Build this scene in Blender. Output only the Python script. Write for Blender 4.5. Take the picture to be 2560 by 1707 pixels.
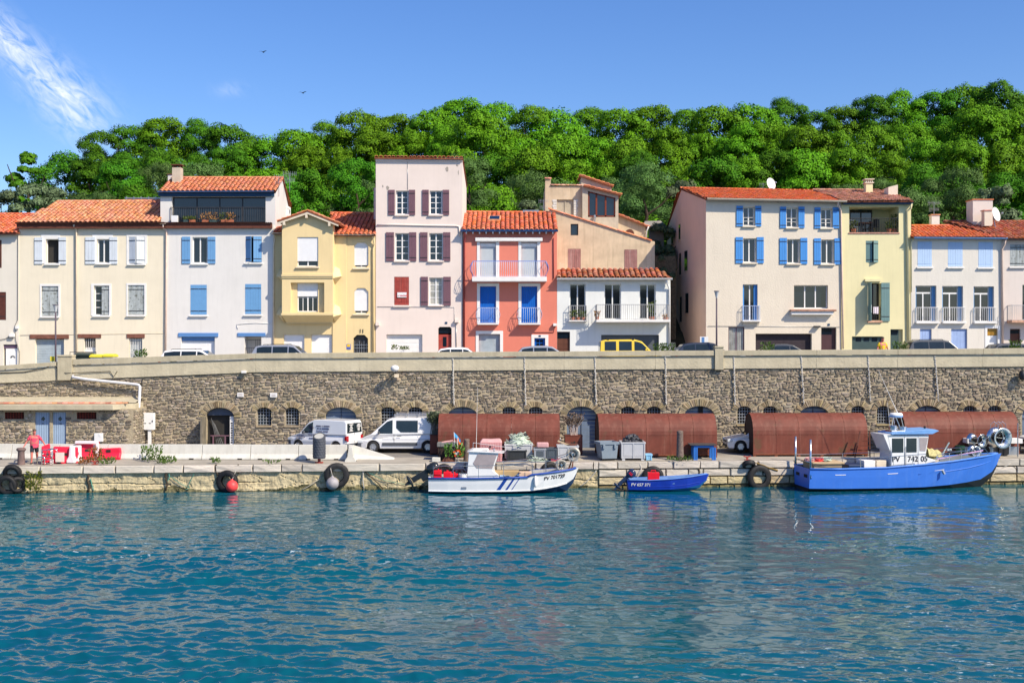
import bpy, bmesh, math, random
import numpy as np
from mathutils import Vector, Matrix
for o in list(bpy.data.objects): bpy.data.objects.remove(o)
random.seed(7); rng = np.random.default_rng(7)
SC = bpy.context.scene; COL = SC.collection
R = math.radians
# ---- survey frame: 2560 px wide photo, focal length F px, eye height HC over the water (z = 0), looking along +Y
F, HC, CX, CY = 2900., 7.9, 1280., 853.5
def X(px, Y): return (px-CX)*Y/F
def Z(py, Y): return HC-(py-CY)*Y/F
def W(px, py, Y): return Vector((X(px, Y), Y, Z(py, Y)))
# ---- camera
cam = bpy.data.cameras.new('camera'); co = bpy.data.objects.new('camera', cam); COL.objects.link(co)
cam.sensor_width = 36; cam.lens = F/2560*36; cam.clip_start = .5; cam.clip_end = 6000
co.location = (0, 0, HC); co.rotation_euler = (R(90), 0, 0); SC.camera = co
# ---- sun, sky, exposure
SUNV = Vector((1.28, -1.0, 1.5)).normalized()
SUN_EL = math.asin(SUNV.z); SUN_AZ = math.atan2(SUNV.x, SUNV.y)      # from +Y towards +X
sl = bpy.data.lights.new('sun', 'SUN'); sl.energy = 4.45; sl.angle = R(.53); sl.color = (1, .885, .70)
so = bpy.data.objects.new('sun', sl); COL.objects.link(so); so.rotation_euler = SUNV.to_track_quat('Z', 'Y').to_euler()
so.location = (60, -60, 80)
SC.view_settings.view_transform = 'Standard'; SC.view_settings.look = 'None'
SC.view_settings.gamma = 1; SC.view_settings.use_curve_mapping = False; SC.view_settings.exposure = .57
wd = bpy.data.worlds.new('World'); SC.world = wd; wd.use_nodes = True
wn = wd.node_tree.nodes; wl = wd.node_tree.links; wn.clear()
def wnode(t, **k):
    n = wn.new(t)
    for a, b in k.items(): setattr(n, a, b)
    return n
def wmath(op, a, b=None, c=None):
    n = wnode('ShaderNodeMath', operation=op)
    for i, q in enumerate((a, b, c)):
        if q is None: continue
        if isinstance(q, (int, float)): n.inputs[i].default_value = q
        else: wl.new(q, n.inputs[i])
    return n.outputs[0]
sky = wnode('ShaderNodeTexSky', sky_type='NISHITA'); sky.sun_disc = False
sky.sun_elevation = SUN_EL; sky.sun_rotation = SUN_AZ; sky.altitude = 0; sky.air_density = 1.0; sky.dust_density = .8; sky.ozone_density = 5.0
bg = wnode('ShaderNodeBackground'); bg.inputs[1].default_value = .118
tc = wnode('ShaderNodeTexCoord'); sep = wnode('ShaderNodeSeparateXYZ'); wl.new(tc.outputs['Generated'], sep.inputs[0])
ysafe = wmath('MAXIMUM', sep.outputs[1], .05)
su = wmath('DIVIDE', sep.outputs[0], ysafe); sv = wmath('DIVIDE', sep.outputs[2], ysafe)
# wisp of cirrus in the left of the sky: axis along the streak and across it
def sxy(px, py): return (px-CX)/F, -(py-CY)/F
(ax, ay), (bx_, by_) = sxy(-90, -10), sxy(265, 345)
dl = math.hypot(bx_-ax, by_-ay); dx, dy = (bx_-ax)/dl, (by_-ay)/dl
along = wmath('DIVIDE', wmath('ADD', wmath('MULTIPLY', wmath('SUBTRACT', su, ax), dx), wmath('MULTIPLY', wmath('SUBTRACT', sv, ay), dy)), dl)
across = wmath('ADD', wmath('MULTIPLY', wmath('SUBTRACT', su, ax), -dy), wmath('MULTIPLY', wmath('SUBTRACT', sv, ay), dx))
comb = wnode('ShaderNodeCombineXYZ'); wl.new(wmath('MULTIPLY', along, 3.0), comb.inputs[0]); wl.new(wmath('MULTIPLY', across, 46), comb.inputs[1])
nz = wnode('ShaderNodeTexNoise'); nz.inputs['Scale'].default_value = 2.6; nz.inputs['Detail'].default_value = 8; nz.inputs['Roughness'].default_value = .62; nz.inputs['Distortion'].default_value = .9
wl.new(comb.outputs[0], nz.inputs['Vector'])
wid = wmath('MULTIPLY_ADD', along, .012, .011)
gau = wmath('EXPONENT', wmath('MULTIPLY', wmath('POWER', wmath('DIVIDE', across, wid), 2), -1))
endf = wnode('ShaderNodeMapRange'); wl.new(along, endf.inputs[0]); endf.inputs[1].default_value = 1.12; endf.inputs[2].default_value = .72; endf.interpolation_type = 'SMOOTHSTEP'
cf = wnode('ShaderNodeMapRange'); wl.new(nz.outputs[0], cf.inputs[0]); cf.inputs[1].default_value = .36; cf.inputs[2].default_value = .80
cloud = wmath('MULTIPLY', wmath('MULTIPLY', gau, endf.outputs[0]), cf.outputs[0])
(px2, py2) = sxy(575, 226)
g2 = wmath('EXPONENT', wmath('MULTIPLY', wmath('ADD', wmath('POWER', wmath('DIVIDE', wmath('SUBTRACT', su, px2), .014), 2), wmath('POWER', wmath('DIVIDE', wmath('SUBTRACT', sv, py2), .006), 2)), -1))
cloud = wmath('ADD', cloud, wmath('MULTIPLY', wmath('MULTIPLY', g2, cf.outputs[0]), .2))
cloud = wmath('MULTIPLY', cloud, wmath('GREATER_THAN', sep.outputs[1], .05))
mx = wnode('ShaderNodeMix', data_type='RGBA'); wl.new(wmath('MINIMUM', wmath('MULTIPLY', cloud, 1.15), .9), mx.inputs[0]); mx.inputs[7].default_value = (6.2, 6.5, 7.1, 1)
hsv = wnode('ShaderNodeHueSaturation'); hsv.inputs['Saturation'].default_value = 1.2; hsv.inputs['Value'].default_value = .99; hsv.inputs['Hue'].default_value = .512; wl.new(sky.outputs[0], hsv.inputs['Color'])
wl.new(hsv.outputs[0], mx.inputs[6]); wl.new(mx.outputs[2], bg.inputs[0])
wo = wnode('ShaderNodeOutputWorld'); wl.new(bg.outputs[0], wo.inputs[0])

# ------------------------------------------------------------------ helpers
def lin(c): c /= 255.; return c/12.92 if c <= .04045 else ((c+.055)/1.055)**2.4
def CL(r, g, b, k=.8): return (lin(r)*k, lin(g)*k, lin(b)*k)
MATS = {}
def mat(name, col, rough=.8, var=.12, scale=2.5, bump=0., bscale=18., metal=0., spec=.3, rnd=0., hue=0., streak=0., streakcol=None, wear=None, detail=5, coat=0., trans=0.):
    """procedural material: base colour, noise variation, optional streaks / wear patches, per-piece random shade, fine bump"""
    if name in MATS: return MATS[name]
    m = bpy.data.materials.new(name); m.use_nodes = True; MATS[name] = m
    n, l = m.node_tree.nodes, m.node_tree.links
    b = n['Principled BSDF']; b.inputs['Roughness'].default_value = rough; b.inputs['Metallic'].default_value = metal
    b.inputs['Specular IOR Level'].default_value = spec; b.inputs['Coat Weight'].default_value = coat; b.inputs['Coat Roughness'].default_value = .08
    t = n.new('ShaderNodeTexCoord')
    def noise(sc, det=detail, vec=None, rg=.6):
        q = n.new('ShaderNodeTexNoise'); q.inputs['Scale'].default_value = sc; q.inputs['Detail'].default_value = det; q.inputs['Roughness'].default_value = rg
        l.new(vec or t.outputs['Object'], q.inputs['Vector']); return q.outputs[0]
    def mr(v, a, c, lo, hi):
        q = n.new('ShaderNodeMapRange'); l.new(v, q.inputs[0])
        for i, x in enumerate((a, c, lo, hi)): q.inputs[i+1].default_value = x
        return q.outputs[0]
    def mixc(fac, a, c, mode='MIX'):
        q = n.new('ShaderNodeMix'); q.data_type = 'RGBA'; q.blend_type = mode
        for i, x in ((0, fac), (6, a), (7, c)):
            if hasattr(x, 'links'): l.new(x, q.inputs[i])
            elif isinstance(x, (int, float)): q.inputs[i].default_value = x
            else: q.inputs[i].default_value = (*x[:3], 1)
        return q.outputs[2]
    cur = mixc(mr(noise(scale), .3, .7, 0, 1), tuple(c*(1-var) for c in col), tuple(min(1, c*(1+var)) for c in col))
    if rnd or hue:
        oi = n.new('ShaderNodeObjectInfo'); at = n.new('ShaderNodeAttribute'); at.attribute_name = 'rnd'
        s = n.new('ShaderNodeMath'); s.operation = 'ADD'; l.new(oi.outputs['Random'], s.inputs[0]); l.new(at.outputs['Fac'], s.inputs[1])
        fr = n.new('ShaderNodeMath'); fr.operation = 'FRACT'; l.new(s.outputs[0], fr.inputs[0])
        hs = n.new('ShaderNodeHueSaturation'); l.new(cur, hs.inputs['Color'])
        l.new(mr(fr.outputs[0], 0, 1, 1-rnd, 1+rnd), hs.inputs['Value'])
        f2 = n.new('ShaderNodeMath'); f2.operation = 'MULTIPLY'; l.new(fr.outputs[0], f2.inputs[0]); f2.inputs[1].default_value = 7.31
        f3 = n.new('ShaderNodeMath'); f3.operation = 'FRACT'; l.new(f2.outputs[0], f3.inputs[0])
        l.new(mr(f3.outputs[0], 0, 1, .5-hue, .5+hue), hs.inputs['Hue'])
        f4 = n.new('ShaderNodeMath'); f4.operation = 'MULTIPLY'; l.new(f3.outputs[0], f4.inputs[0]); f4.inputs[1].default_value = 5.17
        f5 = n.new('ShaderNodeMath'); f5.operation = 'FRACT'; l.new(f4.outputs[0], f5.inputs[0])
        l.new(mr(f5.outputs[0], 0, 1, 1-min(.5, 4*hue+rnd*.4), 1+min(.4, 3*hue)), hs.inputs['Saturation'])
        cur = hs.outputs[0]
    if streak:
        mp = n.new('ShaderNodeMapping'); mp.inputs['Scale'].default_value = (1, 1, .09); l.new(t.outputs['Object'], mp.inputs['Vector'])
        q = noise(4.5, 6, mp.outputs[0], .65)
        cur = mixc(mr(q, .5, .78, 0, streak), cur, streakcol or tuple(c*.5 for c in col))
    if wear:
        wc, ws, w0 = wear
        cur = mixc(mr(noise(ws, 8, None, .7), w0, w0+.06, 0, 1), cur, wc)
    l.new(cur, b.inputs['Base Color'])
    if bump:
        bp = n.new('ShaderNodeBump'); bp.inputs['Strength'].default_value = min(1, bump*2); bp.inputs['Distance'].default_value = bump*.05
        l.new(noise(bscale, 6), bp.inputs['Height']); l.new(bp.outputs[0], b.inputs['Normal'])
    if trans:
        tr = n.new('ShaderNodeBsdfTranslucent'); l.new(cur, tr.inputs[0]); ms = n.new('ShaderNodeMixShader'); ms.inputs[0].default_value = trans
        l.new(b.outputs[0], ms.inputs[1]); l.new(tr.outputs[0], ms.inputs[2]); l.new(ms.outputs[0], n['Material Output'].inputs[0])
    return m
LOCAL = set()
def tag(o, label=None, cat=None, group=None, kind=None):
    for k, v in (('label', label), ('category', cat), ('group', group), ('kind', kind)):
        if v: o[k] = v
    return o
def thing(name, label, cat, loc=(0, 0, 0), group=None, local=False):
    o = bpy.data.objects.new(name, None); COL.objects.link(o); o.location = loc; o.empty_display_size = .2
    if local: LOCAL.add(o.name)
    return tag(o, label, cat, group)
def rootof(o):
    while o.parent: o = o.parent
    return o
class MB:
    def __init__(s): s.v, s.f, s.m, s.mi, s.r, s.rv, s.M = [], [], [], 0, [], 0., None
    def add(s, vs, fs):
        o = len(s.v)
        s.v += [tuple(s.M @ Vector(q)) for q in vs] if s.M else [tuple(q) for q in vs]
        s.f += [tuple(o+i for i in q) for q in fs]; s.m += [s.mi]*len(fs); s.r += [s.rv]*len(vs)
    def poly(s, *p): s.add(p, [tuple(range(len(p)))])
    def box(s, x0, x1, y0, y1, z0, z1):
        s.add([(x0,y0,z0),(x1,y0,z0),(x1,y1,z0),(x0,y1,z0),(x0,y0,z1),(x1,y0,z1),(x1,y1,z1),(x0,y1,z1)],
              [(0,3,2,1),(4,5,6,7),(0,1,5,4),(1,2,6,5),(2,3,7,6),(3,0,4,7)])
    def prism(s, pts, d):          # polygon (list of 3D points) pushed along vector d
        n = len(pts); d = Vector(d); p = [Vector(q) for q in pts]
        s.add(p+[q+d for q in p], [tuple(range(n-1, -1, -1)), tuple(range(n, 2*n))]+[(i, (i+1) % n, n+(i+1) % n, n+i) for i in range(n)])
    def bar(s, a, b, w, t=None):   # square bar from a to b
        a, b = Vector(a), Vector(b); t = t or w; d = (b-a).normalized()
        u = d.cross(Vector((0, 1, 0)) if abs(d.y) < .9 else Vector((1, 0, 0))).normalized()*w/2; q = d.cross(u).normalized()*t/2
        s.prism([a-u-q, a+u-q, a+u+q, a-u+q], b-a)
    def tube(s, pts, r, n=6, cap=True):
        pts = [Vector(p) for p in pts]; k = len(pts); o = []
        u = None
        for i, p in enumerate(pts):
            d = (pts[min(i+1, k-1)]-pts[max(i-1, 0)]).normalized()
            if u is None: u = d.cross(Vector((.3, .9, .2)) if abs(d.y) < .8 else Vector((1, 0, .1))).normalized()
            u = (u-d*u.dot(d)).normalized(); w = d.cross(u); rr = r[i] if isinstance(r, (list, tuple)) else r
            o += [p+(u*math.cos(a)+w*math.sin(a))*rr for a in (2*math.pi*j/n for j in range(n))]
        fs = [(i*n+j, i*n+(j+1) % n, (i+1)*n+(j+1) % n, (i+1)*n+j) for i in range(k-1) for j in range(n)]
        if cap: fs += [tuple(range(n-1, -1, -1)), tuple((k-1)*n+j for j in range(n))]
        s.add(o, fs)
    def lathe(s, prof, c=(0, 0, 0), n=16, axis='Z', cap=False):   # prof: list of (radius, height)
        c = Vector(c); o = []
        for r, h in prof:
            for j in range(n):
                a = 2*math.pi*j/n; q = (r*math.cos(a), r*math.sin(a), h)
                o.append(c+Vector(q if axis == 'Z' else ((q[0], q[2], q[1]) if axis == 'Y' else (q[2], q[0], q[1]))))
        fs = [(i*n+j, i*n+(j+1) % n, (i+1)*n+(j+1) % n, (i+1)*n+j) for i in range(len(prof)-1) for j in range(n)]
        if cap: fs += [tuple(range(n-1, -1, -1)), tuple((len(prof)-1)*n+j for j in range(n))]
        s.add(o, fs)
    def loft(s, secs, closed=False, caps=False):
        n = len(secs[0]); fs = []
        for i in range(len(secs)-1):
            for j in range(n if closed else n-1):
                fs.append((i*n+j, i*n+(j+1) % n, (i+1)*n+(j+1) % n, (i+1)*n+j))
        if caps: fs += [tuple(range(n-1, -1, -1)), tuple((len(secs)-1)*n+j for j in range(n))]
        s.add([p for q in secs for p in q], fs)
    def ball(s, c, rx, ry=None, rz=None, n=10, m=7, jit=0.):
        ry = ry or rx; rz = rz or rx; o = []
        for i in range(m+1):
            ph = math.pi*i/m
            for j in range(n):
                a = 2*math.pi*j/n; k = 1+random.uniform(-jit, jit)
                o.append((c[0]+rx*k*math.sin(ph)*math.cos(a), c[1]+ry*k*math.sin(ph)*math.sin(a), c[2]+rz*k*math.cos(ph)))
        s.add(o, [(i*n+j, (i+1)*n+j, (i+1)*n+(j+1) % n, i*n+(j+1) % n) for i in range(m) for j in range(n)])
    def build(s, name, mats, parent=None, smooth=False, bevel=0, kind=None, label=None, segs=2, norm=True):
        me = bpy.data.meshes.new(name); off = Vector((0, 0, 0))
        if parent is not None:
            rt = rootof(parent)
            if rt.name not in LOCAL: off = rt.location
        me.from_pydata([(q[0]-off.x, q[1]-off.y, q[2]-off.z) for q in s.v], [], s.f)
        for mm in (mats if isinstance(mats, (list, tuple)) else [mats]): me.materials.append(mm)
        if any(s.m): me.polygons.foreach_set('material_index', s.m)
        if any(s.r): a = me.attributes.new('rnd', 'FLOAT', 'POINT'); a.data.foreach_set('value', s.r)
        if norm:
            bm = bmesh.new(); bm.from_mesh(me); bmesh.ops.recalc_face_normals(bm, faces=bm.faces); bm.to_mesh(me); bm.free()
        if smooth: me.polygons.foreach_set('use_smooth', [True]*len(me.polygons))
        o = bpy.data.objects.new(name, me); COL.objects.link(o)
        if parent is not None: o.parent = parent
        if bevel:
            q = o.modifiers.new('bevel', 'BEVEL'); q.width = bevel; q.segments = segs; q.limit_method = 'ANGLE'; q.angle_limit = R(35)
        return tag(o, label, None, None, kind)
def single(name, mb, mats, label, cat, group=None, **k):   # a thing that is one mesh
    kind = k.pop('kind', None)
    c = Vector((sum(q[0] for q in mb.v)/len(mb.v), sum(q[1] for q in mb.v)/len(mb.v), min(q[2] for q in mb.v)))
    mb.v = [(q[0]-c.x, q[1]-c.y, q[2]-c.z) for q in mb.v]
    o = mb.build(name, mats, None, **k); o.location = c
    return tag(o, label, cat, group, kind)
def struct(name, mb, mats, **k): o = mb.build(name, mats, None, **k); o['kind'] = 'structure'; return o
def inst(name, me, parent, M):
    o = bpy.data.objects.new(name, me); COL.objects.link(o); o.parent = parent; o.matrix_basis = M; return o
def copy_tree(o, parent=None):
    c = o.copy(); COL.objects.link(c)
    if parent is not None: c.parent = parent
    for ch in list(o.children): copy_tree(ch, c)
    return c
def text(body, size, M, m, parent, name='lettering', ext=.004, align='LEFT', shear=0., sx=1., bold=.02):
    cu = bpy.data.curves.new(name, 'FONT'); cu.body = body; cu.size = size; cu.extrude = ext; cu.align_x = align; cu.shear = shear
    cu.offset = size*bold; cu.materials.append(m); q = bpy.data.objects.new(name, cu); COL.objects.link(q); me = bpy.data.meshes.new_from_object(q.evaluated_get(bpy.context.evaluated_depsgraph_get())); bpy.data.objects.remove(q)
    o = bpy.data.objects.new(name, me); COL.objects.link(o); o.parent = parent; o.matrix_basis = M @ Matrix.Diagonal((sx, 1, 1, 1)); return o
FACE = Matrix.Rotation(R(90), 4, 'X')     # text standing upright, read from -Y
# ------------------------------------------------------------------ materials
def stucco(name, r, g, b, k=.84, **kw):
    a = dict(rough=.92, var=.045, scale=.7, bump=.2, bscale=22, streakcol=CL(r, g, b, k*.72), streak=.3, spec=.15); a.update(kw)
    return mat(name, CL(r, g, b, k), **a)
M_glass = mat('window_glass', (.005, .011, .022), rough=.03, var=.3, scale=.3, spec=.85)
M_cglass = mat('car_glass', (.012, .02, .024), rough=.03, var=.2, spec=.6)
M_white = mat('white_paint', CL(250, 250, 250), rough=.5, var=.04, spec=.4)
M_trim = mat('white_trim', CL(248, 246, 244), rough=.8, var=.05)
M_dark = mat('opening_shade', (.035, .033, .03), rough=.9)  # near-black colour stands in for the shade inside openings and slots
M_black = mat('black_rubber', (.018, .018, .02), rough=.6, var=.4, scale=5, bump=.3, bscale=25)
M_metal = mat('galvanised_metal', (.42, .43, .45), rough=.38, metal=.8, var=.1)
M_dmetal = mat('dark_metal', (.05, .05, .055), rough=.5, metal=.4, var=.2)
M_steel = mat('stainless_steel', (.62, .62, .62), rough=.22, metal=1., var=.05)
M_tile = mat('terracotta_tile', (.56, .19, .085), rough=.85, var=.25, scale=3, rnd=.2, hue=.010, bump=.2, bscale=30)
M_tileO = mat('orange_terracotta_tile', (.58, .235, .11), rough=.85, var=.28, scale=3, rnd=.2, hue=.012, bump=.2, bscale=30)
M_tileR = mat('red_terracotta_tile', (.60, .145, .055), rough=.8, var=.2, scale=3, rnd=.18, hue=.009, bump=.2, bscale=30)
M_tileold = mat('faded_terracotta_tile', (.48, .21, .13), rough=.9, var=.4, scale=4, rnd=.36, hue=.014, bump=.2, bscale=30)
M_under = mat('roof_gap_shade', (.22, .07, .035), rough=.9, var=.3, scale=5)  # flat slab under the tiles, coloured dark for the shadowed gaps between them
M_roller = mat('roller_shutter_white', CL(248, 248, 250, .85), rough=.45, var=.03, spec=.4)
M_text = mat('black_lettering', (.02, .02, .03), rough=.6)
# ------------------------------------------------------------------ house kit
YF = 74.4
def facade(mb, x0, x1, z0, z1, Y, holes, depth=.2):
    """front wall with rectangular openings (x0,x1,z0,z1,depth,chamfer,back) and their reveals"""
    xs = sorted({x0, x1, *[v for q in holes for v in q[:2]]}); zs = sorted({z0, z1, *[v for q in holes for v in q[2:4]]})
    xs = [x for x in xs if x0 <= x <= x1]; zs = [z for z in zs if z0 <= z <= z1]
    for i in range(len(xs)-1):
        for j in range(len(zs)-1):
            cx, cz = (xs[i]+xs[i+1])/2, (zs[j]+zs[j+1])/2
            if not any(q[0] < cx < q[1] and q[2] < cz < q[3] for q in holes):
                mb.poly((xs[i], Y, zs[j]), (xs[i+1], Y, zs[j]), (xs[i+1], Y, zs[j+1]), (xs[i], Y, zs[j+1]))
    for a, b, c, d, dp, ch, back in holes:
        E = Y+dp
        if ch:
            for (p, q, r, s) in ch_corners(a, b, c, d, ch):
                mb.poly((p, Y, q), (r, Y, q), (p, Y, s)); mb.poly((r, Y, q), (r, E, q), (p, E, s), (p, Y, s))
        mb.poly((a, Y, c), (a, E, c), (a, E, d), (a, Y, d)); mb.poly((b, Y, c), (b, Y, d), (b, E, d), (b, E, c))
        mb.poly((a, Y, d), (a, E, d), (b, E, d), (b, Y, d)); mb.poly((a, Y, c), (b, Y, c), (b, E, c), (a, E, c))
        if back: mb.poly((a, E, c), (b, E, c), (b, E, d), (a, E, d))
def ch_corners(a, b, c, d, ch):
    t, bt = ch
    o = []
    if t: o += [(a, d, a+t, d-t), (b, d, b-t, d-t)]
    if bt: o += [(a, c, a+bt, c+bt), (b, c, b-bt, c+bt)]
    return o
TILES = {}
def tile_mesh(m, cw, row):
    k = (m.name, round(cw, 2), round(row, 2))
    if k in TILES: return TILES[k]
    mb = MB(); n = 6; L = row*1.13
    secs = []
    for (y, r, up) in ((-L/2, cw*.43, .055), (L/2, cw*.35, .02)):
        secs.append([(r*math.cos(math.pi*j/n), y, up+r*.62*math.sin(math.pi*j/n)) for j in range(n+1)])
    mb.loft(secs)
    inner = [(cw*.34*math.cos(math.pi*j/n), -L/2, .045+cw*.34*.6*math.sin(math.pi*j/n)) for j in range(n+1)]
    mb.loft([secs[0], inner])
    me = bpy.data.meshes.new('tile'); me.from_pydata(mb.v, [], mb.f); me.materials.append(m)
    bm = bmesh.new(); bm.from_mesh(me); bmesh.ops.recalc_face_normals(bm, faces=bm.faces); bm.to_mesh(me); bm.free()
    if me.polygons[2].normal.z < 0: me.flip_normals()
    me.polygons.foreach_set('use_smooth', [True]*len(me.polygons))
    TILES[k] = me; return me
def inpoly(p, poly):
    c = False; n = len(poly)
    for i in range(n):
        (x1, y1), (x2, y2) = poly[i], poly[(i+1) % n]
        if (y1 > p[1]) != (y2 > p[1]) and p[0] < (x2-x1)*(p[1]-y1)/(y2-y1)+x1: c = not c
    return c
def roof(parent, eL, eR, rR, rL, m, cw=.27, row=.36, budget=300, thick=.07, ridge=True, name='roof', under=M_under, direction=None, jitter=.012):
    eL, eR, rR, rL = map(Vector, (eL, eR, rR, rL))
    u = (eR-eL).normalized(); mid = (rL+rR)/2-(eL+eR)/2
    n = u.cross(mid).normalized()
    if n.z < 0: n = -n
    v = n.cross(u).normalized()
    mb = MB(); mb.prism([eL, eR, rR, rL], n*-thick); rf = mb.build(name, under, parent)
    poly = [((p-eL).dot(u), (p-eL).dot(v)) for p in (eL, eR, rR, rL)]
    u0, u1 = min(p[0] for p in poly), max(p[0] for p in poly); v1 = max(p[1] for p in poly)
    me = tile_mesh(m, cw, row); off = rootof(parent).location if rootof(parent).name not in LOCAL else Vector((0, 0, 0))
    nr = max(1, round(v1/row)); row_ = v1/nr; rest = MB(); cnt = 0
    tv = [Vector(q.co) for q in me.vertices]; tf = [tuple(p.vertices) for p in me.polygons]
    for j in range(nr):
        vv = (j+.5)*row_-row*.06
        k = 0; uu = u0+cw/2
        while uu < u1:
            if inpoly((uu, (j+.5)*row_), poly):
                jx, jr = random.gauss(0, jitter), random.gauss(0, .02)
                p = eL+u*(uu+jx)+v*(vv+random.gauss(0, jitter))+n*random.uniform(0, .012)
                q = Matrix.Rotation(jr, 3, n); M = Matrix((q @ u, q @ v, n)).transposed().to_4x4(); M.translation = p-off
                if cnt < budget: inst('tile', me, rf, M); cnt += 1
                else:
                    M.translation = p; rest.rv = random.random(); rest.add([M @ q for q in tv], tf)
            uu += cw
    if ridge:
        k = int((rR-rL).length/.4)
        for i in range(k):
            p = rL.lerp(rR, (i+.5)/k); rest.rv = random.random()
            secs = []
            for s, r in ((-.22, .10), (.22, .115)):
                secs.append([p+u*s+Vector((0, r*math.cos(math.pi*q/6), .02+r*.8*math.sin(math.pi*q/6))) for q in range(7)])
            rest.loft(secs)
    if rest.v: rest.build('tile', m, rf, smooth=True, kind='stuff', norm=False)
    return rf
def ridge_depth(zE, YE, py, pitch):
    t = (CY-py)/F; return (t*YE+HC-zE)/(math.tan(R(pitch))-t)
def roof_px(parent, eL, eR, rL, rR, YE, pitch, m, **k):
    """eave and ridge given as photo points; the ridge lies as far back as the pitch puts it"""
    a, b = W(*eL, YE), W(*eR, YE)
    d1, d2 = ridge_depth(a.z, YE, rL[1], pitch), ridge_depth(b.z, YE, rR[1], pitch); d = (d1+d2)/2
    c1, c2 = W(*rL, YE+d), W(*rR, YE+d)
    return roof(parent, a, b, c2, c1, m, **k), d, c1, c2
class House:
    def __init__(s, name, label, x0, x1, ybot, Y=YF, depth=8., cat='house', group='houses in a row above the quay'):
        s.Y, s.x0, s.x1, s.yb, s.D = Y, x0, x1, ybot, depth
        s.root = thing(name, label, cat, W((x0+x1)/2, ybot, Y), group); s.holes = []
    def X(s, px): return X(px, s.Y)
    def Z(s, py): return Z(py, s.Y)
    def hole(s, x0, y0, x1, y1, d=.2, ch=None, back=False):
        k = s.Y/F
        s.holes.append((s.X(x0), s.X(x1), s.Z(y1), s.Z(y0), d, tuple(q*k for q in ch) if ch else None, back))
    def wall(s, m, ytop, x0=None, x1=None, ybot=None, extra=(), label=None, back=True, D=None, ztopback=None):
        x0, x1 = s.X(x0 or s.x0), s.X(x1 or s.x1); zb, zt = s.Z(ybot or s.yb), s.Z(ytop); D = D or s.D
        zk = ztopback if ztopback is not None else zt
        mb = MB(); facade(mb, x0, x1, zb, zt, s.Y, s.holes)
        B = s.Y+D
        mb.poly((x0, s.Y, zb), (x0, B, zb), (x0, B, zk), (x0, s.Y, zt)); mb.poly((x1, s.Y, zb), (x1, B, zb), (x1, B, zk), (x1, s.Y, zt))
        mb.poly((x0, B, zb), (x1, B, zb), (x1, B, zk), (x0, B, zk))
        mb.poly((x0, s.Y+.3, zt-.02), (x1, s.Y+.3, zt-.02), (x1, B, zk-.02), (x0, B, zk-.02))
        for e in extra: mb.poly(*e)
        return mb.build('wall', m, s.root, label=label, norm=False)
    def box(s, name, x0, y0, x1, y1, d0, d1, m, parent=None, bevel=0, **k):   # d0..d1: depth from the facade (negative = proud)
        mb = MB(); mb.box(s.X(x0), s.X(x1), s.Y+d0, s.Y+d1, s.Z(y1), s.Z(y0)); return mb.build(name, m, parent or s.root, bevel=bevel, **k)
    def pipe(s, pts, m, r=.05, name='downpipe', n=8):
        mb = MB(); mb.tube([(s.X(p[0]), s.Y-(p[2] if len(p) > 2 else .09), s.Z(p[1])) for p in pts], r, n)
        return mb.build(name, m, s.root, smooth=True)
    def gutter(s, x0, x1, y0, y1, m, out=.34, name='gutter', r=.065):
        mb = MB(); a, b = Vector((s.X(x0), s.Y-out, s.Z(y0))), Vector((s.X(x1), s.Y-out, s.Z(y1)))
        secs = []
        for p in (a, b): secs.append([p+Vector((0, -r*1.15*math.cos(math.pi*j/8), -r*math.sin(math.pi*j/8)*1.15+.02)) for j in range(9)]+[p+Vector((0, r*.95*math.cos(math.pi*j/8), -r*.9*math.sin(math.pi*j/8)+.02)) for j in range(9)])
        mb.loft(secs, True, True); return mb.build(name, m, s.root, smooth=False)
    def win(s, x0, y0, x1, y1, leaves=2, rows=1, cols=1, fm=None, d=.16, fw=.06, sill=True, sur=None, name='window', sm=None, hole=True, ch=None, glass=None, open_=False, mull=1.2, label=None, surm=None, transom=0):
        fm = fm or M_white; X0, X1, Z0, Z1 = s.X(x0), s.X(x1), s.Z(y1), s.Z(y0)
        if hole: s.hole(x0, y0, x1, y1, d+.07 if not open_ else 1.1, ch, open_)
        Y0, Y1 = s.Y+d, s.Y+d+.06
        mb = MB(); e = .003
        mb.box(X0+e, X0+fw, Y0, Y1, Z0+e, Z1-e); mb.box(X1-fw, X1-e, Y0, Y1, Z0+e, Z1-e)
        mb.box(X0+fw, X1-fw, Y0+.002, Y1, Z0+e, Z0+fw); mb.box(X0+fw, X1-fw, Y0+.002, Y1, Z1-fw, Z1-e)
        xs = [X0+fw]; lw = (X1-X0-2*fw)/leaves; cells = []
        zt = Z1-fw
        if transom:
            zt = s.Z(transom); mb.box(X0+fw, X1-fw, Y0-.004, Y1, zt-.05, zt+.05); cells.append((X0+fw, X1-fw, zt+.05, Z1-fw)); zt -= .05
        for i in range(leaves):
            a, b = X0+fw+i*lw, X0+fw+(i+1)*lw
            if i: mb.box(a-fw*mull/2, a+fw*mull/2, Y0-.01, Y1, Z0+fw, zt); a += fw*mull/2
            if i < leaves-1: b -= fw*mull/2
            for c in range(cols):
                for r in range(rows):
                    ca, cb = a+(b-a)*c/cols, a+(b-a)*(c+1)/cols; ra, rb = Z0+fw+(zt-Z0-fw)*r/rows, Z0+fw+(zt-Z0-fw)*(r+1)/rows
                    g = .018
                    if r: mb.box(a, b, Y0+.008, Y1, ra-g, ra+g) if c == 0 else None; ra += g
                    if c: mb.box(ca-g, ca+g, Y0+.006, Y1, ra-g, rb); ca += g
                    cells.append((ca, cb if c == cols-1 else cb-g, ra, rb if r == rows-1 else rb-g))
        w = mb.build(name, fm, s.root, label=label)
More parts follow.
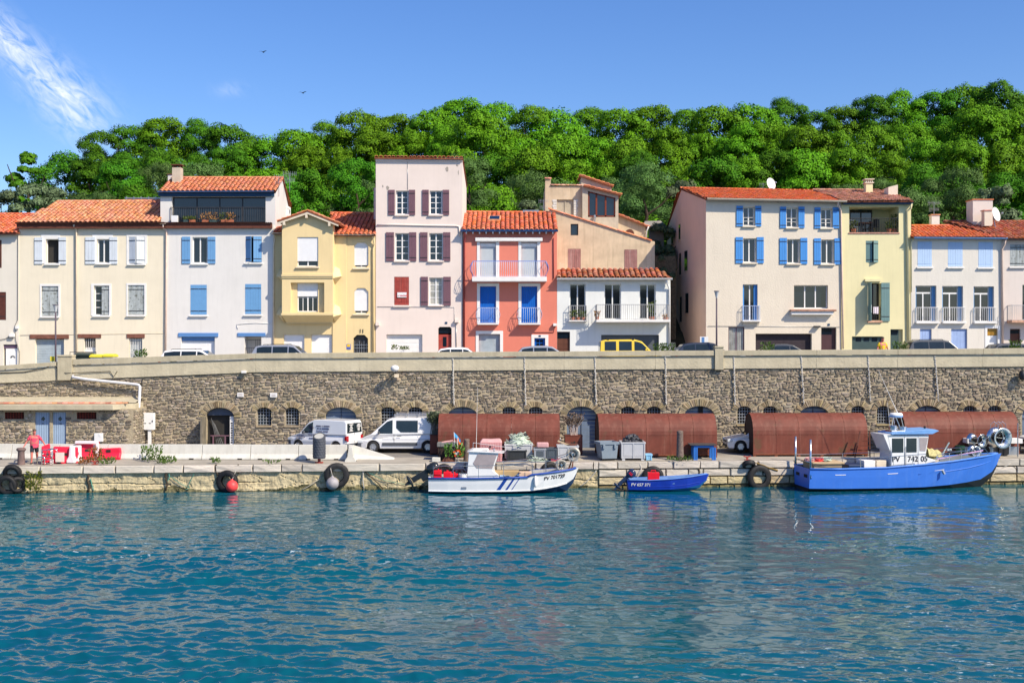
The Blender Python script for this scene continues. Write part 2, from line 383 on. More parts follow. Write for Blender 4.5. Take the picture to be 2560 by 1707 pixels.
        if open_: q = MB(); q.box(X0+fw, X1-fw, s.Y+.3, s.Y+.34, Z0+fw, Z1-fw); q.build('window_opening', M_dark, w)  # dark panel paints in the unlit room behind the open window
        else:
            for a, b, c, dd in cells:
                q = MB(); q.box(a, b, Y0+.03, Y0+.04, c, dd); q.build('pane', glass or M_glass, w)
        if sill: s.sill(w, x0-3, x1+3, y1+1.2, y1+4.5, sm or M_trim)
        if sur: s.surround(w, (x0, y0, x1, y1), sur, surm or M_trim)
        return w
    def sill(s, w, x0, x1, ya, yb, m, out=.13): return s.box('sill', x0, ya, x1, yb, -out, .05, m, w, bevel=.01)
    def surround(s, w, op, sur, m, p=.025):
        (x0, y0, x1, y1), (a, b, c, d) = op, sur; mb = MB(); Y0, Y1 = s.Y-p, s.Y+.004
        def bx(xa, ya, xb, yb):
            if xb > xa and yb > ya: mb.box(s.X(xa), s.X(xb), Y0, Y1, s.Z(yb), s.Z(ya))
        bx(a, b, c, y0-.1); bx(a, y0, x0-.1, d); bx(x1+.1, y0, c, d); bx(x0, y1+.1, x1, d)
        return mb.build('surround', m, w, norm=True)
    def shutter(s, w, x0, y0, x1, y1, m, dy=-.06, planks=3, strap=M_dmetal, hinge=True, ang=0., side='L', name='shutter', label=None, battens=2):
        """one leaf of upright planks; ang swings it out about its hinge side"""
        a, b, c, d = s.X(x0), s.X(x1), s.Z(y1), s.Z(y0); t = .035; mb = MB(); wd_ = b-a; g = .008
        hx = a if side == 'L' else b
        M = Matrix.Translation((hx, s.Y+dy, 0)) @ Matrix.Rotation(-ang if side == 'L' else ang, 4, 'Z') @ Matrix.Translation((-hx, -(s.Y+dy), 0))
        mb.M = M
        for i in range(planks):
            p, q = a+wd_*i/planks+(g/2 if i else 0), a+wd_*(i+1)/planks-(g/2 if i < planks-1 else 0)
            mb.box(p, q, s.Y+dy+random.uniform(0, .004), s.Y+dy+t, c, d)
        for k in range(battens):
            zz = c+(d-c)*(.12 if k == 0 else .86)
            mb.mi = 1; mb.box(a+.01, b-.01, s.Y+dy-.012, s.Y+dy+.001, zz-.022, zz+.022); mb.mi = 0
        return mb.build(name, [m, strap or m], w, label=label)
    def roller(s, w, x0, y0, x1, y1, d=.08, slat=.055, m=None, name='roller_blind', parent=None):
        a, b, c, dd = s.X(x0), s.X(x1), s.Z(y1), s.Z(y0); n = max(2, int((dd-c)/slat)); mb = MB(); Y0 = s.Y+d; h = (dd-c)/n
        prof = []
        for i in range(n): prof += [(Y0+.012, c+i*h), (Y0, c+(i+.12)*h), (Y0, c+(i+.88)*h), (Y0+.012, c+(i+1)*h)]
        prof += [(Y0+.03, dd), (Y0+.03, c)]
        mb.loft([[(a, y, z) for y, z in prof], [(b, y, z) for y, z in prof]], True, True)
        return mb.build(name, m or M_roller, w if w is not None else s.root)
    def railing(s, parent, pts, z0, z1, m, gap=.11, bulge=0., rw=.012, top=.02, name='railing', mid=False):
        """upright bars along a plan line pts [(x,y)..] from z0 to z1"""
        mb = MB(); P = [Vector((p[0], p[1], 0)) for p in pts]; c = sum(P, Vector())/len(P)
        def up(p, z): return Vector((p.x, p.y, z))
        for i in range(len(P)-1):
            A, B = P[i], P[i+1]; nn = max(1, int((B-A).length/gap)); d = (B-A).normalized(); o = Vector((d.y, -d.x, 0))
            for zz in ((z0, z1, z0+(z1-z0)*.22) if mid else (z0, z1)): mb.tube([up(A, zz), up(B, zz)], top if zz == z1 else top*.7, 5)
            for k in range(nn+1):
                p = A.lerp(B, k/nn)
                if bulge: mb.tube([up(p+o*bulge*math.sin(math.pi*min(1, (1-t)*1.15))**1.0*(1 if t < .87 else 0), z0+(z1-z0)*t) for t in (0, .12, .25, .4, .55, .7, .85, 1)], rw, 4)
                else: mb.tube([up(p, z0), up(p, z1)], rw if k % 8 else rw*1.4, 4)
        return mb.build(name, m, parent)
    def chimney(s, x0, y0, x1, y1, Y, m, capm, D=.5, kind='slab', label=None):
        mb = MB(); mb.box(X(x0, Y), X(x1, Y), Y, Y+D, Z(y1, Y), Z(y0, Y)); ch = mb.build('chimney', m, s.root, bevel=.01, label=label)
        q = MB(); a, b, zt = X(x0, Y), X(x1, Y), Z(y0, Y)
        if kind == 'slab':
            for xx in (a+.03, b-.13):
                for yy in (Y+.03, Y+D-.13): q.box(xx, xx+.1, yy, yy+.1, zt, zt+.16)
            q.box(a-.06, b+.06, Y-.06, Y+D+.06, zt+.16, zt+.21)
        elif kind == 'vent':
            q.box(a-.07, b+.07, Y-.07, Y+D+.07, zt, zt+.06)
            for k in range(4):
                xx = a+(b-a-.05)*k/3; q.box(xx, xx+.05, Y, Y+.06, zt+.06, zt+.24); q.box(xx, xx+.05, Y+D-.06, Y+D, zt+.06, zt+.24)
            q.box(a-.09, b+.09, Y-.09, Y+D+.09, zt+.24, zt+.29)
        else: q.box(a-.05, b+.05, Y-.05, Y+D+.05, zt, zt+.06)
        q.build('cap', capm, ch); return ch
def plant_mb(c, r, h, n=60, leaf=.1, mb=None, up=.4):
    mb = mb or MB()
    for _ in range(n):
        a, q, z = random.uniform(0, 6.28), r*math.sqrt(random.random()), random.random()
        p = Vector((c[0]+q*math.cos(a), c[1]+q*math.sin(a), c[2]+h*z)); d = Vector((math.cos(a)*random.uniform(.3, 1), math.sin(a)*random.uniform(.3, 1), up+random.random())).normalized()*leaf*random.uniform(.6, 1.4)
        sd = d.cross(Vector((random.random()-.5, random.random()-.5, random.random()))).normalized()*leaf*.28
        mb.poly(p, p+d*.5+sd, p+d, p+d*.5-sd)
    return mb
# ------------------------------------------------------------------ ground of the upper street, quay, road
def lerp_tab(t, x):
    if x <= t[0][0]: (a, b), (c, d) = t[0], t[1]
    elif x >= t[-1][0]: (a, b), (c, d) = t[-2], t[-1]
    else:
        for (a, b), (c, d) in zip(t[:-1], t[1:]):
            if a <= x <= c: break
    return b+(d-b)*(x-a)/(c-a)
COP_T = [(0, 914), (140, 905), (183, 898), (640, 883), (1280, 879), (2160, 874), (2560, 870)]
COP_B = [(0, 924), (183, 912), (640, 896), (1280, 891.5), (2560, 885)]
BAND_B = [(0, 957), (183, 949), (360, 941), (640, 930), (1280, 925), (2560, 916)]
def street_z(px): return Z(lerp_tab(COP_T, px), 68.3)-1.05
YW = 68.3                                   # face of the stone retaining wall
M_paving = mat('pale_bounce_paving', (.32, .31, .29), rough=.95, var=.2, scale=1.2, bump=.3, bscale=60)  # hidden street surface, coloured pale to bounce light onto the shaded house fronts
M_conc = mat('weathered_concrete', CL(200, 190, 164, .78), rough=.95, var=.14, scale=1.4, bump=.4, bscale=14, streak=.35, streakcol=(.2, .18, .14), wear=((.34, .29, .20), 3.2, .68))
M_concl = mat('pale_concrete', CL(226, 224, 216, .74), rough=.9, var=.1, scale=1.6, bump=.3, bscale=20, streak=.3, streakcol=(.3, .28, .25))
M_quay = mat('quay_paving', CL(214, 205, 190, .5), rough=.95, var=.16, scale=.8, bump=.4, bscale=12, wear=((.25, .22, .18), 1.3, .66))
M_soil = mat('hill_soil', (.06, .055, .03), rough=1, var=.4, scale=.4)
mb = MB(); xs = [-400, 0, 180, 400, 700, 1300, 1900, 2560, 3000]
for a, b in zip(xs[:-1], xs[1:]):
    za, zb = street_z(a), street_z(b)
    mb.poly((X(a, 69), 68.62, za), (X(b, 69), 68.62, zb), (X(b, YF), YF+.6, zb), (X(a, YF), YF+.6, za))
struct('street', mb, M_paving)
# the rising ground behind the houses
mb = MB(); prof = [(YF+2, 5.2), (80, 8.5), (88, 12), (98, 15.5), (108, 18.5), (120, 22), (128, 25.5), (140, 26), (220, 10)]
def hill_z(x, y):
    for (y0, z0), (y1, z1) in zip(prof[:-1], prof[1:]):
        if y0 <= y <= y1: z = z0+(z1-z0)*(y-y0)/(y1-y0); break
    else: z = prof[-1][1]
    k = 1 if x > -14 else max(.25, 1-(-14-x)/30.)
    k *= 1+.10*max(0, min(1, (x-15)/20.))
    return 6+(z-6)*k
gx = np.linspace(-70, 70, 57)
rows_ = [[(x, y, hill_z(x, y)) for x in gx] for y in (YF+2, 78, 80, 84, 88, 93, 98, 103, 108, 114, 120, 130, 140, 180, 220)]
mb.loft(rows_); struct('hill', mb, M_soil, smooth=True)

# ------------------------------------------------------------------ houses
M_wA = stucco('cream_render_old', 232, 225, 212, streak=.25); M_wB = stucco('cream_yellow_render', 242, 231, 208)
M_wC = stucco('white_render', 232, 229, 226, bump=.12); M_wD = stucco('pale_yellow_render', 240, 216, 166, bump=.12)
M_wE = stucco('pale_pink_render', 241, 225, 216, bump=.12, streak=.2); M_wF = stucco('coral_red_render', 236, 140, 120, .8, bump=.12, streak=.12)
M_wG = stucco('grey_white_render', 236, 238, 236, bump=.12)
M_wH = stucco('beige_weathered_render', 220, 199, 170, .82, var=.16, scale=1.1, streak=.45, streakcol=CL(188, 168, 138, .5), wear=(CL(236, 224, 206, .7), 1.0, .62))
M_wI = stucco('rough_cream_render', 236, 224, 206, bump=.4, bscale=10); M_wIs = stucco('salmon_side_render', 236, 200, 178, .9, bump=.3)
M_wJ = stucco('lemon_render', 240, 230, 184, bump=.12); M_wK = stucco('rough_white_render', 234, 228, 218, bump=.35, bscale=10); M_wL = stucco('pinkish_white_render', 232, 220, 212)
M_brown = mat('brown_painted_wood', (.10, .032, .022), rough=.6, var=.25, scale=4); M_brick = mat('brown_brick', (.13, .045, .03), rough=.9, var=.3, scale=8)
M_shw = mat('white_shutter', CL(226, 234, 244, .8), rough=.6, var=.05, streak=.2, streakcol=CL(190, 200, 210, .6))
M_shold = mat('peeling_shutter', CL(196, 204, 206, .7), rough=.85, var=.15, scale=3, streak=.9, streakcol=CL(112, 112, 100, .6), wear=(CL(120, 122, 112, .6), 7, .56))
M_shb = mat('light_blue_shutter', CL(112, 164, 214, .85), rough=.55, var=.05); M_shbb = mat('bright_blue_shutter', CL(80, 152, 228, .85), rough=.5, var=.05)
M_shpale = mat('pale_blue_shutter', CL(190, 216, 250, .85), rough=.55, var=.04); M_shplum = mat('plum_shutter', CL(118, 86, 98, .9), rough=.6, var=.08)
M_shred = mat('worn_red_shutter', CL(172, 72, 64, .8), rough=.8, var=.2, scale=4, streak=.4, streakcol=CL(200, 140, 130, .6)); M_shroyal = mat('royal_blue_shutter', CL(10, 104, 206, .8), rough=.5, var=.08)
M_shgreen = mat('grey_green_shutter', CL(120, 152, 152, .8), rough=.55, var=.06); M_shpink = mat('faded_pink_shutter', CL(168, 122, 118, .75), rough=.85, var=.2, streak=.5, streakcol=CL(225, 210, 205, .7))
M_garageb = mat('pale_blue_garage', CL(176, 190, 200, .75), rough=.7, var=.15, streak=.4, streakcol=CL(220, 226, 230, .7)); M_dgrey = mat('slate_grey_door', CL(92, 98, 106, .8), rough=.5, var=.06)
M_navy = mat('dark_blue_wood', CL(36, 72, 104, .8), rough=.6, var=.1); M_blueg = mat('blue_gutter', CL(48, 100, 160, .8), rough=.4); M_skyb = mat('sky_blue_gutter', CL(120, 164, 216, .8), rough=.4)
M_cream = mat('cream_pipe', CL(236, 220, 196, .8), rough=.6); M_pinkpipe = mat('pink_cream_pipe', CL(232, 206, 190, .8), rough=.6)
M_blue = mat('blue_paint', CL(96, 142, 200, .85), rough=.55, var=.06)
M_flower = mat('potted_leaves', (.10, .14, .03), rough=.7, var=.4, scale=9, trans=.3); M_dry = mat('dry_flowers', (.32, .16, .05), rough=.8, var=.4, scale=9)
M_pot = mat('terracotta_pot', (.38, .13, .07), rough=.8, var=.2)
M_dkgreen = mat('dark_green_door', CL(72, 92, 92, .8), rough=.5, var=.08); M_brownd = mat('chestnut_door', CL(104, 64, 48, .8), rough=.55, var=.15, scale=3)
M_wood = mat('old_timber', CL(140, 92, 78, .7), rough=.9, var=.3, scale=3, bump=.4)

# -- cream house cut by the left edge
h = House('cream_house', 'cream house with white fanlight door and red tiled roof at the left edge', -160, 47, 960, depth=7)
w = h.win(-12, 600, 4, 670, 1, sill=False, fm=M_brown); h.shutter(w, -11, 600, 3, 670, M_brown, dy=.02, planks=2)
w = h.win(-18, 730, 15, 800, 2, sill=False, fm=M_brown, hole=True); h.shutter(w, -17, 731, 14.5, 799, M_brown, dy=.03, planks=4)
h.hole(8, 861, 43, 960, .2); h.box('door_frame', 8, 862, 43, 870, .1, .18, mat('mauve_wood', CL(120, 96, 120, .8)), None)
d = h.box('door', 12.5, 871, 42.5, 955, .12, .17, M_white); h.box('panel', 22, 902, 28, 915, .105, .125, M_trim, d)
mb = MB()
for i in range(6):
    a0, a1 = math.pi*i/6+.08, math.pi*(i+1)/6-.08; c = (h.X(30), h.Y+.112, h.Z(895))
    mb.poly(*[(c[0]+r*math.cos(a), c[1], c[2]+r*math.sin(a)) for r, a in ((.07, a0), (.17, a0), (.17, a1), (.07, a1))])
mb.build('fanlight', M_glass, d)
h.wall(M_wA, 583); roof_px(h.root, (-180, 584), (47, 583), (-180, 535), (92, 536), YF-.35, 20, M_tileR, budget=150)
h.gutter(-180, 45, 587, 586, M_brown)
h.pipe([(45, 590, .04), (44.5, 800, .04), (38, 815, .06), (40, 850, .05), (50, 880, .05), (49, 912, .05)], M_dmetal, .015, 'cable', 5)
h.box('junction_box', 26, 834, 38, 842, -.2, 0, M_trim); h.box('junction_box', 40, 815, 46.8, 822, -.14, 0, M_trim)
h.pipe([(-10, 851, .05), (14, 847, .05), (30, 838, .06), (22, 846, .1), (34, 845, .1)], M_dmetal, .018, 'cable', 5)

# -- long cream-yellow house with white window surrounds
h = House('cream_yellow_house', 'long cream-yellow house with white window surrounds and orange tiled roof', 47.3, 415.5, 960, Y=YF+.03)
w = h.win(115, 598, 147, 658.5, 1, open_=True, fw=.04, sur=(103, 587, 150.5, 659)); h.shutter(w, 87, 593.5, 107, 660, M_shw); h.shutter(w, 147.5, 593, 166, 660, M_shw)
w = h.win(243, 598, 273.5, 657.5, 2, sur=(231, 587, 282, 659)); h.shutter(w, 214, 592.5, 238, 660, M_shw); h.shutter(w, 274.5, 592.5, 294, 660, M_shw)
w = h.win(322, 592, 362, 659, 2, sur=(316.5, 587.5, 368, 660)); h.shutter(w, 322.3, 592.5, 342, 658.5, M_shw, dy=.0, ang=R(22), side='L'); h.shutter(w, 342, 592.5, 361.7, 658.5, M_shw, dy=.0, ang=R(24), side='R')
w = h.win(104, 715.5, 146, 790, 2, sur=(100, 710, 151, 791)); h.shutter(w, 104.3, 716, 125, 789, M_shold, dy=.03); h.shutter(w, 125.2, 716, 145.7, 789, M_shold, dy=.03)
w = h.win(235, 714, 273, 788, 2, rows=4, sur=(228, 709, 278.5, 789)); h.shutter(w, 254, 714.5, 272.7, 787, M_shold, dy=.03)
w = h.win(320, 713, 361, 787, 2, sur=(316, 708, 366, 788)); h.shutter(w, 320.3, 713.5, 340.5, 786, M_shold, dy=.03); h.shutter(w, 340.7, 713.5, 360.7, 786, M_shold, dy=.03)
for x0, x1, y0, y1, m in ((74.5, 172.5, 836, 847, M_wood), (195, 253, 835, 845, M_wood), (317, 362, 834.5, 845, M_wood)): h.box('lintel', x0, y0, x1, y1, -.05, .05, m, bevel=.015)
h.hole(88, 847, 160, 950, .3); h.roller(None, 88, 848, 160, 948, .22, .16, M_garageb, 'garage_door')
h.hole(210, 845, 239, 930, .3); w = h.win(210, 846, 239, 868, 1, d=.24, sill=False, hole=False, fm=M_dmetal); h.box('panel', 210.3, 868.3, 238.8, 928, .2, .28, M_trim, w)
mb = MB()
for i in range(7): mb.bar((h.X(211+4.5*i), h.Y+.1, h.Z(868)), (h.X(211+4.5*i), h.Y+.1, h.Z(846)), .02)
mb.build('window_grille', M_trim, h.root)
h.hole(322.5, 845, 355.5, 940, .3); d = h.box('door', 323, 846, 355, 938, .24, .29, M_garageb); mb = MB()
for i in range(8): mb.bar((h.X(324.5+4.2*i), h.Y+.12, h.Z(936)), (h.X(324.5+4.2*i), h.Y+.12, h.Z(846)), .025)
for yy in (850, 876, 882, 900): mb.bar((h.X(323), h.Y+.11, h.Z(yy)), (h.X(355), h.Y+.11, h.Z(yy)), .025)
mb.build('grille', M_trim, d)
h.wall(M_wB, 558); h.box('cornice', 46.5, 561, 415.2, 572, -.3, .0, M_brick)
h.gutter(45, 416, 558.5, 557.5, M_brown, .36, r=.09)
rf, dd, c1, c2 = roof_px(h.root, (44, 557), (402, 556), (146, 504), (404, 503), YF-.4, 22, M_tileO, cw=.30, row=.40)
mb = MB(); mb.box(c1.x+4.6, c2.x, c2.y+.1, c2.y+.5, c2.z-.4, c2.z+.16); mb.build('ridge_wall', M_tileold, h.root)
mb = MB(); mb.box(c1.x+4.5, c2.x, c2.y, c2.y+.6, c2.z+.16, c2.z+.24)
for i in range(5): mb.box(c1.x+4.6+.5*i, c1.x+4.66+.5*i, c2.y-.05, c2.y+.05, c2.z+.05, c2.z+.3)
mb.build('ridge_cap', M_metal, h.root)
h.pipe([(189, 563, .3), (189, 568, .25), (192, 574, .1), (192, 884, .09)], M_cream, .06); h.pipe([(411, 562, .3), (411, 569, .25), (417, 578, .1), (416.5, 700, .09), (414.5, 893, .09)], M_pinkpipe, .06)
h.pipe([(50, 838, .02), (415, 833, .02)], M_cream, .012, 'cable', 5)

# -- white house with the glazed loggia
h = House('white_loggia_house', 'white house with blue shutters and a glazed top-floor loggia', 415.8, 683, 960, Y=YF)
w = h.win(481, 593, 518, 658, 2, d=.14); h.shutter(w, 455.5, 592, 476, 659, M_shb); h.shutter(w, 520, 592, 539, 659, M_shb)
w = h.win(614, 591, 654.5, 656, 2); h.shutter(w, 614.3, 591.5, 634, 655, M_shb, dy=.0, ang=R(38), side='L'); h.shutter(w, 634.3, 591.5, 654.2, 655, M_shb, dy=-.02, ang=R(14), side='R')
w = h.win(476, 712, 517, 787, 2); h.shutter(w, 476.3, 712, 496.5, 786.5, M_shb, dy=-.01); h.shutter(w, 496.8, 712, 516.8, 786.5, M_shb, dy=-.01)
w = h.win(612.6, 710, 653, 785.5, 2); h.shutter(w, 613, 710, 632.6, 785, M_shb, dy=-.01); h.shutter(w, 632.9, 710, 652.8, 785, M_shb, dy=-.01)
h.box('lintel', 446, 832, 546, 842, -.06, .05, M_blue, bevel=.015); h.box('lintel', 594, 832, 664, 841, -.06, .05, M_blue, bevel=.015)
h.hole(453, 842, 537, 950, .3); h.box('blind_box', 453.3, 842.3, 536.8, 852, .14, .26, M_blue); h.roller(None, 453.3, 852.3, 536.8, 948, .22, .07, M_roller, 'garage_door')
h.hole(611, 841, 653.5, 950, .9, None, True); mb = MB()
for i in range(9): mb.bar((h.X(612.5+5*i), h.Y+.25, h.Z(946)), (h.X(612.5+5*i), h.Y+.25, h.Z(868 if i < 5 else 848)), .025)
for yy in (850, 869): mb.bar((h.X(611), h.Y+.25, h.Z(yy)), (h.X(653), h.Y+.25, h.Z(yy)), .03)
mb.build('gate', M_dmetal, h.root)
h.pipe([(595, 822, .03), (593, 816, .03), (593, 810, .03), (640, 807, .02), (683, 809, .02)], M_trim, .02, 'cable', 5)
h.wall(M_wC, 561, D=6)
h.box('cornice', 416.5, 559.5, 681, 571.5, -.28, 0., M_brick); mb = MB()
for i in range(52):
    x = h.X(417)+i*(h.X(683)-h.X(417))/52; secs = []
    for yy, r in ((h.Y-.42, .06), (h.Y+.15, .05)): secs.append([(x+.06+r*math.cos(math.pi*j/5), yy, h.Z(559)+.0+r*.8*math.sin(math.pi*j/5)) for j in range(6)])
    mb.rv = random.random(); mb.loft(secs)
mb.build('edge_tiles', M_brick, h.root, smooth=True, kind='stuff')
# loggia: front set back .35 m, open gable on the right
Y2 = YF+.35; up = House.__new__(House); up.__dict__.update(h.__dict__); up.Y = Y2; up.holes = []
up.hole(429.5, 492, 664, 557, .32)
mb = MB(); x0, x1 = X(401, Y2), X(688.5, Y2); facade(mb, x0, x1, Z(572, Y2), Z(484, Y2), Y2, up.holes)
zr_d = ridge_depth(Z(479, Y2-.3), Y2-.3, 445, 24); YR = Y2-.3+zr_d; PR = W(707, 446.5, YR); PL = W(430, 446.5, YR); YB = YR+3.0
PB = Vector((X(722, YB), YB, Z(519, YB)))
mb.poly((x1, Y2, Z(572, Y2)), (PB.x, YB, Z(575, YB)), PB, (PR.x-.03, YR, PR.z-.1), (x1, Y2, Z(484, Y2)))
mb.poly((x0, Y2, Z(572, Y2)), (x0, YB, Z(575, YB)), (x0, YB, PB.z), (PL.x, YR, PL.z-.1), (x0, Y2, Z(484, Y2)))
mb.poly((x0, YB, Z(575, YB)), (PB.x, YB, Z(575, YB)), PB, (x0, YB, PB.z))
mb.build('upper_wall', M_wC, h.root, norm=False)
up.box('fascia', 398, 480, 686, 491.5, -.2, .0, M_navy)
w = up.win(429.8, 492.3, 663.7, 556.5, 4, fm=M_dmetal, d=.26, fw=.07, sill=False, hole=False, mull=1.0)
up.railing(h.root, [(X(427, Y2), Y2-.06), (X(663, Y2), Y2-.06)], Z(555, Y2), Z(519, Y2), M_dmetal, .115, rw=.012, top=.025)
roof(h.root, W(396, 479, Y2-.32), W(687, 478, Y2-.32), PR+Vector((.05, 0, .04)), PL+Vector((0, 0, .04)), M_tile, cw=.29, row=.36)
roof(h.root, PB+Vector((.12, .15, .0)), Vector((x0-.1, YB+.15, PB.z)), PL+Vector((0, .02, .03)), PR+Vector((.06, .02, .03)), M_tile, cw=.3, row=.4, budget=60, name='rear_roof', ridge=False)
up.gutter(397, 687, 481, 480, M_blue, .34, r=.05)
h.chimney(430, 419, 452, 462, YR-1.2, mat('beige_chimney', CL(222, 208, 188, .7), streak=.3), M_brick, .55, 'slab', 'beige chimney with a raised slab cap'); h.chimney(419.5, 437, 430, 470, YR+.2, M_wC, M_brick, .4, 'flat')
mb = MB(); q = W(713, 545, YB-.9); mb.box(q.x-.02, q.x+.32, q.y-.35, q.y+.35, q.z, q.z+.75); ac = mb.build('air_conditioner', M_trim, h.root, bevel=.02)
mb = MB(); mb.lathe([(.26, -.01), (.26, .02), (.05, .02)], (q.x+.15, q.y-.36, q.z+.38), 14, 'Y'); mb.build('fan_grille', M_metal, ac)
def antenna(px, py, pyb, Y, label, n=8, s=1., grp='television aerials on the roofs'):
    t = thing('aerial', label, 'aerial', W(px, pyb, Y), grp); mb = MB(); b = W(px, pyb, Y); tp = W(px, py, Y)
    mb.tube([b, tp], .018, 5); mb.build('mast', M_metal, t)
    mb = MB()
    for k, (zz, ln) in enumerate(((-.08, .9), (-.5, .7))):
        c = tp+Vector((0, 0, zz)); mb.tube([c+Vector((-ln*.5*s, .1, .03)), c+Vector((ln*.5*s, -.1, -.03))], .01, 4)
        for i in range(n):
            p = c+Vector((-ln*.5*s+ln*s*i/(n-1), .1-.2*i/(n-1), 0)); L = (.22-.012*i)*s; mb.tube([p+Vector((0, 0, -L)), p+Vector((0, 0, L))], .007, 4)
    mb.build('antenna', M_metal, t); return t
antenna(724, 432, 480, YR+.3, 'tall comb aerial beside the gable of the white loggia house'); antenna(697, 438, 492, Y2-.2+1.0, 'small aerial on the right end of the white loggia roof', 5, .7)
# balcony pots
for i, (px, cols, nm) in enumerate(((437, M_white, 0), (466, M_flower, 0), (480, M_flower, 0), (513, M_dry, 1), (533, M_dry, 1), (561, M_flower, 1), (576, M_dry, 1))):
    t = thing('flower_pot', ['white ribbed planter at the left end of the loggia rail', 'small green plant in a trough left in the loggia row', 'low plant in a terracotta trough on the loggia ledge', 'bushy dry orange plant left of the middle loggia post', 'bushy ochre plant right beside the middle loggia post', 'green plant right of the second loggia post', 'red-brown flowering plant in the rightmost loggia trough'][i], 'potted plant', W(px, 555, Y2-.3), 'pots along the loggia rail')
    mb = MB(); c = W(px, 555.5, Y2-.28); mb.box(c.x-.2, c.x+.2, c.y-.09, c.y+.09, c.z, c.z+.15 if i else c.z+.42); mb.build('trough', [M_white, M_dkgreen, M_pot, M_pot, M_dkgreen, M_pot, M_pot][i], t)
    if i: plant_mb((c.x, c.y, c.z+.13), .22 if not nm else .3, .2 if not nm else .45, 70, .12).build('leaves', cols, t)
# -- pale yellow house with the projecting bay
h = House('bay_house', 'pale yellow house with a gabled projecting bay and octagonal windows', 683.3, 938.5, 950, Y=YF+.02)
def octwin(y0, y1, yb, yr):
    w = h.win(885, y0, 921, y1, 2, d=.16, ch=(9, 6), sm=M_cream); 
    h.roller(w, 885.5, y0+.3, 920.5, yr, .09, .06)
    return w
octwin(606, 669, 671, 663); octwin(720, 784, 785, 777)
h.hole(709, 836, 761, 950, .2); h.roller(None, 709.3, 836.3, 760.7, 948, .14, .09, M_roller, 'garage_door'); h.hole(778, 836, 830, 950, .2); h.roller(None, 778.3, 836.3, 829.7, 948, .14, .09, M_roller, 'garage_door')
h.hole(883, 837, 920, 950, .3, (9, 0)); d = h.box('door', 883.3, 837, 919.7, 948, .22, .27, M_dmetal); mb = MB()
for i in range(6): mb.bar((h.X(886+5.8*i), h.Y+.16, h.Z(946)), (h.X(886+5.8*i), h.Y+.16, h.Z(858 if i % 2 else 852)), .025)
for yy in (862, 870): mb.bar((h.X(884), h.Y+.16, h.Z(yy)), (h.X(919), h.Y+.16, h.Z(yy)), .03)
mb.build('grille', M_metal, d)
h.wall(M_wD, 587); h.gutter(831, 937, 588, 588.5, M_cream, .34); h.gutter(682, 707, 584, 584, M_cream, .34)
h.box('pilaster', 832, 588, 866, 900, -.06, .01, M_wD)
text('11', .34, Matrix.Translation((h.X(897.5)-h.root.location.x, -.03, h.Z(832)-h.root.location.z)) @ FACE, M_text, h.root, 'house_number')
q = h.box('plaque', 866, 860, 877, 873, -.03, 0, mat('blue_plaque', CL(90, 110, 190, .8))); h.box('emblem', 867.5, 861, 875.5, 867, -.036, -.028, mat('yellow_paint', CL(250, 206, 40, .8)), q)
h.pipe([(933, 590, .3), (934, 594, .25), (937, 612, .1), (933.5, 622, .08), (933.5, 880, .08)], M_wD, .06); h.pipe([(686, 587, .3), (687, 600, .1), (684.5, 615, .08), (684.5, 885, .08)], M_cream, .055)
rf, dd, c1, c2 = roof_px(h.root, (830, 588), (939, 588), (826, 533), (940, 534), YF-.38, 20, M_tileR, cw=.29)
rf, dd, c1, c2 = roof_px(h.root, (681, 583), (720, 583), (725, 545), (752, 545), YF-.38, 20, M_tileR, cw=.29, budget=40, ridge=False)
# bay
PB_ = .85; b = House.__new__(House); b.__dict__.update(h.__dict__); b.Y = YF-PB_; b.holes = []
bw = b.win(743, 593, 795.5, 666, 2, rows=2, sm=M_cream, hole=True, d=.14); b.roller(bw, 743.3, 593.3, 795.2, 653, .06, .065)
b.hole(726.5, 706.5, 810.7, 781, .3); BX0, BX1 = X(705, b.Y), X(832, b.Y)
mb = MB(); zt = Z(556, b.Y); ap = Vector((X(768.5, b.Y), b.Y, Z(528, b.Y)))
facade(mb, BX0, BX1, Z(786, b.Y), zt, b.Y, b.holes)
mb.poly((BX0, b.Y, zt), (BX1, b.Y, zt), ap)
for xx in (BX0, BX1): mb.poly((xx, b.Y, Z(786, b.Y)), (xx, YF, Z(786, b.Y)), (xx, YF, zt), (xx, b.Y, zt))
k = House.__new__(House); k.__dict__.update(h.__dict__); k.Y = b.Y+.3; k.holes = []
k.hole(743, 707, 795, 780, .2); facade(mb, X(726.5, b.Y), X(810.7, b.Y), Z(781, b.Y), Z(706.5, b.Y), k.Y, k.holes)
bay = mb.build('bay', M_wD, h.root, norm=False)
kw = k.win(743.3, 707.3, 794.7, 779.5, 2, rows=2, cols=2, sill=False, hole=False, d=.12); k.roller(kw, 743.5, 707.5, 794.5, 741, .05, .065)
mb = MB()      # moulded ledges, flaring to the sides, and the tapered base
def ledge(y0, y1, xa, xb, p0, p1): mb.box(X(xa, b.Y), X(xb, b.Y), YF-p1, YF-p0, Z(y1, b.Y), Z(y0, b.Y))
ledge(686, 691, 704, 833, PB_-.02, PB_+.1); ledge(691.2, 695, 704.5, 832.5, PB_-.02, PB_+.06); ledge(783, 788, 703.5, 834, 0, PB_+.1)
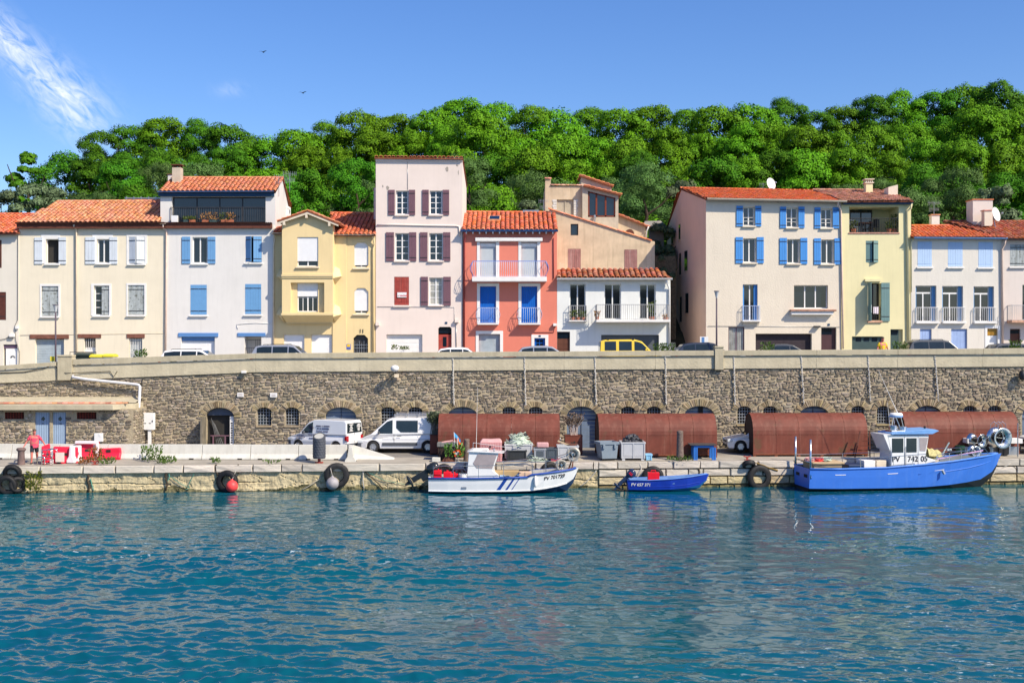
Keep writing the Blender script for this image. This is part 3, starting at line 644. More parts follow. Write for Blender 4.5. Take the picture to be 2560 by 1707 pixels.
for sx, xe in ((705, 687), (832, 850)):       # side wings under each ledge
    for yy, s in ((690, 1), (786, 1)):
        a, c = X(sx, b.Y), X(xe, b.Y)
        mb.add([(a, YF-PB_-.05, Z(yy, b.Y)), (c, YF-.35, Z(yy, b.Y)), (c, YF+.01, Z(yy, b.Y)), (a, YF+.01, Z(yy, b.Y)), (a, YF-PB_-.04, Z(yy+6, b.Y)), (a, YF+.01, Z(yy+18, b.Y)), (c*.25+a*.75, YF+.01, Z(yy+17, b.Y)), (a, YF+.01, Z(yy-28, b.Y)), ((a*.35+c*.65), YF+.01, Z(yy-22, b.Y))],
               [(0, 1, 8, 7), (1, 2, 8), (0, 4, 1), (4, 6, 2, 1), (4, 5, 6)])
za, zb = Z(788, b.Y), Z(806, b.Y)
mb.add([(X(703.5, b.Y), YF-PB_-.1, za), (X(834, b.Y), YF-PB_-.1, za), (X(834, b.Y), YF, za), (X(703.5, b.Y), YF, za), (X(711, b.Y), YF-.18, zb), (X(828, b.Y), YF-.18, zb), (X(828, b.Y), YF, zb), (X(711, b.Y), YF, zb)],
       [(0, 1, 5, 4), (1, 2, 6, 5), (3, 0, 4, 7), (4, 5, 6, 7)])
ledge(806, 809, 710, 829, 0, .2)
mb.build('ledge', M_wD, bay)
gl, gr = W(692.5, 553, b.Y-.35), W(845.5, 558, b.Y-.35); gt = W(768.5, 526.5, b.Y-.35); back = Vector((0, 3.6, .0))
roof(bay, gl+Vector((0, 3.6, 0)), gl, gt, gt+Vector((0, 3.6, 0)), M_tile, cw=.27, row=.34, budget=90, name='bay_roof'); roof(bay, gr, gr+Vector((0, 3.6, 0)), gt+Vector((0, 3.6, 0)), gt, M_tile, cw=.27, row=.34, budget=90, name='bay_roof', ridge=False)
mb = MB()
for p in (gl, gr): mb.prism([p+Vector((0, .02, -.08)), gt+Vector((0, .02, -.08)), gt+Vector((0, .02, -.22)), p+Vector((0, .02, -.20))], (0, .06, 0))
for px, py in ((712, 558), (768, 540), (825, 560)): q = W(px, py, b.Y); mb.box(q.x-.07, q.x+.07, q.y-.33, q.y+.01, q.z-.16, q.z+.05)
mb.build('bargeboard', M_cream, bay)

# -- tall pink house
h = House('tall_pink_house', 'tall narrow pale pink house with plum shutters rising above its neighbours', 939.5, 1156, 950, depth=6.6, Y=YF+.01)
for x0, x1, sl, sr in ((990, 1020, (971, 987), (1022, 1038)), (1074, 1105, (1056, 1072), (1107, 1123))):
    w = h.win(x0, 477, x1, 536, 2, rows=4, sm=M_wE); h.shutter(w, sl[0], 475, sl[1], 538, M_shplum); h.shutter(w, sr[0], 475, sr[1], 538, M_shplum)
for x0, x1, sl, sr in ((988, 1022, (965, 985), (1023, 1041)), (1073, 1107, (1050, 1069), (1108, 1126))):
    w = h.win(x0, 583, x1, 651, 2, rows=4, sm=M_wE); h.shutter(w, sl[0], 581, sl[1], 653, M_shplum); h.shutter(w, sr[0], 581, sr[1], 653, M_shplum)
M_curt = mat('curtained_glass', (.35, .35, .33), rough=.12, var=.35, scale=2.5, coat=.6)
w = h.win(1073, 694, 1106, 762, 2, rows=4, sm=M_wE, glass=M_curt); h.shutter(w, 1052, 692, 1070, 764, M_shplum); h.shutter(w, 1108.5, 692, 1127, 764, M_shplum)
w = h.win(985.5, 692, 1022.5, 763, 2, sm=M_wE); h.shutter(w, 986, 692.5, 1003.8, 762.5, M_shred, dy=-.01, strap=M_shred); h.shutter(w, 1004.2, 692.5, 1022, 762.5, M_shred, dy=-.01, strap=M_shred)
q = h.box('sale_sign', 993.5, 731, 1016.5, 743.5, -.06, -.03, M_white, w); o = h.root.location
text('A VENDRE', .125, Matrix.Translation((h.X(994.3)-o.x, -.064, h.Z(741)-o.z)) @ FACE, mat('red_lettering', CL(220, 50, 70, .8)), w)
h.hole(966, 836, 1056, 950, .25); h.roller(None, 966.3, 836.3, 1055.7, 948, .19, .27, M_trim, 'garage_door')
h.hole(1095.5, 817, 1129, 950, .25, (4, 0)); d = h.box('door', 1095.8, 836, 1128.7, 948, .17, .23, M_shred); h.box('transom', 1096, 818, 1128.5, 833, .16, .2, M_glass, d); h.box('glazing', 1107, 842, 1116, 866, .155, .18, M_glass, d)
q = h.box('number_plaque', 1112.5, 804.5, 1118.5, 809.5, -.03, 0, M_navy)
h.wall(M_wE, 396, D=6.6, ztopback=Z(396, YF)-1.0)
mb = MB(); x0, x1 = h.X(939), h.X(1156.6)
for i, (z0, z1, pz) in enumerate(((405, 399, .06), (399, 395.5, .12))): mb.box(x0, x1, h.Y-pz, h.Y+.05, Z(z0, YF), Z(z1, YF))
mb.build('cornice', M_wE, h.root, bevel=.02)
roof(h.root, (x0-.05, h.Y-.2, Z(395, YF)), (x1+.05, h.Y-.2, Z(397, YF)), (x1+.05, h.Y+6.6, Z(395, YF)-.95), (x0-.05, h.Y+6.6, Z(395, YF)-.95), M_tile, cw=.27, row=.4, budget=60, ridge=False)
mb = MB(); pts = [(943, 563), (985, 562), (1070, 564), (1140, 565), (1148, 567), (1149, 590)]
mb.tube([(h.X(a), h.Y-.02, h.Z(c)) for a, c in pts], .06, 6); mb.build('string_course', M_wE, h.root, smooth=True)
h.pipe([(1019, 404, .015), (1019, 475, .015)], M_metal, .015, 'cable', 4); h.pipe([(943, 767, .02), (1136, 768, .02), (1136, 806, .02)], M_metal, .013, 'cable', 4); h.pipe([(1140, 808, .03), (1141, 872, .03)], M_metal, .025, 'cable', 4)
h.box('junction_box', 1137, 799, 1147, 806, -.2, 0, M_wE); h.box('junction_box', 939.8, 805, 949, 814, -.2, 0, M_wE)
mb = MB(); M_chip = mat('bare_plaster', CL(196, 186, 176, .6), var=.2, scale=6)
for cx, cy, rx, ry in ((969, 470, 4, 7), (957, 466, 2, 5), (1118, 424, 4.5, 8), (1146, 432, 1.5, 7), (1143, 414, 3, 3)):
    mb.poly(*[(h.X(cx+rx*random.uniform(.6, 1.1)*math.cos(a)), h.Y-.006, h.Z(cy+ry*random.uniform(.6, 1.1)*math.sin(a))) for a in [2*math.pi*i/9 for i in range(9)]])
mb.build('plaster_chip', M_chip, h.root, kind='stuff')
mb = MB(); mb.box(X(934.5, YF+3), X(939, YF+3), YF+3, YF+3.5, Z(560, YF+3), Z(470, YF+3)); mb.build('flue', M_wE, h.root)
t = thing('flower_pot', 'white planter with small green bushes in front of the pink house garage', 'potted plant', W(1005, 890, YF-1))
mb = MB(); c = W(1004, 0, YF-1); mb.box(c.x-.95, c.x+.6, c.y-.2, c.y+.2, 6.42, Z(874, YF-1)); mb.build('trough', M_trim, t)
mb = plant_mb((c.x-.45, c.y, Z(875, YF-1)), .18, .3, 60, .12); plant_mb((c.x+.15, c.y, Z(875, YF-1)), .3, .2, 90, .12, mb); mb.build('leaves', M_flower, t)

# -- coral red house
h = House('coral_red_house', 'coral red house with bright blue doors, balconies and blue gutter', 1157.2, 1392.5, 950, depth=6)
M_rollg = mat('grey_roller_shutter', CL(206, 214, 220, .8), rough=.5, var=.04)
for x0, x1, a, b in ((1200, 1240, 1192.5, 1248), (1303.5, 1343, 1296, 1351)):
    w = h.win(x0, 606, x1, 694, 2, sill=False, sur=(a, 603, b, 694), name='french_window', d=.2); h.box('blind_box', x0+.3, 608, x1-.3, 617, .06, .2, M_trim, w); h.roller(w, x0+.3, 617, x1-.3, 693, .12, .06, M_rollg)
    w = h.win(x0, 716, x1, 808, 2, sill=False, sur=(a, 708, b, 808), name='french_window', d=.2); mid = (x0+x1)/2
    h.shutter(w, x0+.3, 716.3, mid-.2, 807.5, M_shroyal, dy=.08, planks=4, battens=0); h.shutter(w, mid+.2, 716.3, x1-.3, 807.5, M_shroyal, dy=.08, planks=4, battens=0)
h.box('awning_box', 1188, 594.5, 1356, 604, -.2, 0, M_trim, bevel=.03)
h.hole(1197, 835, 1250, 950, .25); d = h.box('garage_door', 1197.3, 835.3, 1249.7, 948, .18, .24, M_garageb)
mb = MB()
for xa, xb, ya, yb in ((1189.5, 1257.6, 827, 834.9), (1189.5, 1196.9, 835, 940), (1250.1, 1257.6, 835, 940)): mb.box(h.X(xa), h.X(xb), h.Y-.03, h.Y+.004, h.Z(yb), h.Z(ya))
mb.build('surround', M_trim, d)
h.hole(1336, 845, 1363, 950, .2); d = h.box('door', 1336.3, 845.3, 1362.7, 948, .13, .19, M_shroyal); mb = MB()
for i in range(2):
    for j in range(3): mb.box(h.X(1341+9*i), h.X(1348.5+9*i), h.Y+.115, h.Y+.14, h.Z(856+9*j), h.Z(849+9*j))
mb.build('glazing', M_glass, d)
mb = MB()
for xa, xb, ya, yb in ((1328.5, 1371, 836.5, 844.9), (1328.5, 1335.9, 845, 940), (1363.1, 1371, 845, 940)): mb.box(h.X(xa), h.X(xb), h.Y-.03, h.Y+.004, h.Z(yb), h.Z(ya))
mb.build('surround', M_trim, d); h.box('number_plaque', 1346.5, 837.6, 1352, 842.2, -.045, -.02, M_navy)
h.wall(M_wF, 575)
# balconies: slab and bellied railing
M_railb = mat('pale_blue_rail', CL(190, 205, 235, .8), rough=.45); M_railblue = mat('cornflower_rail', CL(96, 130, 214, .8), rough=.45)
def balcony(h, x0, x1, ys0, ys1, ytop, out, bulge, m, slabm=M_trim, side=None, gap=.12, name='balcony'):
    s = h.box(name, x0, ys0, x1, ys1, -out, .02, slabm, bevel=.015)
    a, b = h.X(x0+2), h.X(x1-2); z0, z1 = h.Z(ys0)+.03, h.Z(ytop); yo = h.Y-out+.05
    h.railing(s, [(a, yo), (b, yo)], z0, z1, m, gap, bulge); h.railing(s, [(a, h.Y-.02), (a, yo)], z0, z1, side or m, gap*1.3, bulge, name='side_railing'); h.railing(s, [(b, yo), (b, h.Y-.02)], z0, z1, side or m, gap*1.3, bulge, name='side_railing')
    return s
balcony(h, 1181, 1366, 694, 705, 655, .85, .16, M_railb, side=M_railblue)
mb = MB(); mb.box(h.X(1183), h.X(1364), h.Y-.82, h.Y-.78, h.Z(656), h.Z(654.4)); mb.build('handrail', M_railblue, h.root)
balcony(h, 1194, 1246.5, 808.5, 812, 770, .5, .14, M_railb, M_trim); balcony(h, 1296, 1351, 808.5, 812, 770, .5, .14, M_railb, M_trim)
h.gutter(1151.5, 1394.5, 577, 577.5, M_blueg, .38, r=.1); mb = MB()
for i in range(14): x = h.X(1166+16.6*i); mb.box(x-.04, x+.04, h.Y-.36, h.Y, h.Z(585), h.Z(580))
mb.build('rafter_ends', M_trim, h.root, kind='stuff')
rf, dd, c1, c2 = roof_px(h.root, (1153, 576), (1395, 576), (1166, 530.5), (1385, 532), YF-.42, 21, M_tileR, cw=.31, row=.46)
def on_roof(a, b, c1, c2, u, v): return (a.lerp(b, u)).lerp(c1.lerp(c2, u), v)
ea, eb = W(1153, 576, YF-.42), W(1395, 576, YF-.42); p = [on_roof(ea, eb, c1, c2, u, v) for u, v in ((.265, .45), (.40, .45), (.40, .68), (.265, .68))]
nn = (p[1]-p[0]).cross(p[3]-p[0]).normalized(); mb = MB(); mb.prism([q+nn*.02 for q in p], nn*.14); sk = mb.build('skylight', M_tileO, rf); mb = MB(); i_ = [q.lerp(sum(p, Vector())/4, .2) for q in p]; mb.prism([q+nn*.165 for q in i_], nn*.01); mb.build('pane', M_glass, sk)
mb = MB(); q0 = on_roof(ea, eb, c1, c2, .66, 1.0); mb.box(q0.x-.1, q0.x+1.0, q0.y-.1, q0.y+.3, q0.z, q0.z+.16); mb.build('ridge_flashing', M_metal, rf)
M_redpipe = mat('dark_red_pipe', CL(150, 64, 64, .8), rough=.6); h.pipe([(1163, 582, .36), (1163, 592, .2), (1161, 604, .08), (1160.5, 876, .08)], M_redpipe, .055); h.pipe([(1384, 595, .05), (1384, 697, .05)], M_redpipe, .03, 'cable', 5)
mb = MB(); mb.box(h.X(1383), h.X(1391.5), h.Y-.22, h.Y, h.Z(815), h.Z(808.5)); mb.build('junction_box', M_trim, h.root); h.pipe([(1387, 815, .05), (1384, 831, .03), (1335, 831, .03)], M_redpipe, .02, 'cable', 5)

# -- low grey-white house
h = House('low_grey_house', 'low grey-white house with three French windows under a tiled lean-to roof', 1392.8, 1676, 950, depth=3.6)
for x0, x1, y0, y1 in ((1424, 1464, 710, 802), (1511, 1552.5, 710, 798), (1599, 1639.5, 711, 798)): h.win(x0, y0, x1, y1, 2, sill=False, name='french_window', d=.26)
h.hole(1391.9+1, 829, 1425, 950, .2); d = h.box('door', 1393.2, 829.3, 1424.7, 948, .13, .2, M_brownd)
mb = MB()
for i in range(2):
    for j in range(3): mb.box(h.X(1396+14*i), h.X(1408+14*i), h.Y+.118, h.Y+.14, h.Z(860+12*j), h.Z(850+12*j))
mb.build('panel', M_brownd, d); h.box('transom', 1394, 831, 1424, 846, .115, .14, M_glass, d)
h.hole(1503, 837, 1647.5, 950, .3); h.roller(None, 1503.3, 837.3, 1647.2, 948, .22, .3, M_dgrey, 'garage_door')
h.wall(M_wG, 699)
rf, dd, c1, c2 = roof_px(h.root, (1391, 695), (1680, 694.5), (1397, 673), (1643, 673), YF-.4, 19, mat('weathered_red_tile', (.42, .13, .06), rough=.85, var=.35, scale=4, rnd=.32, hue=.02), cw=.34, row=.42, ridge=False)
h.gutter(1391.5, 1679, 697, 697, M_trim, .42, r=.1); h.pipe([(1664, 702, .38), (1666, 708, .3), (1673, 722, .08), (1673.5, 876, .08)], M_trim, .06)
M_rgrey = mat('grey_railing', CL(176, 178, 182, .8), rough=.5); balcony(h, 1488, 1671, 800, 806, 762.5, 1.0, 0, M_rgrey, M_trim); balcony(h, 1421, 1467, 801.5, 804, 764.5, .35, 0, M_rgrey, M_trim)
def pot(px, py, Y, lab, r=.16, leaf=.5, n=60, pm=M_pot, lm=M_flower, hp=.22):
    t = thing('flower_pot', lab, 'potted plant', W(px, py, Y)); mb = MB(); c = W(px, py, Y); mb.lathe([(.001, 0), (r*.75, 0), (r, hp), (r*.85, hp)], c, 10); mb.build('pot', pm, t, smooth=False)
    plant_mb((c.x, c.y, c.z+hp*.9), r*1.2, leaf, n, .16).build('leaves', lm, t)
pot(1630, 800, YF-.6, 'tall cactus-like plant in a terracotta pot on the long grey balcony', .2, .95, 60); pot(1493, 800, YF-.7, 'small dry plant in a pot at the left end of the long grey balcony', .14, .3, 40, lm=M_dry)
pot(1664, 800, YF-.6, 'low clay bowl with a dry plant at the right end of the long grey balcony', .2, .15, 30, lm=M_dry, hp=.16)
for i, px in enumerate((1432, 1445, 1458)): pot(px, 801.5, YF-.2, ['leftmost leafy pot behind the small balcony rail of the grey house', 'middle leafy pot behind the small balcony rail of the grey house', 'rightmost leafy pot behind the small balcony rail of the grey house'][i], .13, .4, 40)

# -- beige house stepping up behind it
YH = YF+3.4; h = House('beige_stepped_house', 'weathered beige house with a sloping coped wall and a brown-framed sunroom', 1374, 1637, 690, Y=YH, depth=5)
h.hole(1426.5, 560, 1445.6, 588.5, .2); h.win(1426.5, 560, 1445.6, 588.5, 1, hole=False, sill=False, fm=M_dmetal, d=.12)
for x0, x1, y0, y1 in ((1420, 1452, 622, 678), (1561, 1593, 624, 678)):
    w = h.win(x0, y0, x1, y1, 2, sill=False); m_ = (x0+x1)/2; h.shutter(w, x0+.2, y0+.3, m_-.2, y1, M_shpink, dy=-.02, strap=M_shpink); h.shutter(w, m_+.2, y0+.3, x1-.2, y1, M_shpink, dy=-.02, strap=M_shpink)
x0, x1 = h.X(1374), h.X(1637); zb = Z(700, YH); zc = Z(618, YH); mb = MB()
facade(mb, x0, x1, zb, zc, YH, [q for q in h.holes if q[3] < zc]); 
top = [(1374, 524), (1426.5, 540), (1445.6, 546), (1628, 602), (1637, 604)]
for (a, c), (b, d) in zip(top[:-1], top[1:]):
    if (a, b) == (1426.5, 1445.6):
        mb.poly((h.X(a), YH, zc), (h.X(b), YH, zc), (h.X(b), YH, h.Z(588.5)), (h.X(a), YH, h.Z(588.5))); mb.poly((h.X(a), YH, h.Z(560)), (h.X(b), YH, h.Z(560)), (h.X(b), YH, h.Z(d)), (h.X(a), YH, h.Z(c)))
    else: mb.poly((h.X(a), YH, zc), (h.X(b), YH, zc), (h.X(b), YH, h.Z(d)), (h.X(a), YH, h.Z(c)))
facade(mb, h.X(1426.5), h.X(1445.6), h.Z(588.5), h.Z(560), YH, [q for q in h.holes if q[3] > zc])
mb.poly((x1, YH, zb), (x1, YH+5, zb), (x1, YH+5, h.Z(604)), (x1, YH, h.Z(604))); mb.poly((x0, YH, zb), (x0, YH+5, zb), (x0, YH+5, h.Z(524)), (x0, YH, h.Z(524)))
for (a, c), (b, d) in zip(top[:-1], top[1:]): mb.poly((h.X(a), YH, h.Z(c)), (h.X(b), YH, h.Z(d)), (h.X(b), YH+5, h.Z(d)), (h.X(a), YH+5, h.Z(c)))
mb.build('wall', M_wH, h.root, norm=False)
def coping(pts, Y, m, name='coping', w=.34, n=9):
    mb = MB(); k = 0
    for (a, c), (b, d) in zip(pts[:-1], pts[1:]):
        for i in range(n):
            p, q = W(a+(b-a)*i/n, c+(d-c)*i/n, Y), W(a+(b-a)*(i+1.06)/n, c+(d-c)*(i+1.06)/n, Y); mb.rv = random.random()
            secs = [[r_+Vector((0, w*.5-w*.5*math.cos(math.pi*j/6)-.1, .03+s_+.10*math.sin(math.pi*j/6))) for j in range(7)] for r_, s_ in ((p, .02), (q, 0))]
            mb.loft(secs)
    return mb.build(name, m, h.root, smooth=True)
coping([(1371, 524), (1629, 604)], YH, M_tile, n=18)
# upper volume, sunroom, top box and the low annexe at its right, further back
YU = YH+1.3; u = House.__new__(House); u.__dict__.update(h.__dict__); u.Y = YU; u.holes = []
sh = u.win(1392, 499, 1434, 545, 2, sill=False, fm=mat('taupe_door', CL(196, 184, 164, .75)), glass=mat('taupe_door', (0, 0, 0)), d=.1, name='shutter_doors')
mb = MB(); M_quoin = mat('white_brick', CL(238, 234, 228, .75), var=.15, rnd=.1)
for k in range(7):
    for xa, xb in ((1381+2*(k % 2), 1391.7), (1434.3, 1443+2*((k+1) % 2))): mb.box(u.X(xa), u.X(xb), YU-.03, YU+.02, u.Z(505+6.4*k), u.Z(499.5+6.4*k))
mb.build('quoins', M_quoin, sh)
mb = MB(); facade(mb, u.X(1363), u.X(1458), Z(620, YU), Z(466, YU), YU, u.holes); mb.box(u.X(1363), u.X(1377), YU, YU+.5, Z(466, YU), Z(449, YU))
for xx in (u.X(1363), u.X(1458)): mb.poly((xx, YU, Z(620, YU)), (xx, YU+4, Z(620, YU)), (xx, YU+4, Z(466, YU)), (xx, YU, Z(466, YU)))
mb.poly((u.X(1363), YU, Z(466, YU)), (u.X(1458), YU, Z(466, YU)), (u.X(1458), YU+4, Z(466, YU)), (u.X(1363), YU+4, Z(466, YU)))
mb.build('upper_wall', M_wH, h.root, norm=False); coping([(1377, 465), (1460, 466)], YU, M_tileold); coping([(1362, 448.5), (1378, 448.5)], YU, M_tileold, n=2)
# sunroom
YS = YU-.35; mb = MB(); tl, tr = (1456, 463), (1546, 486)
fr = [(1470, 478), (1538.5, 495), (1538.5, 543), (1470, 543)]
def P4(*pts): mb.poly(*[W(a, c, YS) for a, c in pts])
P4((1456, 640), (1456, 463), (1470, 467), (1470, 640)); P4((1538.5, 640), (1538.5, 484), (1546, 486), (1546, 640)); P4((1470, 478), (1470, 467), (1538.5, 484), (1538.5, 495)); P4((1470, 640), (1470, 543), (1538.5, 543), (1538.5, 640))
mb.poly(W(1456, 640, YS), W(1456, 463, YS), W(1456, 463, YS)+Vector((0, 3, 0)), W(1456, 640, YS)+Vector((0, 3, 0))); mb.poly(W(1546, 640, YS), W(1546, 486, YS), W(1546, 486, YS)+Vector((0, 3, 0)), W(1546, 640, YS)+Vector((0, 3, 0)))
mb.build('sunroom_wall', mat('grey_beige_render', CL(222, 208, 186, .68), var=.1, streak=.3, bump=.2), h.root, norm=False)
mb = MB(); M_brnf = mat('chestnut_frame', CL(132, 62, 40, .8), rough=.5); ys = YS+.1
def ft(x): return 478+(495-478)*(x-1470)/68.5
def fb(xa, ya, xb, yb, w): mb.bar(W(xa, ya, ys), W(xb, yb, ys), w, .1)
fb(1470, 479.5, 1538.5, 496, .1); fb(1470, 541, 1538.5, 541, .1)
for x in (1471.5, 1491, 1514, 1537): fb(x, ft(x)+1, x, 542, .11)
sw = mb.build('sunroom_window', M_brnf, h.root); mb = MB()
for a, b in ((1473, 1490), (1492.5, 1512.5), (1515.5, 1536)): mb = MB(); mb.prism([W(a, 540, ys+.03), W(b, 540, ys+.03), W(b, ft(b)+2, ys+.03), W(a, ft(a)+2, ys+.03)], (0, .02, 0)); mb.build('pane', M_glass, sw)
roof(h.root, W(1554, 486.5, YS-.25), W(1554, 486.5, YS-.25)+Vector((0, 2.6, 0)), W(1459, 463, YS-.25)+Vector((0, 2.6, 0)), W(1459, 463, YS-.25), M_tile, budget=80, ridge=False, name='sunroom_roof')
YT = YU+1.6; mb = MB(); mb.prism([W(1453.5, 478, YT), W(1530, 500, YT), W(1528, 463, YT), W(1453.5, 441, YT)], (0, 2.4, 0)); mb.build('top_wall', mat('grey_beige_render', (0, 0, 0)), h.root)
roof(h.root, W(1533, 465, YT-.2), W(1533, 465, YT-.2)+Vector((0, 2.8, 0)), W(1449, 437.5, YT-.2)+Vector((0, 2.8, 0)), W(1449, 437.5, YT-.2), M_tile, budget=60, ridge=False, name='top_roof')
YA = YU+.2; mb = MB(); u.Y = YA; a_ = [(1546, 536), (1614, 562), (1614, 640), (1546, 640)]
mb.poly(*[W(a, c, YA) for a, c in a_]); mb.poly(W(1614, 562, YA), W(1614, 640, YA), W(1614, 640, YA)+Vector((0, 3, 0)), W(1614, 562, YA)+Vector((0, 3, 0))); mb.build('annexe_wall', M_wH, h.root, norm=False)
mb = MB(); arc = [W(1574+11.5*math.cos(math.pi*i/10), 585-12*math.sin(math.pi*i/10), YA-.03) for i in range(11)]; mb.prism(arc, (0, .05, 0)); mb.build('arched_opening', M_brown, h.root)
roof(h.root, W(1622, 567, YA-.25), W(1622, 567, YA-.25)+Vector((0, 3.2, 0)), W(1546, 536, YA-.25)+Vector((0, 3.2, 0)), W(1546, 536, YA-.25), M_tile, budget=80, ridge=False, name='annexe_roof')
u.pipe([(1620, 568, .3), (1616, 578, .1), (1615, 600, .1)], M_trim, .05)
mb = MB(); q = W(1487, 558, YU-.5); mb.tube([q, q+Vector((0, 0, .38))], .055, 8); mb.tube([q+Vector((0, 0, .36)), q+Vector((0, 0, .55))], .085, 8); mb.build('flue', M_metal, h.root)
antenna(1359, 500, 533, YH+.6, 'aerial on a short mast left of the beige stepped house', 7, .7)
mb = MB(); mb.prism([W(1608, 565, YA+4), W(1668, 568, YA+4), W(1652, 552, YA+6), W(1612, 553, YA+6)], (0, 0, -.1)); mb.box(X(1625, YA+4.5), X(1660, YA+4.5), YA+4.5, YA+5.5, 14, Z(566, YA+4)); single('shed', mb, mat('grey_roofing', CL(176, 170, 160, .6), var=.2), 'grey-roofed lean-to between the beige house and the salmon gable', 'shed')
# -- big cream house with blue shutters
h = House('blue_shutter_house', 'large rough cream house with bright blue shutters and a salmon side wall', 1765, 2103, 950)
for xl, xa, xb, xr, y0, y1 in (((1841, 1857), 1858.5, 1886.5, (1888, 1903), 516, 566), ((1950, 1965), 1966.5, 1994, (1996, 2011), 518, 570), ((2036, 2051), 2052.5, 2080, (2082, 2097), 520, 571)):
    w = h.win(xa, y0+2, xb, y1-2, 2, d=.2, sm=M_wI); h.shutter(w, *[xl[0], y0-1, xl[1], y1], M_shbb); h.shutter(w, xr[0], y0-1, xr[1], y1, M_shbb)
    mb = MB(); 
    for yy in (553, 544): mb.bar((h.X(xa), h.Y+.06, h.Z(y0-516+yy)), (h.X(xb), h.Y+.06, h.Z(y0-516+yy)), .025)
    mb.build('guard_bar', M_trim, w)
for xl, xa, xb, xr, y0, y1 in (((1839, 1857), 1858, 1890, (1892, 1909), 593, 658), ((1949, 1967), 1968, 1999, (2001, 2018), 595, 660), ((2035, 2052), 2053, 2084, (2086, 2102.5), 596, 661)):
    w = h.win(xa, y0+3, xb, y1-2, 2, d=.2, sm=M_wI); h.shutter(w, xl[0], y0, xl[1], y1, M_shbb); h.shutter(w, xr[0], y0, xr[1], y1, M_shbb)
w = h.win(1857, 711, 1894, 803, 2, d=.22, sill=False, name='french_window'); h.shutter(w, 1885.5, 711.5, 1893.8, 802, M_shbb, dy=.14, planks=1, battens=0); h.shutter(w, 1857.2, 711.5, 1861, 802, M_shbb, dy=.14, planks=1, battens=0)
balcony(h, 1854, 1899.5, 801, 804.5, 765, .32, 0, M_railb, M_trim, gap=.115)
mb = MB()
for x in (1856, 1896): mb.tube([(h.X(x), h.Y-.3, h.Z(804)), (h.X(x), h.Y-.0, h.Z(812))], .02, 5)
mb.build('bracket', M_metal, h.root)
w = h.win(1985, 713, 2070, 771, 3, d=.26, sill=False, name='picture_window'); s = h.box('sill', 1976, 778.5, 2080, 787, -.32, .02, M_trim, w, bevel=.01); h.box('tile_ledge', 1973.5, 774, 2087, 778.4, -.42, .02, M_tileold, w, bevel=.015)
h.hole(1821, 817, 1861, 950, .2); d = h.win(1821, 817, 1861, 900, 2, fm=M_shplum, sill=False, hole=False, d=.1, name='door', glass=M_curt); mb = MB()
for i in range(8): mb.bar((h.X(1825+4.6*i), h.Y+.06, h.Z(900)), (h.X(1825+4.6*i), h.Y+.06, h.Z(820)), .018)
mb.build('grille', M_metal, d)
h.hole(1889, 834, 2029.6, 950, .35); h.roller(None, 1889.3, 834.3, 2029.3, 948, .28, .1, mat('brown_black_roller', CL(70, 62, 68, .8), rough=.6, spec=.15), 'garage_door')
h.hole(2053, 819, 2091, 950, .3); d = h.box('door', 2053.3, 819.3, 2090.7, 948, .2, .27, mat('aubergine_door', CL(84, 58, 62, .8), rough=.5)); h.box('transom', 2055, 821, 2081, 836, .185, .21, M_glass, d)
h.box('lamp_box', 2034, 814.5, 2049, 818, -.25, 0, M_dmetal); q = h.box('number_plaque', 2069, 809, 2074.5, 814, -.03, 0, M_navy)
h.wall(M_wI, 500, D=4)
YE = YF-.42; eL, eR = W(1763, 496.5, YE), W(2104, 504.5, YE); rL, rR = W(1703, 471.5, YE+6.2), W(2031, 477.5, YE+6.2)
rf = roof(h.root, eL, eR, rR, rL, mat('bright_orange_tile', (.64, .155, .045), rough=.8, var=.16, scale=3, rnd=.16, hue=.01), cw=.25, row=.34)
# splayed salmon side wall, with deep slit windows, running back and left
sp = [Vector((h.X(1765), YF, 0)), Vector((X(1704, YE+6.2), YE+6.4, 0)), Vector((X(1667.5, YE+13), YE+13, 0))]
mb = MB(); zz = [eL.z-.06, rL.z-.08, Z(572, YE+13)]
for (a, za), (b, zb) in (((sp[0], zz[0]), (sp[1], zz[1])), ((sp[1], zz[1]), (sp[2], zz[2]))): mb.poly((a.x, a.y, 5), (b.x, b.y, 5), (b.x, b.y, zb), (a.x, a.y, za))
mb.poly((sp[2].x, sp[2].y, 5), (sp[2].x+12, sp[2].y, 5), (sp[2].x+12, sp[2].y, zz[2]), (sp[2].x, sp[2].y, zz[2]))
mb.build('side_wall', M_wIs, h.root, norm=False)
br = W(2031, 477.5, YE+6.2)+Vector((0, 6.6, zz[2]-rL.z)); roof(h.root, br, Vector((sp[2].x-.1, sp[2].y, zz[2]+.02)), rL+Vector((-.05, .02, .02)), rR, M_tileR, cw=.3, row=.45, budget=60, name='rear_roof')
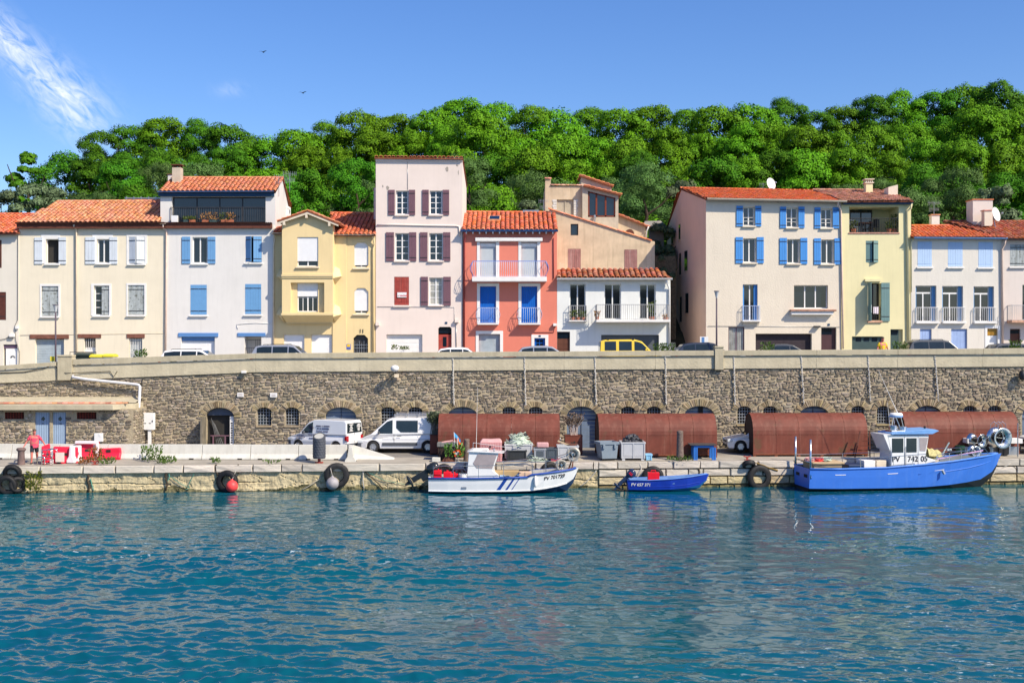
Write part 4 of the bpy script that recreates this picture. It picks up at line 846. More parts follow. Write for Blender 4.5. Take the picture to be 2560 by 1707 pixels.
def sidewin(px, y0, y1, w_=.75):
    # point on the splayed wall along this sight line
    for a, b in ((sp[0], sp[1]), (sp[1], sp[2])):
        k = (px-CX)/F; d = b-a; t = (a.x-k*a.y)/(k*d.y-d.x)
        if 0 <= t <= 1: break
    p = a+d*t; e = d.normalized(); n = Vector((-e.y, e.x, 0)); n = n if n.x < 0 else -n
    z1, z0 = Z(y0, p.y), Z(y1, p.y); mb = MB(); A, B = p-e*w_/2, p+e*w_/2
    mb.prism([Vector((A.x, A.y, z0))+n*.012, Vector((B.x, B.y, z0))+n*.012, Vector((B.x, B.y, z1))+n*.012, Vector((A.x, A.y, z1))+n*.012], -n*.03); w = mb.build('window', M_dmetal, h.root)
    mb = MB(); mb.prism([Vector((A.x, A.y, z0))+n*.08, Vector((B.x, B.y, z0))+n*.08, Vector((B.x, B.y, z0-.06))+n*.08, Vector((A.x, A.y, z0-.06))+n*.08], -n*.07); mb.build('sill', M_wIs, w)
    mb = MB(); m_ = (A+B)/2
    for q0, q1 in ((A+e*.05, m_-e*.03), (m_+e*.03, B-e*.05)): mb.prism([Vector((q0.x, q0.y, z0+.05))+n*.02, Vector((q1.x, q1.y, z0+.05))+n*.02, Vector((q1.x, q1.y, z1-.05))+n*.02, Vector((q0.x, q0.y, z1-.05))+n*.02], -n*.005)
    mb.build('pane', M_glass, w)
for px, y0, y1 in ((1680.5, 571, 611), (1699, 561, 600), (1700.5, 633, 688), (1715, 627, 678), (1702, 742, 805), (1717.5, 733, 783)): sidewin(px, y0, y1)
h.gutter(1765, 2112, 498, 504.5, M_cream, .42, r=.1); h.pipe([(2091, 507, .38), (2092, 514, .3), (2101, 526, .08), (2104, 680, .08), (2107, 872, .08)], M_pinkpipe, .055); h.pipe([(1769, 815, .03), (2100, 817, .03)], M_metal, .012, 'cable', 4)
def dish(px, py, Y, r, label, yaw=-25):
    t = thing('satellite_dish', label, 'satellite dish', W(px, py, Y), 'white satellite dishes', True); mb = MB(); mb.lathe([(.001, .0), (r*.5, -.03), (r, -.12), (r*1.02, -.11), (r*.5, -.015), (.001, .015)], (0, 0, 0), 20, 'Y'); mb.build('reflector', M_white, t, smooth=True)
    mb = MB(); mb.tube([(0, -.1, -r*.9), (0, -.5, -.05)], .012, 5); mb.box(-.04, .04, -.56, -.46, -.09, .01); mb.build('arm', M_metal, t)
    mb = MB(); mb.tube([(0, .02, 0), (0, .12, 0), (0, .14, -r-.35)], .025, 6); mb.build('mast', M_metal, t); t.rotation_euler = (R(-12), 0, R(yaw)); return t
dish(1925, 461, YE+6.6, .42, 'white satellite dish on the ridge of the blue-shutter house', 35)
antenna(1908, 458, 476, YE+6.9, 'low red-tinged aerial left of the dish on the blue-shutter house', 6, .5)

# -- lemon yellow house with the roofed loggia
h = House('lemon_loggia_house', 'lemon yellow house with an open top loggia and grey-green shutters', 2103.5, 2277.5, 950, Y=YF+.03)
h.hole(2123, 517, 2247, 581.5, 1.9, None, True)
w = h.win(2164.5, 602, 2195.5, 656, 2, sill=False); h.shutter(w, 2164.7, 602, 2180, 656, M_shgreen, dy=.0, ang=R(8), side='L'); h.shutter(w, 2180.2, 602, 2195.3, 656, M_shgreen, dy=.0, ang=R(30), side='R')
w = h.win(2171, 708, 2202, 801, 2, rows=1, open_=False, fm=M_dmetal, sill=False, d=.4, name='french_window'); h.shutter(w, 2147.5, 707, 2171, 803, M_shgreen, dy=-.03, ang=R(90), side='R'); h.shutter(w, 2202.5, 707, 2223.5, 803, M_shgreen, dy=-.07)
h.box('lintel', 2161, 697.5, 2200.5, 704, -.18, 0, M_wJ, w); h.box('sill', 2168, 801.5, 2205, 806, -.1, .1, M_tileold, w); h.railing(w, [(h.X(2171), h.Y+.03), (h.X(2201), h.Y+.03)], h.Z(801), h.Z(768), M_dmetal, .11)
h.hole(2130, 841, 2207, 950, .25); d = h.box('garage_door', 2130.3, 841.3, 2206.7, 948, .16, .24, M_dkgreen); mb = MB()
for xa, xb in ((2141, 2155), (2161, 2175), (2181, 2195)): mb.box(h.X(xa), h.X(xb), h.Y+.148, h.Y+.17, h.Z(853.5), h.Z(844))
mb.build('glazing', M_glass, d)
h.hole(2226, 823, 2257, 950, .3); d = h.box('door', 2226.3, 823.3, 2248.5, 948, .16, .24, M_dkgreen); h.box('glazing', 2229, 826, 2246, 837, .148, .17, M_glass, d); h.box('door_side', 2248.6, 823.3, 2256.8, 948, .24, .28, M_wJ)
h.wall(M_wJ, 508, D=7); h.box('eave_beam', 2105, 506, 2278, 512, -.34, -.02, M_navy); h.box('eave_soffit', 2105, 503.5, 2280, 506, -.34, .02, M_dmetal)
li = House.__new__(House); li.__dict__.update(h.__dict__); li.Y = YF+1.86
li.win(2124, 521, 2180, 583, 2, fm=M_dmetal, sill=False, hole=False, d=-.03, name='patio_door')
h.railing(h.root, [(h.X(2123.5), h.Y+.08), (h.X(2246.5), h.Y+.08)], h.Z(580.5), h.Z(546), M_dmetal, .12, top=.025)
h.box('sill', 2121, 581.8, 2249, 584.5, -.05, .2, M_tileold, bevel=.01)
eL, eR = W(2103.5, 505, YE), W(2284, 504, YE); rL, rR = W(2030, 477, YE+6.2), W(2196, 478, YE+6.2)
roof(h.root, eL+Vector((.05, 0, .03)), eR+Vector((0, 0, .03)), rR+Vector((0, 0, .05)), rL+Vector((.05, 0, .05)), M_tileold, cw=.25, row=.38)
roof(h.root, eR+Vector((0, .05, .03)), eR+Vector((0, 9, .03)), rR+Vector((.3, 1, .03)), rR+Vector((0, 0, .03)), M_tileold, cw=.27, row=.38, budget=40, ridge=False, name='hip_roof')
h.chimney(2165, 458, 2182, 490, YF+3.6, M_wJ, M_wI, .5, 'vent', 'lemon chimney with a vented cap'); mb = MB(); q = W(2222, 493, YF+2.2); mb.prism([W(2244.5, 495, YF+2.2), W(2221, 495, YF+2.2), W(2221, 468, YF+2.2), W(2244.5, 462, YF+2.2)], (0, .9, 0)); mb.build('chimney', M_wI, h.root, label='cream wedge-topped chimney near the hip')
h.pipe([(2275, 510, .3), (2274, 522, .2), (2266.5, 530, .09), (2271, 872, .09)], M_wJ, .07); h.pipe([(2281, 600, .25), (2276, 607, .12), (2276.5, 730, .1)], M_wJ, .05)
# loggia furniture
zl = h.Z(581); yl = YF+1.1
t = thing('loggia_table', 'dark slatted table on the lemon house loggia', 'table', (h.X(2175), yl, zl)); mb = MB()
for i in range(5): mb.box(h.X(2160), h.X(2192), yl-.35+.15*i, yl-.23+.15*i, zl+.70, zl+.73)
mb.build('table_top', M_wood, t)
for sx in (2162, 2190):
    for sy in (-.3, .3): mb = MB(); mb.bar((h.X(sx), yl+sy, zl), (h.X(sx), yl+sy, zl+.7), .05); mb.build('leg', M_dmetal, t)
def chair(px, lab, m, rz=0):
    t = thing('garden_chair', lab, 'chair', (h.X(px), yl+.1, zl), 'chairs on the lemon loggia', True); mb = MB(); mb.box(-.22, .22, -.22, .22, .42, .46); mb.build('seat', m, t)
    mb = MB()
    for i in range(4): mb.box(-.2+.11*i, -.12+.11*i, .18, .22, .46, .95)
    mb.box(-.22, .22, .18, .225, .9, .96); mb.build('backrest', m, t)
    for sx in (-.19, .19):
        for sy in (-.19, .19): mb = MB(); mb.bar((sx, sy, 0), (sx, sy, .43), .035); mb.build('leg', m, t)
    t.rotation_euler.z = rz
chair(2147, 'white striped chair at the left of the loggia table', M_trim, .3); chair(2195, 'dark chair right of the loggia table', M_dmetal, -1.3); chair(2204, 'rightmost dark chair on the loggia, by the plants', M_dmetal, -.4)
pot(2134, 581, YF+.35, 'flowering pot plant at the left of the loggia rail', .17, .5, 80); pot(2236, 581, YF+.4, 'tall leafy pot plant at the right of the loggia', .18, .9, 110); pot(2222, 581, YF+.3, 'low spreading pot plant at the right of the loggia rail', .17, .4, 90)
def cloth(px0, px1, y0, y1, Yc, lab, m, cat='towel'):
    mb = MB(); secs = []
    for i in range(9):
        x = px0+(px1-px0)*i/8; secs.append([(X(x, Yc), Yc-.02+.015*math.sin(i*1.9)*(1 if k else .2), Z(y0+(y1-y0)*k/4+random.uniform(-.5, .5), Yc)) for k in range(5)])
    mb.loft(secs); o = single('towel', mb, m, lab, cat); q = o.modifiers.new('thick', 'SOLIDIFY'); q.thickness = .012
cloth(2171.5, 2179, 762, 782, YF-.0, 'white cloth bunched over the left of the lemon house window rail', M_white); cloth(2183, 2196, 767, 784, YF+.0, 'pale pink towel hung over the lemon house window rail', mat('pale_pink_cloth', CL(240, 226, 236)))

# -- white house with pale blue shutters
h = House('pale_blue_shutter_house', 'rough white house with pale blue shutters and sky blue gutter', 2278, 2504.5, 950)
for x0, x1, y0, y1 in ((2294, 2329.5, 604, 667), (2370, 2406.5, 605, 667), (2446, 2482, 605, 668)):
    w = h.win(x0, y0, x1, y1, 2, sm=M_trim); m_ = (x0+x1)/2; h.shutter(w, x0+.2, y0+.2, m_-.2, y1-.5, M_shpale, dy=-.01, strap=M_shpale); h.shutter(w, m_+.2, y0+.2, x1-.2, y1-.5, M_shpale, dy=-.01, strap=M_shpale)
for x0, x1, y0 in ((2289, 2341, 714), (2355.5, 2407.6, 715), (2434, 2485, 716)):
    w = h.win(x0, y0, x1-9, 804, 2, fm=M_white, d=.26, sill=False, name='french_window', transom=y0+18, hole=False); h.hole(x0, y0, x1, 804, .33)
    h.shutter(w, x1-9, y0+.4, x1-.2, 803.5, M_shb, dy=.2, planks=2, battens=0); h.shutter(w, x0+.2, y0+.4, x0+3, 803.5, M_shb, dy=.1, planks=1, battens=0)
    balcony(h, x0-1, x1+5, 804.3, 809, 769, .22, 0, M_white, M_trim, gap=.115)
M_periw = mat('periwinkle_door', CL(166, 190, 236, .82), rough=.6)
h.hole(2300, 822, 2329, 950, .2); h.shutter(h.root, 2300.2, 822.3, 2328.8, 948, M_periw, dy=.1, planks=4, battens=0, name='door'); h.hole(2378, 822, 2418, 950, .2); h.shutter(h.root, 2378.2, 822.3, 2417.8, 948, M_periw, dy=.1, planks=5, battens=0, name='door')
h.hole(2468, 821, 2494, 950, .2); d = h.box('door', 2468.3, 839, 2493.7, 948, .12, .19, M_white); h.box('transom', 2468.5, 821.5, 2493.5, 838, .12, .16, mat('amber_glass', CL(200, 150, 60, .7), rough=.2), d); mb = MB()
for xa, xb, ya, yb in ((2462.5, 2500.5, 814, 820.9), (2462.5, 2467.9, 821, 940), (2494.2, 2500.5, 821, 940)): mb.box(h.X(xa), h.X(xb), h.Y-.025, h.Y+.004, h.Z(yb), h.Z(ya))
mb.build('surround', M_white, d)
h.wall(M_wK, 597); h.gutter(2279.5, 2512, 595, 596.5, M_skyb, .38, r=.09); h.pipe([(2509, 600, .34), (2508, 612, .2), (2503.5, 624, .09), (2505.5, 870, .09)], M_pinkpipe, .06)
e1, e2 = W(2277, 593.5, YF-.4), W(2513, 594.5, YF-.4); D_ = ridge_depth(e1.z, YF-.4, 565, 19); r1, r2 = W(2279, 565, YF-.4+D_), W(2372, 565, YF-.4+D_)
roof(h.root, e1, e2, r2, r1, mat('bright_orange_tile', (0, 0, 0)), cw=.25, row=.34)
h.chimney(2329, 538, 2349, 572, YF+3.0, M_wK, M_tileold, .45, 'flat'); antenna(2335, 505, 540, YF+3.2, 'comb aerial on the small chimney of the pale blue shutter house', 9, .8)
# -- pinkish house at the right edge
h = House('pinkish_house', 'pinkish white house with a peeling shutter and small balcony at the right edge', 2505, 2790, 950, Y=YF+.02)
w = h.win(2525, 611, 2561, 666, 2); h.shutter(w, 2525.2, 611.3, 2542.8, 665.5, M_shold, dy=-.01); h.shutter(w, 2543.2, 611.3, 2560.8, 665.5, M_shold, dy=-.01)
w = h.win(2556, 712, 2596, 800, 2, sill=False, name='french_window', fm=M_shgreen); balcony(h, 2517, 2640, 801, 807, 764, .75, 0, M_rgrey, M_tileold)
h.hole(2525, 822, 2551, 950, .2); d = h.box('door', 2525.3, 822.3, 2550.7, 948, .12, .19, M_brownd); h.box('transom', 2527, 825, 2549, 834, .105, .13, M_glass, d); h.win(2620, 612, 2655, 666, 2); h.win(2700, 612, 2735, 666, 2)
h.wall(M_wL, 600); h.gutter(2511, 2790, 599, 600, M_dmetal, .38); e1, e2 = W(2452, 583, YF+.7), W(2790, 599, YF-.4)
eL = W(2512, 597.5, YF-.4); rL, rR = W(2358, 556, YF+4.6), W(2790, 552, YF+4.6)
roof(h.root, eL, e2, rR, rL, mat('brick_orange_tile', (.42, .11, .045), rough=.85, var=.3, scale=3, rnd=.3, hue=.015), cw=.27, row=.36)
h.chimney(2432, 500, 2482, 565, YF+3.2, M_wL, M_tile, 1.1, 'flat', 'large pink chimney with a tiled cap'); h.chimney(2461, 527, 2479, 565, YF+2.2, M_wI, M_tileold, .5, 'flat', 'small cream chimney in front of the large one')
dish(2487, 537, YF+2.6, .48, 'white satellite dish beside the large pink chimney at the right', 40)
# ------------------------------------------------------------------ stone retaining wall
def piece_mesh(name, m, kind, k):
    """irregular rubble stone (kind 'rubble') or dressed block: unit front x,z in -.5...5, depth 0..1 towards -Y"""
    mb = MB(); rr = random.Random(k)
    if kind == 'rubble':
        n = 9; ou, inn = [], []
        for i in range(n):
            a = 2*math.pi*(i+.5)/n; c, s = math.cos(a), math.sin(a); q = 1/max(abs(c), abs(s))**.82*.5*rr.uniform(.84, 1.0)
            ou.append((c*q, 0, s*q)); f = rr.uniform(.76, .86); inn.append((c*q*f, -rr.uniform(.75, 1), s*q*f))
        fs = [(i, (i+1) % n, n+(i+1) % n, n+i) for i in range(n)]+[tuple(range(n, 2*n))]
        mb.add(ou+inn, fs)
    else:
        g = [(-.5, -.5), (0, -.5), (.5, -.5), (.5, 0), (.5, .5), (0, .5), (-.5, .5), (-.5, 0)]
        ou = [(x*.995, 0, z*.99) for x, z in g]; mid = [(x*.985+rr.uniform(-.01, .01), -.7, z*.96+rr.uniform(-.02, .02)) for x, z in g]; inn = [(x*.94, -rr.uniform(.9, 1.05), z*.86) for x, z in g]
        c = [(rr.uniform(-.1, .1), -rr.uniform(.95, 1.15), rr.uniform(-.1, .1))]; n = 8
        fs = [(i, (i+1) % n, n+(i+1) % n, n+i) for i in range(n)]+[(n+i, n+(i+1) % n, 2*n+(i+1) % n, 2*n+i) for i in range(n)]+[(2*n+i, 2*n+(i+1) % n, 3*n) for i in range(n)]
        mb.add(ou+mid+inn+c, fs)
    me = bpy.data.meshes.new(name); me.from_pydata(mb.v, [], mb.f); me.materials.append(m)
    bm = bmesh.new(); bm.from_mesh(me); bmesh.ops.recalc_face_normals(bm, faces=bm.faces); bm.to_mesh(me); bm.free()
    if sum(p.normal.y*p.area for p in me.polygons) > 0: me.flip_normals()
    return me
M_stone = mat('rubble_stone', CL(166, 152, 132, .74), rough=.95, var=.34, scale=5, rnd=.48, hue=.016, bump=.5, bscale=18, detail=7)
M_mortar = mat('lime_mortar', CL(210, 194, 164, .60), rough=1, var=.2, scale=2.5, bump=.8, bscale=9, wear=((.24, .18, .12), .8, .62))
M_vous = mat('arch_stone', CL(188, 168, 132, .62), rough=.95, var=.3, scale=4, rnd=.45, hue=.014, bump=.4)
wall = thing('retaining_wall', 'long rubble stone retaining wall with arched doors and barred windows under the street', 'stone wall', (0, YW, 1.5))
DOORS = [(514, 585, 1019, 1042), (812.5, 890, 1018, 1042), (1118, 1195, 1017, 1042), (1417, 1491, 1016, 1040), (1711, 1785.5, 1015, 1038), (2000, 2071.6, 1015, 1037), (2284.7, 2353.5, 1014, 1036), (2556, 2630, 1014, 1036), (-330, -255, 1020, 1042)]
WINS = [(642, 678), (713, 747), (952.6, 987), (1021, 1055.6), (1256, 1289), (1322, 1356), (1553, 1586.5), (1617.7, 1651.6), (1844, 1877.6), (1908.6, 1942), (2129, 2162), (2193, 2225), (2408.7, 2441), (2470.7, 2503)]
ops = []        # (px0, px1, ytop, yspring, ybottom, door?)
for q in DOORS: ops.append((*q, 1126, True))
for a, b in WINS: yt = 1018.5-(a-642)*.0025; ops.append((a, b, yt, yt+9.5, yt+45, False))
WX0, WX1, ZB, = X(-420, YW), X(2980, YW), 1.2
mb = MB(); Ym = YW+.05; wh = [(X(a, YW), X(b, YW), Z(yb, YW) if not dr else ZB+.02, Z(yt, YW), .45 if dr else .38, None, False) for a, b, yt, ys, yb, dr in ops]
def band_z(x): return Z(lerp_tab(BAND_B, CX+x*F/YW), YW)
ZT = Z(1008, YW)    # flat part up to here; sloping top above
facade(mb, WX0, WX1, ZB, ZT, Ym, wh)
xs = list(np.linspace(WX0, WX1, 24))
for a, b in zip(xs[:-1], xs[1:]): mb.poly((a, Ym, ZT), (b, Ym, ZT), (b, Ym, band_z(b)+.1), (a, Ym, band_z(a)+.1))
def arcpts(a, b, yt, ys, n, g=0.):
    x0, x1, zt, zs = X(a, YW), X(b, YW), Z(yt, YW), Z(ys, YW); c = (x0+x1)/2
    return [(c-((x1-x0)/2+g)*math.cos(math.pi*i/n), zs+(zt-zs+g)*math.sin(math.pi*i/n)) for i in range(n+1)]
for a, b, yt, ys, yb, dr in ops:
    p = arcpts(a, b, yt, ys, 16); x0, x1, zt = X(a, YW), X(b, YW), Z(yt, YW); dp = .4
    for i in range(16):
        q0, q1 = p[i], p[i+1]; mb.poly((q0[0], Ym-.001, q0[1]), (q1[0], Ym-.001, q1[1]), (q1[0], Ym-.001, zt+.001), (q0[0], Ym-.001, zt+.001)); mb.poly((q0[0], Ym-.001, q0[1]), (q0[0], Ym+dp, q0[1]), (q1[0], Ym+dp, q1[1]), (q1[0], Ym-.001, q1[1]))
mb.build('mortar', M_mortar, wall, norm=False)
STV = [piece_mesh('stone', M_stone, 'rubble', k) for k in range(12)]
stones = []
z = 1.35; ri = 0
def blocked(z0, z1):
    o = []
    for a, b, yt, ys, yb, dr in ops:
        x0, x1 = X(a, YW), X(b, YW); zs, zt = Z(ys, YW), Z(yt, YW); zb = ZB if dr else Z(yb, YW)-.1; g = .44 if dr else .36
        if z1 < zb: continue
        if z0 < zs: w_ = (x1-x0)/2+.02
        if z0 >= zs-.12:
            zz = max(z0, zs-.1)
            if zz > zt+g: continue
            w_ = ((x1-x0)/2+g*1.0)*math.sqrt(max(0, 1-((zz-zs)/(zt-zs+g))**2)) if zz > zs else (x1-x0)/2+g
            w_ = max(w_, 0.)
        c = (x0+x1)/2; o.append((c-w_-.01, c+w_+.01))
    return sorted(o)
while z < 6.3:
    hh = random.uniform(.085, .175); bl = blocked(z, z+hh); segs, cur = [], WX0
    for a, b in bl:
        if a > cur: segs.append((cur, a))
        cur = max(cur, b)
    segs.append((cur, WX1))
    for a, b in segs:
        x = a+random.uniform(0, .03)
        while x < b-.08:
            w_ = min(random.choice((.13, .18, .22, .28, .35, .42, .54))*random.uniform(.8, 1.2), b-x)
            if b-x-w_ < .14: w_ = b-x
            zc = z+hh/2+.045*math.sin(x*1.7+ri*1.3)+.03*math.sin(x*4.1+ri)+random.uniform(-.018, .018)
            h_ = hh*random.uniform(.80, 1.02)
            sub = [(zc, h_)]
            if w_ < .45 and hh > .15 and random.random() < .25: sub = [(zc+h_*.26, h_*.48), (zc-h_*.26, h_*.48)]
            for zz, q in sub:
                if zz+q/2 < band_z(x)+.05: stones.append((x+w_/2, zz, w_*.955, q*.95, random.uniform(.035, .09)))
            x += w_
    z += hh*.97; ri += 1
stones = [s for s in stones]
vis = sorted([i for i, s in enumerate(stones) if -27 < s[0] < 31 and s[1] > 2.2], key=lambda i: -stones[i][2]*stones[i][3])[:295]
vs = set(vis); rest = MB(); svd = [([Vector(v.co) for v in m.vertices], [tuple(p.vertices) for p in m.polygons]) for m in STV]
for i, (x, zz, w_, q, dp) in enumerate(stones):
    k = random.randrange(12); M = Matrix.Translation((x, Ym+.002, zz)) @ Matrix.Rotation(random.gauss(0, .03), 4, 'Y') @ Matrix.Diagonal((w_*random.choice((1, -1)), dp, q, 1))
    if i in vs:
        M.translation -= wall.location; M2 = Matrix.Translation(M.translation) @ Matrix.Diagonal((w_, dp, q, 1)); inst('stone', STV[k], wall, M2)
    else: rest.rv = random.random(); rest.add([M @ v for v in svd[k][0]], svd[k][1])
rest.build('stone', M_stone, wall, kind='stuff')
# arches of thin upright stones, doors, barred windows
M_doorb = mat('blue_grey_door', CL(120, 138, 164, .75), rough=.65, var=.12, streak=.3)
M_doord = mat('slate_blue_door', CL(88, 98, 116, .75), rough=.6, var=.12)
for oi, (a, b, yt, ys, yb, dr) in enumerate(ops):
    g = .40 if dr else .33; n = 26 if dr else 14; pin, po = arcpts(a, b, yt, ys, n, .012), arcpts(a, b, yt, ys, n, g); mb = MB()
    for i in range(n):
        f = random.uniform(.86, 1.08); e = .10; A, B, C, D_ = pin[i], pin[i+1], po[i+1], po[i]
        def L_(p, q, t): return (p[0]+(q[0]-p[0])*t, p[1]+(q[1]-p[1])*t)
        A2, B2 = L_(A, B, e), L_(A, B, 1-e); D2, C2 = L_(D_, C, e), L_(D_, C, 1-e); D2, C2 = L_(A2, D2, f), L_(B2, C2, f)
        mb.rv = random.random(); yv = Ym-random.uniform(.05, .10); mb.prism([(p[0], yv, p[1]) for p in (A2, B2, C2, D2)], (0, .12, 0))
    ar = mb.build('arch', M_vous, wall, kind='stuff')
    x0, x1, zt, zs = X(a, YW), X(b, YW), Z(yt, YW), Z(ys, YW)
    if not dr:
        mb = MB(); yy = Ym+.2; zb = Z(yb, YW)
        for i in range(6): mb.bar((x0+(x1-x0)*i/5, yy, zb), (x0+(x1-x0)*i/5, yy, zt-(.12 if i in (0, 5) else 0)), .022)
        for i in range(6): mb.bar((x0, yy-.02, zb+(zt-zb)*(i+.3)/6), (x1, yy-.02, zb+(zt-zb)*(i+.3)/6), .022)
        mb.build('window_bars', mat('pale_iron', CL(190, 196, 204, .7), rough=.6), wall)
        mb = MB(); mb.box(x0-.02, x1+.02, Ym+.36, Ym+.4, zb-.02, zt+.02); mb.build('window_opening', M_dark, wall); mb = MB(); mb.box(x0-.05, x1+.05, Ym-.1, Ym+.1, zb-.09, zb); mb.build('sill', M_vous, wall)  # dark panel behind the bars paints in the unlit inside
        if oi % 3 == 0: mb = MB(); mb.box(x0+.03, x0+(x1-x0)*.5, Ym+.3, Ym+.32, zb+.05, zb+.6); mb.build('window_pane', M_glass, wall)
    elif oi != 0:
        mb = MB(); mid = (x0+x1)/2; nb = 12
        for s_, (p, q) in enumerate(((x0+.01, mid-.012), (mid+.012, x1-.01))):
            mb = MB()
            for i in range(nb): zz0, zz1 = ZB+.2+(zt-ZB-.2)*i/nb, ZB+.2+(zt-ZB-.2)*(i+1)/nb-.012; mb.box(p, q, Ym+.3, Ym+.36, zz0, zz1)
            mb.build('door_leaf', M_doorb, wall)
        mb = MB(); mb.box(mid-.03, mid+.03, Ym+.27, Ym+.31, ZB+.2, zt-.02); mb.box(x0, x1, Ym+.26, Ym+.31, zs-.28, zs-.2); mb.build('door_rail', M_doord, wall)
        if oi == 4: mb = MB(); mb.box(mid+.0, mid+.27, Ym+.27, Ym+.33, zt-.5, zt-.07); mb.build('vent', M_dark, wall)
    else:
        mb = MB(); p = arcpts(a, b, yt, ys, 14, -.02); zl = Z(1038.5, YW); mb.prism([(q[0], Ym+.22, q[1]) for q in p if q[1] >= zl-.05]+[(x1-.02, Ym+.22, zl), (x0+.02, Ym+.22, zl)], (0, .08, 0)); mb.build('tympanum', M_doord, wall)
        mb = MB(); mb.box(x0-.03, x1+.03, Ym+.42, Ym+1.6, ZB, zt); mb.build('store_room', M_dark, wall)  # solid dark block stands in for the unlit room
        mb = MB(); mb.box(x0-.10, x0+.0, Ym-.85, Ym+.05, ZB+.35, Z(1041, YW)); mb.build('door_leaf', mat('grey_old_wood', CL(150, 142, 126, .6), var=.3, streak=.5), wall, label='weathered wooden leaf swung open')
        mb = MB(); mb.box(x1-.28, x1-.05, Ym+.1, Ym+.16, ZB+.35, Z(1041, YW)); dl_ = mb.build('door_jamb', M_trim, wall); mb = MB()
        for k in range(9): mb.box(x1-.22+.02*(k % 2), x1-.12, Ym+.085, Ym+.1, Z(1056+6*k, YW)-.09, Z(1056+6*k, YW))
        mb.build('lettering', M_text, dl_, kind='stuff')
mb = MB(); mb.bar((X(525, YW), Ym+.05, Z(1089, YW)), (X(572, YW), Ym+.05, Z(1089, YW)), .06); mb.bar((X(532, YW), Ym+.05, ZB+.3), (X(532, YW), Ym+.05, Z(1090, YW)), .07); mb.bar((X(562, YW), Ym+.05, ZB+.3), (X(562, YW), Ym+.05, Z(1090, YW)), .07)
single('trestle', mb, M_shplum, 'red-brown trestle across the open arched doorway', 'trestle')
for i in range(4):
    mb = MB(); mb.tube([(X(524+3*i, YW), Ym+.3, Z(1046+5*i, YW)), (X(543+6*i, YW), Ym+.1-.05*i, ZB+.45)], .02, 6); single('pole', mb, mat('dull_pole', (.07, .075, .085), rough=.5), ['longest','second','third','shortest'][i]+' grey pole leaning in the open arched doorway', 'pole', 'poles leaning in the doorway')
# concrete band, coping, pillars
par = thing('parapet_wall', 'pale weathered concrete parapet with coping along the top of the stone wall', 'parapet', (0, YW, 6))
cuts = [-420, -200, 0, 139]; 
def seg(mb, a, b, tt, tb, y0, y1, e=.004):
    z = [Z(lerp_tab(t, p), YW) for p in (a, b) for t in (tt, tb)]; xa, xb = X(a, YW)+e, X(b, YW)-e
    mb.add([(xa, y0, z[1]), (xb, y0, z[3]), (xb, y1, z[3]), (xa, y1, z[1]), (xa, y0, z[0]), (xb, y0, z[2]), (xb, y1, z[2]), (xa, y1, z[0])], [(0,3,2,1),(4,5,6,7),(0,1,5,4),(1,2,6,5),(2,3,7,6),(3,0,4,7)])
xs = [-420, -140, 143, 183, 640, 900, 1148, 1410, 1638, 1786, 1802, 2040, 2243, 2456, 2700, 2980]
for a, b in zip(xs[:-1], xs[1:]):
    if (a, b) in ((143, 183), (1786, 1802)): continue
    mb = MB(); seg(mb, a, b, COP_T, COP_B, YW-.16, YW+.32); mb.build('coping', M_conc, par, bevel=.015)
    mb = MB(); seg(mb, a, b, [(p, q+.9) for p, q in COP_B], BAND_B, YW-.06, YW+.32, .002); mb.build('band', mat('board_marked_concrete', CL(208, 198, 172, .8), rough=.95, var=.12, scale=1.0, bump=.5, bscale=8, streak=.25, streakcol=(.22, .19, .14)), par, bevel=.01)
    for f, o in ((.36, .004), (.7, .004)):       # board marks: three lifts, each a shade proud of the last
        t0 = [(p, q+.9+(lerp_tab(BAND_B, p)-q-.9)*f) for p, q in COP_B]; mb = MB(); seg(mb, a, b, t0, BAND_B, YW-.06-o*(1 if f < .5 else 3.5), YW+.0, .01); mb.build('board_course', MATS['board_marked_concrete'], par)
for a, b, t, b_ in ((147, 183, 887, 950), (1786, 1807, 865, 924)):
    mb = MB(); mb.box(X(a, YW), X(b, YW), YW-.22, YW+.34, Z(b_, YW), Z(t+4.5, YW)); pl = mb.build('pillar', M_conc, par, bevel=.01); mb = MB(); mb.box(X(a-1, YW), X(b+1, YW), YW-.26, YW+.38, Z(t+4.4, YW), Z(t, YW)); mb.build('cap', M_conc, pl, bevel=.015)
# flaking white joint filler running down the wall
M_fill = mat('joint_filler', CL(226, 222, 214, .7), var=.25, scale=12, rough=1)
for px, x2, y1 in ((1132, 1135, 1013), (1311, 1314, 1015), (1487, 1490, 1013), (1663, 1665, 1012), (1834, 1837, 1011), (2002, 2009, 1010), (2169, 2175, 1002), (2336, 2345, 1003)):
    mb = MB(); n = 60; y0 = lerp_tab(COP_B, px)+3
    for i in range(n):
        t = i/n; x, zz = X(px+(x2-px)*t, YW), Z(y0+(y1-y0)*t, YW); mb.ball((x+random.gauss(0, .012), YW-.07, zz), random.uniform(.03, .06), .05, random.uniform(.03, .055), 5, 3, .3)
    mb.build('joint_filler', M_fill, par, kind='stuff')
